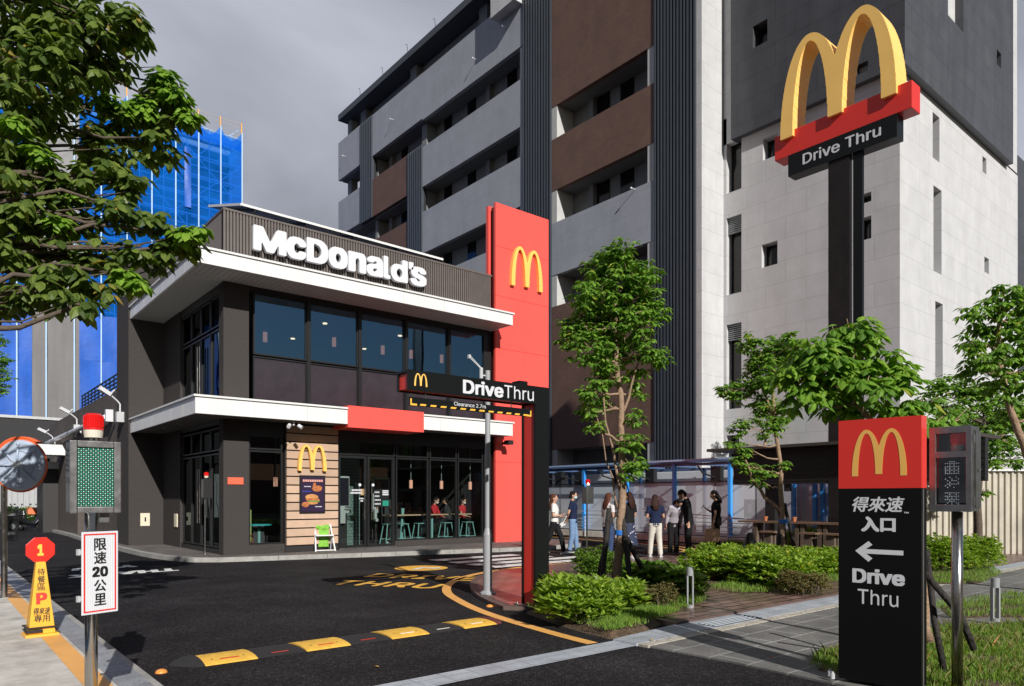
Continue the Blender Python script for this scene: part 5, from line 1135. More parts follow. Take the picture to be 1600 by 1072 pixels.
# blue steel walkway frame with sheeting
BF = thing('blue_walkway', 'covered walkway of bright blue steel posts with a glazed roof and cloudy plastic sheets', 'walkway', (20.2, 16, .1)); blu = mat('blue_steel', (.05, .34, .90), .35, var=.05, vs=2)
for px_ in (912.5, 979.5, 1053.5, 1140.5, 1240, 1273, 1285, 1297):
    y = PX(px_, 800, 20.3).y; bx('post', blu, BF, 20.25, 20.37, y - .055, y + .055, .1, 2.78)
for y in (22.5, 18.5, 15.5, 12.6, 10.2, 9.2): bx('rear_post', mat('dark_blue_steel', (.02, .07, .16), .4), BF, 22.0, 22.1, y, y + .1, .1, 2.7)
b = MB(); b.box(20.2, 20.34, 12.9, 23.5, 2.80, 2.86); b.box(20.3, 20.36, 8, 23.5, 2.70, 2.79); b.box(22.0, 22.08, 8, 23.5, 2.6, 2.7); y = 8.6
while y < 23.4: b.box(20.35, 22.0, y, y + .05, 2.70, 2.76); y += 1.45
b.build('roof_frame', mat('roof_steel', (.10, .16, .30), .4), BF)
MB().quad((19.9, 12.9, 2.89), (22.1, 12.9, 2.89), (22.1, 23.5, 2.89), (19.9, 23.5, 2.89)).build('roof_glazing', glassmat('roof_glass', (.86, .92, .97), .0, .1, (.6, .75, 1), fk=.15), BF); bx('front_gutter', mat('gutter_blue', (.34, .46, .68), .3), BF, 19.84, 19.90, 12.9, 23.5, 2.84, 2.90)
bx('sheet_rail', dark_metal, BF, 20.38, 20.41, 8, 23.5, 2.13, 2.17)
sheet = glassmat('cloudy_sheet', (.80, .82, .84), -.0, .45, fk=.25)
t_ = sheet.node_tree; d_ = t_.nodes.new('ShaderNodeBsdfDiffuse'); d_.inputs[0].default_value = (.80, .83, .87, 1); m2_ = t_.nodes.new('ShaderNodeMixShader'); m2_.inputs[0].default_value = .52; o_ = [n_ for n_ in t_.nodes if n_.type == 'OUTPUT_MATERIAL'][0]; l_ = o_.inputs[0].links[0].from_socket; t_.links.new(l_, m2_.inputs[1]); t_.links.new(d_.outputs[0], m2_.inputs[2]); t_.links.new(m2_.outputs[0], o_.inputs[0])
yy = 8.0
while yy < 23: MB().quad((20.43, yy, .35), (20.43, yy + 1.45, .35), (20.43, yy + 1.45, 2.12), (20.43, yy, 2.12)).build('plastic_sheet', sheet, BF); yy += 1.5
b = MB()
for y in (22.6, 21.4, 19.3, 17.6, 14.7, 13.4): b = MB(); b.loft([(20.45, y, 2.7), (20.6, y - .1, 2.45), (21.2, y - .2, 2.3)], .03, 6); b.box(21.2, 21.4, y - .4, y, 2.0, 2.7); b.build('bracket', dark_metal, BF)
for y, z0, z1 in ((16.6, .9, 1.6), (18.8, .8, 1.5), (12.4, .95, 1.55), (21.3, .6, 1.3), (9.9, .9, 1.6)): bx('meter_box', grey_paint, BF, 20.9, 21.2, y, y + .8, z0, z1)
bx('pink_panel', mat('faded_pink', (.62, .44, .44), .7), BF, 20.6, 20.65, 9.7, 11.2, .4, 2.3)
bx('rear_wall', mat('walkway_wall', (.84, .85, .86), .7, var=.12, vs=1.5), BF, 22.25, 22.4, 9.4, 23.9, .1, 2.62)
bx('plinth', mat('dark_plinth', (.05, .045, .042), .8), BF, 20.5, 22.2, 8, 23.5, .1, .34)
HR = thing('ramp_handrail', 'long low ramp railing of thin grey horizontal rails in front of the walkway', 'railing', (19.95, 15, .1)); b = MB()
for z in (.36, .50, .64, .78, .92): b.bar((19.98, 8.2, z), (19.98, 22.2, z + .03), .022)
b.build('rails', galv, HR); y = 8.4
while y < 22.2: MB().bar((19.98, y, .1), (19.98, y, .95), .03).build('post', galv, HR); y += 1.6
b = MB(); b.bar((19.9, 16.2, 1.15), (19.9, 11.0, .85), .03); b.bar((19.9, 22, 1.05), (19.9, 16.2, 1.15), .03); b.bar((19.9, 16.2, .1), (19.9, 16.2, 1.15), .03); b.bar((19.9, 11, .1), (19.9, 11, .85), .03); b.build('grab_rail', galv, HR)
bx('ramp', concrete, HR, 20.0, 20.5, 8.2, 22.2, .1, .30)
# corrugated fence, right
c0 = DP(1436, 860, 19.6); c1 = DP(1720, 860, 19.6); CF = thing('corrugated_fence', 'beige corrugated metal fence with a white cap behind the lawn', 'fence', (c0.x, c0.y, 0))
d = (c1 - c0).xy.normalized(); nn = Vector((-d.y, d.x)); Ln = (c1 - c0).xy.length; vs = []; k = 0; s = 0
prof = ((0, 0), (.06, 0), (.085, .05), (.145, .05), (.17, 0))
while s < Ln:
    for a, h in prof[:-1]: p = c0.xy + d * (s + a) + nn * h; vs += [(p.x, p.y, .05), (p.x, p.y, 2.34)]
    s += .17
MB().add(vs, [(i * 2, i * 2 + 2, i * 2 + 3, i * 2 + 1) for i in range(len(vs) // 2 - 1)]).build('corrugated_sheet', mat('beige_sheet', (.50, .46, .38), .6, var=.2, vs=1.5, stain=.25), CF)
MB().bar((c0.x, c0.y, 2.36), (c1.x, c1.y, 2.36), .14, .05).build('fence_cap', white_metal, CF)
# grey building behind the fence
q = DP(1530, 700, 36); BB = thing('rear_building', 'low pale grey building behind the corrugated fence', 'building', (q.x, q.y, 0), rad(-35)); MB().box(0, 14, 0, 8, 0, 3.4).build('lower_wall', mat('mid_grey_wall', (.25, .25, .26), .8), BB, local=True); MB().box(-.3, 14, -.3, 8, 3.4, 6.2).build('upper_wall', mat('rear_wall', (.5, .5, .5), .8, var=.05, vs=1), BB, local=True)
b = MB()
for k in range(5): b.box(1 + k * 2.4, 2.4 + k * 2.4, -.02, .0, 1.2, 2.6)
b.build('windows', hole_dark, BB, local=True)
# site hoarding and dark canopy at the end of the lane
HD = thing('site_hoarding', 'pale ribbed construction hoarding at the far end of the lane', 'fence', (4, 62, 0)); b = MB(); x = -22
while x < 12: b.box(x, x + .22, 61.9, 61.98, 0, 3.6); x += .34
b.build('hoarding_ribs', mat('hoarding_grey', (.42, .43, .44), .6), HD); bx('hoarding_sheet', MATS['hoarding_grey'], HD, -22, 12, 62.0, 62.1, 0, 3.6)
DC = thing('site_canopy', 'dark horizontal protection deck above the hoarding', 'canopy', (4, 66, 0)); bx('deck', mat('deck_dark', (.03, .03, .032), .8), DC, -22, 23, 64, 69, 4.6, 7.6)
bx('deck_edge', galv, DC, -22, 23, 63.9, 63.98, 7.5, 7.7); mb = MB(); 
for x in range(-20, 22, 4): mb.box(x, x + .3, 64.2, 64.5, 0, 4.6)
mb.build('deck_posts', MATS['deck_dark'], DC)
# drive-in window canopies, pipe, cameras on the wing
DW = thing('window_canopy', 'thick white canopy over the pick-up window far along the side wall', 'canopy', (4.4, 37.5, 3.5)); bx('canopy_fascia', white_metal, DW, 3.4, 4.995, 37.1, 38.6, 3.5, 3.95)
DW = thing('window_canopy', 'thinner white canopy below and behind the upper pick-up canopy', 'canopy', (4.4, 39.5, 2.9)); bx('canopy_fascia', white_metal, DW, 3.6, 4.995, 39.0, 41, 2.95, 3.28)
bx('pickup_booth', mat('booth_dark', (.03, .028, .028), .6), DW, 4.4, 4.995, 39.2, 41.4, 0, 2.94)
PP = thing('wall_pipe', 'long white pipe bracketed along the lane side wall', 'pipe', (4.8, 27, 4.3)); b = MB(); b.loft([(4.82, 27.1, 4.32), (4.82, 41.5, 4.28)], .09, 12); b.build('pipe', letter_white, PP); b = MB(); b.box(4.78, 4.995, 26.9, 27.1, 4.15, 4.55); b.box(4.85, 4.995, 33, 33.15, 4.2, 4.35); b.build('brackets', letter_white, PP)
def camera_(y, z, lb, s=1):
    t = thing('security_camera', lb, 'camera', (5.0, y, z), group='white cameras on the side wall'); b = MB(); b.box(-.22, -.005, -.11, .11, -.32 * s, 0); b.build('junction_box', galv, t, local=True)
    b = MB(); b.loft([(-.1, 0, 0), (-.1, 0, .25 * s), (-.18, 0, .35 * s), (-.42, -.05, .55 * s)], .025, 8); b.bar((-.40, -.05, .52 * s), (-.25, .0, .70 * s), .03); b.build('arm', letter_white, t, local=True); MB().bar((-.38, -.05, .52 * s), (-.70, -.12, .70 * s), .14, .12).build('camera_body', letter_white, t, local=True)
camera_(25.35, 4.32, 'white camera on a bent arm nearest the tall wing'); camera_(33.4, 4.55, 'white camera in the middle of the side wall', .9); camera_(40.2, 4.3, 'farthest small white camera above the pick-up canopy', .8)
bx2 = thing('wall_box', 'small white switch box low on the side wall by the pick-up window', 'switch box', (4.95, 39.9, .9)); MB().box(-.15, .045, -.2, .2, 0, .35).build('box_body', letter_white, bx2, local=True); MB().box(-.03, .04, -.03, .03, .35, 1.2).build('conduit', galv, bx2, local=True)
bz = thing('orange_crate', 'orange box mounted on a post at the end of the lane', 'box', (5.0, 44.5, 0)); q = DP(57, 795, 37); bz.location = (q.x, q.y, 0); MB().box(-.4, .4, -.3, .3, .75, 1.05).build('crate', mat('crate_orange', (.8, .2, .08), .5), bz, local=True, bevel=.03); MB().cyl(0, 0, 0, .75, .05, 8).build('stand', dark_metal, bz, local=True); MB().box(-.43, .43, -.33, .33, 1.05, 1.1).build('lid', MATS['crate_orange'], bz, local=True)
# motor scooters parked at the end of the lane
def scooter(px, d, rz, lb):
    q = DP(px, 822, d); t = thing('motor_scooter', lb, 'scooter', (q.x, q.y, 0), rz, group='dark scooters parked at the lane end'); K = dict(local=True); bl = mat('scooter_black', (.015, .015, .017), .3)
    for x in (-.65, .65):
        w_ = MB(); w_.loft([(x, -.05, .26), (x, .05, .26)], .26, 20); wo_ = w_.build('wheel', MATS['black_rubber'], t, **K); MB().loft([(x, -.055, .26), (x, .055, .26)], .13, 12).build('hub', galv, wo_, **K)
    b = MB(); b.loft([(-.85, 0, .62), (-.4, 0, .66), (-.05, 0, .42), (.3, 0, .34), (.52, 0, .62), (.60, 0, .98)], [(.14, .12), (.17, .16), (.16, .12), (.16, .08), (.18, .08), (.14, .07)], 12); b.build('body', bl, t, remesh=.03, **K)
    MB().loft([(-.8, 0, .78), (-.4, 0, .82), (-.1, 0, .74)], [(.12, .05), (.15, .06), (.12, .04)], 12).build('seat', mat('seat_black', (.03, .03, .03), .6), t, smooth=True, **K)
    b = MB(); b.loft([(.58, 0, .95), (.55, -.3, 1.08)], .018, 8); b.loft([(.58, 0, .95), (.55, .3, 1.08)], .018, 8); b.loft([(.55, -.28, 1.08), (.58, -.34, 1.25)], .01, 6); b.ball((.58, -.36, 1.28), (.01, .06, .04)); b.ball((.58, .36, 1.28), (.01, .06, .04)); b.build('handlebar', dark_metal, t, **K)
    MB().ball((.68, 0, .92), (.05, .08, .07)).build('headlight', galv, t, **K)
scooter(42, 34, rad(20), 'black scooter nearest the side wall at the lane end'); scooter(26, 35, rad(60), 'black scooter in the middle, half behind the mirror pole'); scooter(8, 34.5, rad(35), 'black scooter farthest left at the frame edge')
# low dark glass balustrade edge at bottom left
GE = thing('glass_edge', 'dark glossy panel with a blue band beside the pale kerb, bottom left corner', 'panel', (.3, 7, .1)); bx('dark_panel', mat('dark_gloss', (.02, .024, .03), .08), GE, -.29, .335, -6, 11.2, .104, .12); bx('blue_band', mat('blue_gloss', (.008, .06, .16), .1), GE, .02, .30, -6, 10.0, .121, .126)
# ================================================================== PLANTS
bark = mat('bark', (.30, .20, .13), .85, var=.35, vs=14, bump=.8, bs=30); bark_d = mat('dark_bark', (.10, .075, .055), .9, var=.4, vs=12, bump=.8, bs=30)
stake_m = mat('burnt_stake', (.025, .021, .018), .8, var=.5, vs=12, bump=1, bs=25); tie = mat('blue_tie', (.02, .16, .55), .5)
def add_leaf(mb, p, d, up, L_, w):
    """leaf with a midrib fold and a drooping tip, starting at p along d"""
    s = d.cross(up)
    if s.length < 1e-4: s = Vector((1, 0, 0))
    s.normalize(); n_ = s.cross(d).normalized()
    m = p + d * L_ * .45 + n_ * (.06 * L_); t = p + d * L_ - n_ * (.16 * L_)
    a = p + d * L_ * .28 + s * w * .42 - n_ * .02 * L_; b = p + d * L_ * .62 + s * w * .40 - n_ * .10 * L_
    c = p + d * L_ * .62 - s * w * .40 - n_ * .10 * L_; e = p + d * L_ * .28 - s * w * .42 - n_ * .02 * L_
    k = len(mb.v); mb.v += [tuple(p), tuple(a), tuple(b), tuple(t), tuple(c), tuple(e), tuple(m)]
    mb.f += [(k, k + 1, k + 2, k + 6), (k + 6, k + 2, k + 3), (k, k + 6, k + 4, k + 5), (k + 6, k + 3, k + 4)]
def foliage(clumps, leaf, per, rnd, droop=.55, squash=.8, mb=None, shell=.5, ratio=.55):
    mb = mb or MB(); mb.keep = True
    for (c, r, n) in clumps:
        c = Vector(c)
        for _ in range(n):
            v = Vector((rnd.gauss(0, 1), rnd.gauss(0, 1), rnd.gauss(0, 1)))
            v.normalize(); q = rnd.random() ** shell; v = v * q; v.z *= squash
            ctr = c + v * r; out = Vector((v.x, v.y, v.z + .25)); out = out.normalized() if out.length > .01 else Vector((0, 0, 1))
            a0 = rnd.uniform(0, 6.28)
            for k in range(per):
                a = a0 + 6.283 * k / per + rnd.uniform(-.3, .3)
                h = Vector((math.cos(a), math.sin(a), -rnd.uniform(.35, 1.25) * droop)) + out * rnd.uniform(0, .45); h.normalize()
                l = leaf * rnd.uniform(.65, 1.2); add_leaf(mb, ctr + h * leaf * .25, h, Vector((0, 0, 1)) + out * .3, l, l * ratio)
    return mb
def limb(mb, a, b, r0, r1, rnd, wob=.06, n=5, sides=7):
    a = Vector(a); b = Vector(b); L_ = (b - a).length; pts = []; rs = []
    for i in range(n + 1):
        t = i / n; p = a.lerp(b, t) + Vector((0, 0, -.12 * L_ * math.sin(math.pi * t) * .5)) + Vector((rnd.uniform(-1, 1), rnd.uniform(-1, 1), rnd.uniform(-1, 1))) * wob * L_ * (0 if i in (0, n) else 1)
        pts.append(p); rs.append(r0 + (r1 - r0) * t)
    mb.loft(pts, rs, sides); return pts
def tree(label, trunk, r0, r1, clumps, leaf, lm, seed, per=6, bm_=None, cat='tree', density=1., group=None, wob=.02, droop=.55, ratio=.55, name='street_tree', limbs=True, twigs=2):
    rnd = random.Random(seed); base = Vector(trunk[0]); t = thing(name, label, cat, base, group=group)
    mb = MB(); pts = [Vector(p) for p in trunk]; sm = []
    for i in range(len(pts) - 1):
        for k in range(4): sm.append(pts[i].lerp(pts[i + 1], k / 4) + Vector((rnd.uniform(-1, 1), rnd.uniform(-1, 1), 0)) * wob)
    sm.append(pts[-1]); sm[0] = pts[0]; n = len(sm) - 1
    mb.loft(sm, [r0 * 1.25 if i == 0 else r0 + (r1 - r0) * i / n for i in range(n + 1)], 12)
    cl = []
    for (c, r) in clumps:
        c = Vector(c); cl.append((c, r, max(3, int(density * 26 * (r / leaf) ** 2 * .22))))
        if limbs:
            best = min(range(len(sm)), key=lambda i: (sm[i] - c).length + (2.5 if sm[i].z > c.z - .1 * 0 else 0) + (1.5 if i < n * .3 else 0))
            rr_ = (r0 + (r1 - r0) * best / n) * .5; P2 = limb(mb, sm[best], c, rr_, max(.006, rr_ * .3), rnd)
            for _ in range(twigs):
                v = Vector((rnd.gauss(0, 1), rnd.gauss(0, 1), rnd.gauss(0, .7))).normalized() * r * .8; limb(mb, P2[3], c + v, rr_ * .35, .004, rnd, n=3, sides=5)
    mb.build('trunk', bm_ or bark, t, smooth=True)
    foliage(cl, leaf, per, rnd, droop=droop, ratio=ratio).build('crown', lm, t)
    return t
lf_dark = leafmat('leaf_dark', (.055, .10, .02), (.20, .27, .055), .42, .4)
lf_mid = leafmat('leaf_mid', (.065, .15, .02), (.22, .39, .05), .38, .42)
lf_bright = leafmat('leaf_bright', (.08, .18, .02), (.22, .40, .05), .38, .42)
lf_top = leafmat('leaf_sunlit', (.12, .24, .02), (.26, .42, .05), .4, .42)  # paler leaf colour that stands in for sunlight on the outer sprays
# --- foreground tree at the left: branches reach in from outside the frame
def C(px, py, d, rpx):
    if d > 7.3 and py > 250: d *= .93
    return (DP(px, py, d), rpx / FP * d)
fc = [C(30, 30, 7.0, 80), C(120, 20, 7.2, 70), C(180, 45, 7.4, 55), C(60, 90, 6.8, 70), C(20, 150, 6.8, 70), C(110, 110, 7.4, 60), C(170, 90, 7.6, 42), C(-50, 60, 7.0, 95), C(-60, 200, 7, 80), C(-50, 330, 6.8, 85), C(-70, 440, 6.8, 80), C(215, 40, 7.5, 28),
      C(60, 165, 7.2, 40), C(250, 130, 8.0, 30), C(268, 170, 8.0, 36), C(215, 185, 8.0, 42), C(165, 190, 7.8, 38), C(240, 215, 8.0, 40), C(180, 235, 7.8, 42), C(130, 215, 7.6, 36),
      C(25, 235, 6.8, 45), C(60, 260, 7.0, 48), C(20, 300, 6.6, 55), C(90, 300, 7.0, 48), C(150, 270, 7.6, 38), C(200, 280, 7.8, 34), C(60, 350, 6.9, 55), C(10, 380, 6.6, 52), C(130, 330, 7.2, 40), C(185, 320, 7.6, 32), C(215, 335, 7.8, 30),
      C(240, 345, 7.9, 30), C(280, 365, 8.0, 28), C(300, 380, 8.1, 22), C(255, 390, 8.0, 30), C(220, 385, 7.7, 32), C(110, 385, 7.0, 42), C(50, 410, 6.8, 48), C(165, 400, 7.2, 40), C(100, 430, 6.6, 42), C(160, 445, 6.8, 34), C(60, 455, 6.4, 40), C(15, 460, 6.5, 40), C(125, 475, 6.4, 28), C(190, 430, 7.0, 28), C(195, 285, 7.8, 30)]
tb_ = (-1.6, 8.6, .0)
tree('large leafy tree reaching in from the left over the lane, trunk outside the frame', [tb_, (-1.55, 8.5, 1.6), (-1.4, 8.3, 3.0), (-1.2, 8.2, 4.4), (-1.0, 8.3, 6.4)], .16, .05, fc, .155, lf_dark, 11, per=6, bm_=bark_d, density=.92, droop=1.1, ratio=.62, name='overhanging_tree', twigs=1)
yc = [C(255, 122, 7.9, 22), C(275, 150, 7.85, 24), C(292, 180, 7.9, 16), C(230, 165, 7.8, 20), C(195, 165, 7.7, 18), C(290, 362, 7.9, 18), C(312, 352, 7.9, 12), C(200, 425, 6.9, 16), C(215, 440, 6.9, 12), C(95, 345, 6.8, 16), C(30, 190, 6.6, 14), C(120, 300, 7.0, 14), C(160, 150, 7.6, 16), C(60, 235, 6.7, 14)]
rn = random.Random(2); ot = [o for o in bpy.data.objects if o.name.startswith('overhanging_tree')][0]
for c, r in yc: foliage([(c, r, int(26 * (r / .125) ** 2 * .35) + 5)], .13, 6, rn, droop=1.0, ratio=.6).build('sunlit_shoot', lf_top, ot)
def stakes(t, base, tops, r=.03):
    for (bx_, by_, tx_, ty_, tz_) in tops:
        mb = MB(); rnd = random.Random(int(abs(bx_) * 100)); b0 = Vector((base[0] + bx_, base[1] + by_, base[2])); b1 = Vector((base[0] + tx_, base[1] + ty_, base[2] + tz_)); L_ = 6
        mb.loft([b0.lerp(b1, k / L_) + Vector((rnd.uniform(-1, 1), rnd.uniform(-1, 1), 0)) * .008 for k in range(L_ + 1)], [r * rnd.uniform(.85, 1.15) for _ in range(L_ + 1)], 8); mb.build('stake', stake_m, t, smooth=True)
# --- staked tree in the bed by the portal
b0 = G(963, 925, .09); T0 = lambda px, py: DP(px, py, (b0.xy).dot(Vector(FV)))
D0 = b0.xy.dot(Vector(FV)); cc = lambda px, py, r, dd=0: (DP(px, py, D0 + dd), r / FP * D0)
t1 = [cc(965, 400, 38), cc(940, 425, 36, .2), cc(995, 425, 34, -.2), cc(925, 460, 34, -.3), cc(965, 455, 44), cc(1005, 465, 34, .3), cc(1028, 480, 22, 0), cc(940, 500, 40, .3), cc(985, 505, 42, -.2), cc(905, 520, 30, 0), cc(925, 545, 40, -.2), cc(965, 545, 36, .3), cc(1010, 545, 26, -.2), cc(1030, 555, 18), cc(900, 500, 18, .3), cc(945, 585, 30, 0), cc(990, 585, 22, .2), cc(925, 610, 24, -.2), cc(1000, 610, 14, .2), cc(915, 640, 18), cc(940, 625, 20, .2), cc(930, 665, 14), cc(990, 650, 18), cc(985, 690, 26, -.15), cc(995, 720, 22, -.15), cc(980, 735, 18, -.1), cc(880, 505, 10), cc(915, 480, 24, .3), cc(975, 480, 36, .5), cc(950, 520, 36, .6), cc(885, 530, 16), cc(1020, 500, 20, .1), cc(1036, 570, 12)][:31]
TA = tree('slender staked tree with a tall narrow crown in the bed beside the height portal', [b0, T0(969, 840), T0(972, 740), T0(970, 640), T0(963, 540), T0(960, 440)], .078, .03, t1, .12, lf_mid, 21, per=6, density=.95, droop=.75, name='staked_tree')
mb = MB(); r_ = random.Random(4)
limb(mb, T0(969, 770), T0(935, 560), .025, .012, r_, .03); limb(mb, T0(967, 800), T0(932, 650), .018, .008, r_, .03); limb(mb, T0(970, 650), T0(1000, 560), .028, .012, r_, .03); mb.build('branches', bark, TA, smooth=True)
stakes(TA, b0, [(-.30, .05, -.12, .05, 1.35), (.0, -.32, .06, -.06, 1.30), (.55, -.3, .06, .02, 1.15), (-.1, .35, -.05, .08, 1.2)], .04)
q = T0(969, 832); MB().loft([(q.x, q.y, q.z - .04), (q.x, q.y, q.z + .04)], .092, 14).build('blue_tie', tie, TA)
for px, py, r, n in ((960, 395, 20, 22), (985, 430, 20, 20), (1020, 478, 14, 12), (920, 455, 16, 14), (940, 470, 18, 14), (1035, 545, 10, 8), (1000, 535, 14, 12), (900, 510, 12, 8)): foliage([(DP(px, py, D0 - .1), r / FP * D0, n)], .08, 6, random.Random(px), droop=.7).build('sunlit_shoot', lf_bright, TA)  # sunlit sprays, put in as a brighter leaf colour
# --- staked tree behind the hedge
D1 = 17.3; b1 = DP(1224, HZ + (CZ - .12) * FP / D1, D1); c1_ = lambda px, py, r, dd=0: (DP(px, py, D1 + dd), r / FP * D1)
tC = [c1_(1190, 555, 28), c1_(1215, 540, 26, .3), c1_(1235, 535, 22, -.2), c1_(1170, 535, 20), c1_(1150, 610, 24, .2), c1_(1130, 605, 12), c1_(1175, 600, 18, .2), c1_(1200, 590, 26, -.3), c1_(1225, 570, 24), c1_(1190, 630, 22, .2), c1_(1225, 640, 22), c1_(1210, 665, 18), c1_(1155, 665, 16), c1_(1145, 690, 14), c1_(1165, 700, 12), c1_(1155, 720, 14), c1_(1175, 730, 16, .1), c1_(1200, 735, 12), c1_(1225, 722, 10), c1_(1185, 752, 12), c1_(1240, 590, 16, .3), c1_(1180, 575, 20, .4), c1_(1250, 545, 16)]
TB_ = tree('thin forked tree with dark sparse foliage, staked, behind the long hedge', [b1, DP(1222, 830, D1), DP(1220, 740, D1), DP(1210, 650, D1), DP(1205, 560, D1)], .075, .03, tC, .15, lf_mid, 31, per=6, density=1.3, droop=.6, name='staked_tree')
mb = MB(); r_ = random.Random(5); limb(mb, DP(1220, 800, D1), DP(1180, 755, D1), .05, .035, r_, .03); limb(mb, DP(1180, 755, D1), DP(1158, 700, D1), .035, .015, r_, .03); limb(mb, DP(1212, 660, D1), DP(1188, 590, D1), .04, .02, r_, .03); mb.build('branches', bark, TB_, smooth=True)
stakes(TB_, b1, [(-.30, .0, .1, .1, 1.15), (.2, -.25, .05, .0, 1.35), (.35, .1, -.05, .0, 1.2)], .045); MB().cyl(b1.x, b1.y, .98, 1.08, .10, 14).build('blue_tie', tie, TB_)
# --- bright tree behind the black sign
D2 = 7.3; b2 = DP(1450, HZ + (CZ - .13) * FP / D2, D2); c2_ = lambda px, py, r, dd=0: (DP(px, py, D2 + dd), r / FP * D2)
tD = [c2_(1335, 505, 26), c2_(1350, 535, 34, .2), c2_(1310, 530, 30, .1), c2_(1275, 540, 30), c2_(1250, 560, 28, .2), c2_(1230, 580, 20), c2_(1290, 570, 40, -.1), c2_(1340, 575, 42, .1), c2_(1385, 565, 34, .2), c2_(1410, 575, 20), c2_(1270, 605, 36), c2_(1300, 610, 38, .3), c2_(1360, 610, 40, -.2), c2_(1400, 610, 34), c2_(1250, 625, 24), c2_(1330, 640, 30, .2), c2_(1390, 645, 36, .2), c2_(1440, 625, 28, .1), c2_(1450, 650, 30, -.1), c2_(1480, 645, 26, .2), c2_(1500, 655, 20), c2_(1420, 640, 30, .4), c2_(1345, 660, 24, .4), c2_(1240, 540, 16, .3)]
TD = tree('bright green low-branching tree spreading behind the black sign, stakes at its foot', [b2, DP(1442, 900, D2), DP(1425, 780, D2), DP(1390, 690, D2), DP(1330, 615, D2)], .05, .025, tD, .165, lf_bright, 41, per=6, density=.98, droop=.85, name='staked_tree')
for i, (c, r) in enumerate(tD[:12]): foliage([(c, r * .9, int(5 + 18 * r))], .15, 6, random.Random(i), droop=.9).build('sunlit_shoot', lf_top, TD)
mb = MB(); mb.loft([DP(1440, 890, 6.3), DP(1500, 960, 6.25), DP(1522, 1015, 6.2)], [.028, .032, .03], 8); mb.build('stake', stake_m, TD, smooth=True)
mb = MB(); mb.loft([DP(1448, 860, 6.6), DP(1460, 970, 6.4), DP(1478, 1062, 6.3)], [.027, .03, .03], 8); mb.build('stake', stake_m, TD, smooth=True)
# --- tree at the right edge
D3 = 12.; c3_ = lambda px, py, r, dd=0: (DP(px, py, D3 + dd), r / FP * D3); b3 = DP(1640, HZ + (CZ - .1) * FP / D3, D3)
tE = [c3_(1570, 455, 24), c3_(1550, 480, 24), c3_(1590, 480, 26, .2), c3_(1520, 490, 20), c3_(1540, 515, 28, .3), c3_(1580, 520, 32), c3_(1515, 535, 22), c3_(1545, 555, 30, -.2), c3_(1590, 560, 32, .2), c3_(1512, 575, 18), c3_(1550, 590, 26, .3), c3_(1590, 600, 28, -.2), c3_(1620, 500, 36), c3_(1625, 570, 40), c3_(1635, 640, 34), c3_(1575, 640, 22, .3), c3_(1640, 450, 40)]
tree('dark-leaved tree leaning in at the right edge of the pale tower', [b3, DP(1632, 780, D3), DP(1605, 710, D3), DP(1580, 640, D3), DP(1562, 560, D3), DP(1560, 480, D3)], .09, .03, tE, .15, lf_mid, 51, per=6, density=1.05, droop=.9, name='street_tree')
# --- trees beyond the lawn
D4 = 17.5; c4_ = lambda px, py, r, dd=0: (DP(px, py, D4 + dd), r / FP * D4); b4 = DP(1531, HZ + CZ * FP / D4 - 2, D4)
tF = [c4_(1470, 600, 24), c4_(1500, 605, 26, .3), c4_(1530, 615, 28), c4_(1560, 625, 26, .2), c4_(1455, 625, 22), c4_(1490, 640, 30, -.2), c4_(1530, 655, 30, .3), c4_(1570, 660, 26), c4_(1540, 690, 26), c4_(1510, 690, 22, .3), c4_(1575, 695, 22), c4_(1550, 720, 18), c4_(1590, 715, 16), c4_(1600, 650, 30), c4_(1535, 770, 9), c4_(1545, 765, 8), c4_(1520, 675, 18)]
tree('mid-green tree with a spreading crown in front of the beige fence', [b4, DP(1527, 800, D4), DP(1530, 740, D4), DP(1540, 660, D4)], .11, .05, tF, .16, lf_mid, 61, density=1.2, bm_=bark_d, name='street_tree')
D5 = 24; b5 = DP(1565, HZ + CZ * FP / D5, D5); c5_ = lambda px, py, r, dd=0: (DP(px, py, D5 + dd), r / FP * D5)
tw = tree('tree with a whitewashed trunk standing behind the beige fence', [b5, DP(1565, 720, D5), DP(1568, 660, D5)], .13, .07, [c5_(1565, 640, 24), c5_(1590, 660, 22), c5_(1545, 660, 22), c5_(1600, 630, 24), c5_(1580, 690, 16)], .14, lf_mid, 62, density=.7, name='street_tree')
MB().loft([DP(1565, 735, D5), DP(1565, 700, D5)], .15, 12).build('whitewash', mat('whitewash', (.55, .53, .5), .9, var=.3, vs=5), tw)
D6 = 25; b6 = DP(1180, 846, D6); c6_ = lambda px, py, r, dd=0: (DP(px, py, D6 + dd), r / FP * D6)
tg = tree('small pale-barked staked tree beyond the people, left of the shelter post', [b6, DP(1183, 790, D6), DP(1190, 740, D6), DP(1196, 690, D6)], .10, .05, [c6_(1195, 680, 16), c6_(1210, 655, 18), c6_(1185, 650, 16), c6_(1200, 630, 18)], .14, lf_mid, 63, density=.7, name='staked_tree')
stakes(tg, b6, [(-.6, -.3, -.05, 0, 1.9), (.6, .2, .05, 0, 1.9), (.2, -.7, 0, -.1, 1.7)], .05)
D7 = 30; b7 = DP(-14, HZ + CZ * FP / D7, D7)
tree('small tree whose branch tips show at the far left edge above the mirror', [b7, DP(-18, 700, D7), DP(-18, 600, D7)], .15, .06, [(DP(6, 585, D7), .42), (DP(-12, 565, D7), .7), (DP(0, 605, D7), .4), (DP(8, 560, D7), .3), (DP(-30, 600, D7), .9), (DP(0, 530, D7), .35)], .15, lf_bright, 71, density=.8, name='street_tree')
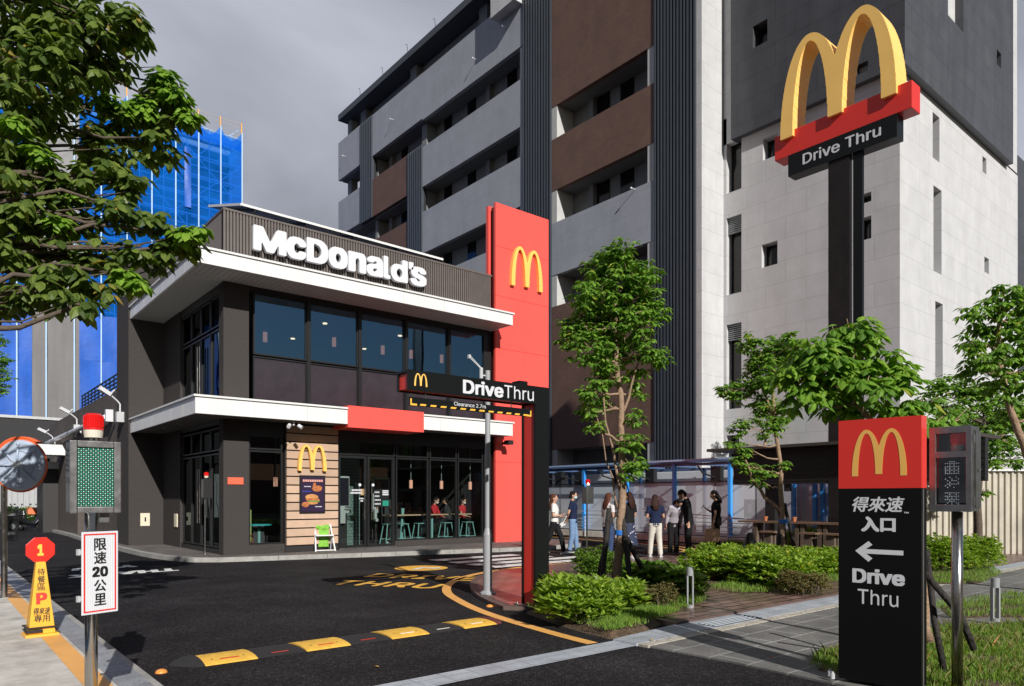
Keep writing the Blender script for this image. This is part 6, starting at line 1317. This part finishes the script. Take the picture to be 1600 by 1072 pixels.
# --- shrubs and hedges
def hedge(label, boxes, leaf, n, lm, seed, name='hedge', cat='hedge', z0=.09, stem=40):
    rnd = random.Random(seed); bx0 = boxes[0]; t = thing(name, label, cat, (bx0[0], bx0[1], z0)); mb = MB(); mb.keep = True; tot = sum(b[3] * b[4] * b[5] for b in boxes)
    for (x, y, rz, rx, ry, h) in boxes:
        m_ = int(n * rx * ry * h / tot); h *= .86
        for _ in range(m_):
            a = rnd.uniform(0, 6.283); u = rnd.uniform(.0, 1); rr = rnd.random() ** .4
            th = u ** .75; lx = math.cos(a) * rx * rr * (1 - .25 * th ** 3); ly = math.sin(a) * ry * rr * (1 - .25 * th ** 3)
            lump = 1 + .16 * math.sin(x * 3 + lx * 6.3 + 1.3) * math.cos(y * 2 + ly * 5.1) + .1 * math.sin(lx * 15 + ly * 11)
            z = z0 + .03 + h * lump * th; c_, s_ = math.cos(rz), math.sin(rz); p = Vector((x + c_ * lx - s_ * ly, y + s_ * lx + c_ * ly, z))
            out = Vector((c_ * lx / rx - s_ * ly / ry, s_ * lx / rx + c_ * ly / ry, .5 + th)).normalized(); a0 = rnd.uniform(0, 6.28); k_ = 4
            for k in range(k_):
                aa = a0 + 6.283 * k / k_; d = (Vector((math.cos(aa), math.sin(aa), rnd.uniform(.1, 1.0))) + out * .5).normalized(); l = leaf * rnd.uniform(.6, 1.2); add_leaf(mb, p, d, Vector((0, 0, 1)), l, l * .58)
    mb.build('foliage', lm, t)
    sm_ = MB()
    for k in range(stem):
        x, y, rz, rx, ry, h = boxes[k % len(boxes)]; a = rnd.uniform(0, 6.28); r = rnd.random() * .7; c_, s_ = math.cos(rz), math.sin(rz); lx, ly = math.cos(a) * rx * r, math.sin(a) * ry * r
        p = Vector((x + c_ * lx - s_ * ly, y + s_ * lx + c_ * ly, z0)); sm_.loft([p, p + Vector((rnd.uniform(-.06, .06), rnd.uniform(-.06, .06), h * .8))], [.009, .004], 5)
    sm_.build('stems', bark_d, t); return t
hl = leafmat('shrub_leaf', (.12, .22, .022), (.38, .52, .07), .42, .4); hd = leafmat('hedge_leaf', (.06, .13, .016), (.20, .34, .045), .4, .4)
P = lambda px, py: G(px, py, .09)
s1 = P(905, 965); s2 = P(950, 950); s3 = P(875, 948)
hedge('bright lime-green shrub at the foot of the portal column', [(s1.x, s1.y, 0, .60, .46, .44), (s2.x + .1, s2.y, 0, .45, .45, .36), (s3.x + .1, s3.y, 0, .42, .42, .40)], .13, 900, hl, 81, 'shrub', 'shrub')
s1 = P(1035, 925); s2 = P(1065, 930); s3 = P(1010, 915)
hedge('low dense shrub between the staked tree and the grey bollard', [(s1.x, s1.y, 0, .5, .5, .42), (s2.x, s2.y, 0, .38, .42, .38), (s3.x, s3.y, 0, .5, .5, .36)], .115, 850, hd, 82, 'shrub', 'shrub')
s1 = P(945, 905); s2 = P(925, 898)
hedge('darker shrub behind the staked tree at the plaza edge', [(s1.x, s1.y, 0, .55, .45, .45), (s2.x, s2.y, 0, .4, .4, .5)], .075, 1000, hd, 83, 'shrub', 'shrub')
bxs = []
for px_, py_, rx, ry, h in ((1105, 903, .55, .5, .50), (1135, 905, .6, .6, .52), (1165, 908, .6, .62, .5), (1195, 912, .6, .62, .5), (1225, 914, .55, .55, .46), (1165, 895, .8, .5, .50), (1215, 895, .9, .6, .46), (1255, 897, .8, .6, .44), (1295, 895, .9, .6, .44), (1120, 888, .5, .5, .48), (1330, 893, .9, .6, .44)):
    s = P(px_, py_); bxs.append((s.x, s.y, 0, rx, ry, h))
hedge('long bright clipped hedge running from the brick path to the black sign', bxs, .12, 4600, hl, 84)
s = P(1255, 925); hedge('dry brownish tussock at the front edge of the long hedge', [(s.x, s.y, 0, .5, .4, .3)], .06, 500, leafmat('dry_shrub', (.10, .10, .03), (.22, .18, .07), .3, .6), 85, 'shrub', 'shrub')
s = P(1020, 945); hedge('dry thin tussock beside the staked tree', [(s.x, s.y, 0, .4, .35, .25)], .05, 380, MATS['dry_shrub'], 86, 'shrub', 'shrub')
s = G(1265, 865); s2 = G(1300, 866); s3 = G(1240, 864)
hedge('hedge behind the wooden counter and its plank stools', [(s.x + .6, s.y, 0, .7, .9, .62), (s2.x + .6, s2.y, 0, .7, .7, .62), (s3.x + .6, s3.y, 0, .6, .7, .55)], .085, 1900, hl, 87, z0=.1)
s = G(1520, 884, .1); s2 = G(1495, 886, .1); s3 = G(1470, 888, .1)
hedge('bright bushes on the lawn between the black sign and the beige fence', [(s.x, s.y, 0, .65, .6, .62), (s2.x, s2.y, 0, .55, .5, .55), (s3.x, s3.y, 0, .5, .55, .66)], .08, 2600, hl, 88, 'shrub', 'shrub')
q = DP(70, 810, 45); hedge('low green hedge at the far end of the lane behind the scooters', [(q.x, q.y, 0, 2.6, .7, 1.0), (q.x + 3.5, q.y, 0, 2.4, .7, 1.0)], .2, 1500, hd, 89, z0=0, stem=10)
# ================================================================== PEOPLE
skin_a = mat('skin', (.52, .30, .21), .55, spec=.35); skin_b = mat('skin_warm', (.46, .25, .17), .55, spec=.35)
hair_k = mat('black_hair', (.010, .008, .007), .7, spec=.2); hair_b = mat('brown_hair', (.09, .032, .018), .7, spec=.2, var=.3, vs=20)
def person(label, loc, deg, h=1.68, lean=0, head=0, turn=0, legs='stand', arms=('down', 'down'), top=None, sleeve='short', bottom=None, hair='short', hm=None, skin=None, shoe=None, mask=None, skirt=False, cat='person', untuck=.0, seat=.5, extra=None):
    k = h / 1.70; th = rad(-39.7 + deg); t = thing('person', label, cat, loc, th); skin = skin or skin_a; hm = hm or hair_k; K = dict(local=True)
    V = lambda x, y, z: Vector((x, y, z)) * k
    sit = legs == 'sit'; pz = .93 if not sit else seat / k + .09
    # upper-body lean about the hips (forward = -y)
    lm_ = Matrix.Rotation(rad(lean), 3, 'X'); hip = Vector((0, 0, pz))
    def U(x, y, z): return (lm_ @ (Vector((x, y, z - .93))) + hip) * k
    hm3 = lm_ @ Matrix.Rotation(rad(head), 3, 'X') @ Matrix.Rotation(rad(turn), 3, 'Z')
    neck = Vector((0, .01, 1.47 - .93)); neck = lm_ @ neck + hip
    def Hd(x, y, z): return (neck + hm3 @ Vector((x, y, z))) * k          # head frame, origin at neck base
    B = MB()
    # torso + neck + head
    B.loft([U(0, 0, .90), U(0, 0, 1.0), U(0, -.005, 1.12), U(0, -.01, 1.28), U(0, 0, 1.38), U(0, .01, 1.44)], [(.15 * k, .10 * k), (.15 * k, .10 * k), (.125 * k, .09 * k), (.155 * k, .105 * k), (.15 * k, .09 * k), (.07 * k, .06 * k)], 16)
    B.loft([U(0, .01, 1.42), Hd(0, .0, .02), Hd(0, -.01, .09)], [.058 * k, .05 * k, .05 * k], 12)
    B.ball(Hd(0, -.01, .165), (.076 * k, .095 * k, .110 * k), 18, 12, hm3); B.loft([Hd(0, -.045, .10), Hd(0, -.055, .065), Hd(0, -.06, .05)], [(.055 * k, .05 * k), (.04 * k, .035 * k), (.02 * k, .02 * k)], 12)
    B.loft([Hd(0, -.095, .175), Hd(0, -.122, .135), Hd(0, -.10, .125)], [.010 * k, .015 * k, .010 * k], 8)
    for s in (-1, 1): B.ball(Hd(s * .078, .005, .155), (.012 * k, .022 * k, .032 * k), 8, 6, hm3)
    # legs
    fx = {}
    for s in (-1, 1):
        hp = Vector((s * .085, 0, pz - .03))
        if sit: kn = Vector((s * .10, -.42, pz - .02)); an = Vector((s * .10, -.36, max(.10, pz - .45)))
        elif legs == 'stride': kn = Vector((s * .085, -.17 * s - .03, .49)); an = Vector((s * .085, -.27 * s + (.0 if s > 0 else .07), .09 if s > 0 else .13))
        elif legs == 'relaxed': kn = Vector((s * .11, -.03 - .03 * s, .50)); an = Vector((s * .13, -.01 - .08 * s, .085))
        else: kn = Vector((s * .095, -.02, .50)); an = Vector((s * .10, .01, .085))
        fx[s] = (hp, kn, an)
        B.loft([hp * k, hp.lerp(kn, .5) * k, kn * k, (kn.lerp(an, .35) + Vector((0, .015, 0))) * k, an * k, (an - Vector((0, .0, .03))) * k], [.085 * k, .072 * k, .052 * k, .055 * k, .036 * k, .036 * k], 12)
        B.loft([(an + Vector((0, .03, -.045))) * k, (an + Vector((0, -.06, -.055))) * k, (an + Vector((0, -.16, -.065))) * k], [(.032 * k, .035 * k), (.04 * k, .028 * k), (.03 * k, .016 * k)], 10, ref=(1, 0, 0))
    # arms
    ar = {}
    for s, mode in zip((-1, 1), arms):
        sh = Vector((s * .185, 0, 1.39))
        P_ = dict(down=((s * .225, .02, 1.11), (s * .225, -.03, .86), (0, -.12, -1)), front=((s * .24, -.02, 1.12), (s * .12, -.24, 1.08), (-s * .5, -1, .1)), hold=((s * .235, .0, 1.11), (s * .10, -.22, 1.14), (-s * .4, -.8, .4)),
                  back=((s * .24, .08, 1.12), (s * .09, .17, .95), (-s * .6, .2, -.7)), phone=((s * .23, -.06, 1.12), (s * .14, -.26, 1.24), (-s * .2, -.7, .7)), bag=((s * .23, .0, 1.10), (s * .235, -.06, .85), (0, -.1, -1)), table=((s * .22, -.14, 1.14), (s * .12, -.34, 1.08), (-s * .2, -1, 0)),
                  clasp=((s * .23, -.02, 1.10), (s * .06, -.17, .93), (-s * .7, -.4, -.6)))[mode]
        el, wr, hd_ = Vector(P_[0]), Vector(P_[1]), Vector(P_[2]).normalized(); a = [U(*sh), U(*el), U(*wr)]; hd_ = (lm_ @ hd_).normalized(); ar[s] = (a, hd_)
        B.loft([U(s * .13, 0, 1.39), a[0], a[0].lerp(a[1], .5), a[1], a[1].lerp(a[2], .3), a[2]], [.05 * k, .050 * k, .043 * k, .034 * k, .035 * k, .023 * k], 10)
        # hand: palm, four unequal bent fingers, thumb from the side of the palm
        side = hd_.cross(Vector((0, 0, 1)));  side = side.normalized() if side.length > .1 else Vector((0, 1, 0)); 
        if abs(hd_.z) > .8: side = Vector((0, -1, 0)); side = (side - hd_ * side.dot(hd_)).normalized()
        pn = hd_.cross(side).normalized() * (-s); w0 = a[2]
        B.loft([w0, w0 + hd_ * .04 * k, w0 + hd_ * .085 * k], [(.020 * k, .016 * k), (.034 * k, .016 * k), (.038 * k, .014 * k)], 10, ref=side)
        for fi, (o_, ln) in enumerate(((.028, .066), (.010, .075), (-.009, .070), (-.027, .055))):
            b0_ = w0 + hd_ * .08 * k + side * o_ * k; b1_ = b0_ + hd_ * ln * .5 * k + pn * .008 * k; b2_ = b1_ + hd_ * ln * .38 * k + pn * .026 * k
            B.loft([b0_, b1_, b2_], [.0095 * k, .009 * k, .0075 * k], 7)
        tb0 = w0 + hd_ * .025 * k + side * .03 * k; B.loft([tb0, tb0 + (hd_ * .6 + side * .7).normalized() * .035 * k, tb0 + (hd_ * .9 + side * .45).normalized() * .062 * k], [.012 * k, .011 * k, .008 * k], 7)
    B.build('body', skin, t, remesh=.0105, **K)
    # face details
    eb = MB()
    for s in (-1, 1): eb.ball(Hd(s * .031, -.093, .172), (.011 * k, .006 * k, .0055 * k), 8, 6, hm3)
    eb.build('eyes', mat('eye_dark', (.02, .015, .012), .3), t, **K)
    if mask: 
        mk = MB(); mk.ball(Hd(0, -.055, .108), (.062 * k, .068 * k, .052 * k), 14, 8, hm3); mk.build('face_mask', mask, t, smooth=True, **K)
    else:
        mk = MB(); mk.ball(Hd(0, -.094, .098), (.022 * k, .010 * k, .006 * k), 10, 6, hm3); mk.build('mouth', mat('lips', (.42, .14, .12), .5), t, smooth=True, **K)
    # hair
    H_ = MB(); H_.ball(Hd(0, .012, .192), (.088 * k, .100 * k, .100 * k), 18, 12, hm3); H_.ball(Hd(0, .045, .135), (.080 * k, .072 * k, .085 * k), 14, 10, hm3)
    if hair in ('long', 'tail', 'bob'):
        H_.ball(Hd(0, .05, .11), (.085 * k, .065 * k, .10 * k), 14, 8, hm3)
        ln = {'long': .12, 'tail': .16, 'bob': .03}[hair]; w_ = .115 if hair == 'long' else (.09 if hair == 'bob' else .05)
        H_.loft([Hd(0, .06, .16), Hd(0, .085, .04), (Hd(0, .09, .0) + U(0, .13, 1.40 - ln * .2)) / 2, U(0, .125, 1.42 - ln)], [(.085 * k, .05 * k), (w_ * 1.05 * k, .05 * k), (w_ * k, .045 * k), (w_ * .55 * k, .02 * k)], 12, ref=(1, 0, 0))
    H_.build('hair', hm, t, remesh=.014, **K)
    # top
    T = MB(); g = .018; hem = .88 - untuck
    T.loft([U(0, 0, hem), U(0, 0, 1.0), U(0, -.005, 1.12), U(0, -.012, 1.28), U(0, 0, 1.38), U(0, .01, 1.435), U(0, .01, 1.46)], [((.172) * k, .125 * k), (.168 * k, .122 * k), (.152 * k, .115 * k), (.175 * k, .125 * k), (.168 * k, .108 * k), (.09 * k, .078 * k), (.066 * k, .064 * k)], 18)
    for s in (-1, 1):
        a, hd_ = ar[s]; fe = {'short': .62, 'long': 1.9, 'three': 1.4}[sleeve]
        pts = [U(s * .12, 0, 1.39), a[0]]; rs = [.062 * k, .064 * k]
        if fe <= 1: pts += [a[0].lerp(a[1], fe * .6), a[0].lerp(a[1], fe)]; rs += [.060 * k, .060 * k]
        else: pts += [a[0].lerp(a[1], .5), a[1], a[1].lerp(a[2], (fe - 1) * .5), a[1].lerp(a[2], fe - 1)]; rs += [.055 * k, .050 * k, .046 * k, .038 * k]
        T.loft(pts, rs, 12)
    T.build('shirt', top, t, remesh=.013, **K)
    if sleeve == 'short' or True:
        c_ = MB(); c_.loft([U(0, .01, 1.44), U(0, .005, 1.475)], [.072 * k, .064 * k], 14); c_.build('collar', top, t, **K)
    # bottom
    Q = MB(); Q.loft([(hip + Vector((0, 0, .085))) * k, (hip + Vector((0, 0, .0))) * k, (hip - Vector((0, 0, .07))) * k], [(.155 * k, .112 * k), (.175 * k, .125 * k), (.165 * k, .12 * k)], 16)
    if skirt: Q.loft([(hip) * k, Vector((0, 0, .65)) * k, Vector((0, .01, .36)) * k], [(.17 * k, .12 * k), (.21 * k, .17 * k), (.25 * k, .21 * k)], 18)
    else:
        for s in (-1, 1):
            hp, kn, an = fx[s]; Q.loft([(hp + Vector((0, 0, .02))) * k, hp.lerp(kn, .5) * k, kn * k, kn.lerp(an, .5) * k, (an - Vector((0, 0, .02))) * k], [.105 * k, .092 * k, .082 * k, .074 * k, .068 * k], 12)
    Q.build('skirt' if skirt else 'trousers', bottom, t, remesh=.014, **K)
    for s in (-1, 1):
        an = fx[s][2]; S_ = MB(); S_.loft([(an + Vector((0, .055, -.035))) * k, (an + Vector((0, .0, -.025))) * k, (an + Vector((0, -.09, -.05))) * k, (an + Vector((0, -.19, -.062))) * k], [(.035 * k, .045 * k), (.045 * k, .052 * k), (.048 * k, .032 * k), (.03 * k, .018 * k)], 12, ref=(1, 0, 0)); S_.build('shoe', shoe or mat('black_shoe', (.015, .015, .015), .4), t, remesh=.012, **K)
        So = MB(); an2 = an; z = an.z - .083; So.prism([((an.x + dx) * k, (an.y + dy) * k) for dx, dy in ((-.045, .09), (.045, .09), (.05, -.10), (.03, -.21), (-.03, -.21), (-.05, -.10))], z * k, (z + .022) * k); So.build('sole', mat('white_sole', (.6, .6, .6), .5) if shoe else mat('black_sole', (.02, .02, .02), .6), t, **K)
    if extra: extra(t, U, ar, k, K, Hd)
    return t
def cloth(n, c, **k): return mat(n, c, .85, var=.12, vs=9, spec=.2, **k)
navy = cloth('navy_cloth', (.012, .02, .055)); blackc = cloth('black_cloth', (.012, .012, .013)); whitec = cloth('white_cloth', (.70, .68, .66)); jean = mat('light_denim', (.16, .26, .42), .85, var=.3, vs=12); jeand = mat('dark_denim', (.03, .055, .14), .85, var=.3, vs=12)
cream = cloth('cream_cloth', (.62, .59, .53)); stripe = mat('striped_shirt', (.40, .37, .42), .85, var=.15, vs=40); redc = cloth('red_cloth', (.50, .03, .04)); surg = mat('blue_mask', (.42, .62, .72), .7); wmask = mat('white_mask', (.7, .7, .7), .7)
floral = mat('floral_skirt', (.02, .03, .07), .8); t_ = floral.node_tree; vo = t_.nodes.new('ShaderNodeTexVoronoi'); vo.inputs['Scale'].default_value = 14; tcn = t_.nodes.new('ShaderNodeTexCoord'); t_.links.new(tcn.outputs['Object'], vo.inputs['Vector']); cr = t_.nodes.new('ShaderNodeValToRGB'); cr.color_ramp.elements[0].position = .22; cr.color_ramp.elements[0].color = (.55, .5, .55, 1); cr.color_ramp.elements[1].position = .3; cr.color_ramp.elements[1].color = (.02, .03, .07, 1); t_.links.new(vo.outputs['Distance'], cr.inputs[0]); t_.links.new(cr.outputs[0], t_.nodes['Principled BSDF'].inputs['Base Color'])
wshoe = mat('white_sneaker', (.6, .6, .62), .5); dshoe = mat('navy_sneaker', (.02, .03, .06), .5)
def paper(t, U, ar, k, K, Hd):
    a, hd_ = ar[1]; p = a[2] + hd_ * .06; M_ = Matrix.Translation(p) @ Matrix.Rotation(rad(35), 4, 'X'); MB().box(-.09, .09, -.004, .004, -.22, .03, M_).build('held_paper_sheet', mat('paper_white', (.75, .75, .75), .7), t, **K)
# a held thing is a thing of its own: built at the hand in world space
def held(name, label, cat, person_, side, build, off=(0, 0, 0)):
    bpy.context.view_layer.update()
    loc = person_.matrix_world @ (Vector(off)); t = thing(name, label, cat, loc, person_.rotation_euler.z); build(t); return t
g_ = lambda px, py, z=0.: G(px, py, z)
q = g_(866, 866); pw = person('woman with white top and black trousers holding papers, half hidden by the portal column'.replace('woman', 'person'), (q.x, q.y, 0), 80, 1.66, legs='stride', arms=('hold', 'front'), top=whitec, bottom=blackc, hair='tail', hm=hair_b, shoe=wshoe)
held('paper_sheets', 'white sheets of paper held by the person beside the portal column', 'paper', pw, 1, lambda t: MB().box(-.09, .09, -.006, .006, -.22, .05, Matrix.Rotation(rad(25), 4, 'X')).build('sheets', mat('paper_white', (.75, .75, .75), .7), t, local=True), (.04, -.33, 1.04))
q = g_(895, 863); p2_ = person('person in a navy polo shirt, light jeans and blue face mask, hands behind the back', (q.x, q.y, 0), 75, 1.75, head=8, legs='relaxed', arms=('back', 'back'), top=navy, bottom=jean, mask=surg, shoe=dshoe, untuck=.03)
held('folded_paper', 'folded white paper held behind the back by the person in the navy polo', 'paper', p2_, 1, lambda t: MB().box(-.01, .01, -.02, .16, -.09, .02, Matrix.Rotation(rad(-30), 4, 'X')).build('sheets', MATS['paper_white'], t, local=True), (.0, .24, .90))
q = g_(950, 872, .06); person('person with long reddish-brown hair, pale printed top and blue jeans, left of the tree trunk', (q.x, q.y, .061), 120, 1.62, head=10, turn=25, arms=('hold', 'hold'), top=cloth('printed_white', (.62, .58, .58)), bottom=jeand, hair='long', hm=hair_b, shoe=wshoe, untuck=.04)
q = g_(983, 874, .06); person('person in a loose black top and dark floral skirt, right behind the tree trunk', (q.x, q.y, .061), 215, 1.64, head=6, arms=('front', 'hold'), top=blackc, bottom=floral, hair='long', hm=mat('dark_brown_hair', (.03, .011, .008), .7, spec=.2), skirt=True, shoe=wshoe, untuck=.08)
q = g_(1024, 870, .06); person('person seen from behind in a navy T-shirt and cream trousers', (q.x, q.y, .061), 182, 1.58, head=10, turn=-20, legs='relaxed', arms=('hold', 'hold'), top=navy, bottom=cream, hair='long', hm=mat('dark_brown_hair', (.03, .011, .008), .7, spec=.2), shoe=wshoe)
q = g_(1052, 867, .06); person('person in a grey striped shirt bowing forward with the dark crown of the head showing', (q.x, q.y, .061), 15, 1.62, lean=24, head=42, arms=('down', 'down'), top=stripe, sleeve='long', bottom=blackc, hair='bob', untuck=.06)
q = g_(1076, 868, .06); person('tall person in a black suit with head bowed, next to the bowing person', (q.x, q.y, .061), 262, 1.76, lean=7, head=38, arms=('down', 'down'), top=cloth('black_suit', (.011, .011, .013)), sleeve='long', bottom=blackc, untuck=.10)
q = g_(1119, 869, .06); pb_ = person('person in black looking at a phone and carrying a brown paper bag', (q.x, q.y, .061), 250, 1.70, head=22, legs='relaxed', arms=('phone', 'bag'), top=blackc, bottom=mat('camo_dark', (.02, .022, .018), .8, var=.6, vs=10), hair='bob', untuck=.06)
def bag_b(t):
    kr = mat('kraft_paper', (.52, .32, .19), .8, var=.1, vs=8)
    MB().add([(-.06, -.20, -.40), (.06, -.20, -.40), (.06, .17, -.40), (-.06, .17, -.40), (-.055, -.18, -.06), (.055, -.18, -.06), (.055, .20, -.06), (-.055, .20, -.06)], [(0, 1, 2, 3), (0, 1, 5, 4), (1, 2, 6, 5), (2, 3, 7, 6), (3, 0, 4, 7)]).build('bag_body', kr, t, local=True)
    b = MB(); 
    for x in (-.05, .05): b.loft([(x, -.08, -.07), (x * .6, -.06, .0), (x * .3, 0, .03), (x * .6, .06, .0), (x, .08, -.07)], .006, 6)
    b.build('handles', kr, t, local=True)
held('paper_bag', 'brown kraft paper carrier bag in the hand of the person in black', 'bag', pb_, 1, bag_b, (.24, -.08, .79))
held('mobile_phone', 'dark phone held up by the person in black', 'phone', pb_, -1, lambda t: MB().box(-.035, .035, -.005, .005, -.07, .07, Matrix.Rotation(rad(-35), 4, 'X')).build('phone_body', sign_black, t, local=True, bevel=.003), (-.12, -.36, 1.30))
def sb_(t): MB().box(-.14, .14, -.05, .05, -.11, .10).build('bag_body', mat('black_leather', (.015, .015, .015), .35), t, local=True, bevel=.02); MB().loft([(-.12, 0, .08), (-.16, .02, .3), (-.10, .0, .52), (.02, -.02, .54)], .012, 6).build('strap', MATS['black_leather'], t, local=True)
held('shoulder_bag', 'black shoulder bag at the hip of the person in black', 'bag', pb_, -1, sb_, (.17, .10, .93))
# inside the restaurant
p = PY(676, 830, 20.0); person('seated person in a red jumper and white face mask behind the shop window', (p.x, 20.0, .12), 75, 1.62, legs='sit', seat=.66, lean=8, head=15, arms=('table', 'table'), top=redc, sleeve='long', bottom=blackc, hair='tail', mask=wmask)
p = PY(721, 830, 20.15); person('seated person in red at the table nearest the red tower', (p.x, 20.15, .12), 60, 1.55, legs='sit', seat=.66, lean=6, head=10, arms=('table', 'table'), top=redc, sleeve='short', bottom=blackc, hair='bob', mask=wmask)
p = PY(702, 830, 20.3); person('seated person in dark clothes facing the person in the red jumper', (p.x, 20.3, .12), 265, 1.62, legs='sit', seat=.66, lean=10, head=20, arms=('table', 'table'), top=mat('charcoal_cloth', (.03, .03, .035), .8), sleeve='long', bottom=blackc, hair='long')
p = PY(601, 838, 20.4); person('dim figure in dark clothes standing inside the glass doors', (p.x, 20.4, .12), 200, 1.68, arms=('down', 'hold'), top=cloth('dark_grey_top', (.04, .045, .05)), sleeve='short', bottom=blackc, hair='bob', shoe=wshoe)

# a few fallen leaves on the paving
dl = mat('dry_leaf', (.5, .3, .08), .7); rl = mat('red_leaf', (.35, .07, .03), .7)
for i, (px_, py_, z, m_, lb) in enumerate(((1206, 1028, .025, rl, 'small reddish fallen leaf on the grey paving left of the black sign'), (1488, 985, .025, dl, 'dry leaf on the paving beside the steel pole'), (1020, 1000, .036, dl, 'dry leaf lying on the pebble strip'), (588, 1042, .008, dl, 'tiny dry leaf alone on the asphalt between speed bump and granite strip'))):
    p = G(px_, py_, z); c_, s_ = math.cos(i * 1.7) * .04, math.sin(i * 1.7) * .04
    t = MB().add([(p.x - c_, p.y - s_, z), (p.x + s_ * .5, p.y - c_ * .5, z + .012), (p.x + c_, p.y + s_, z + .004), (p.x - s_ * .5, p.y + c_ * .5, z + .010)], [(0, 1, 2), (0, 2, 3)]).build('fallen_leaf', m_); tag(t, lb, 'leaf')
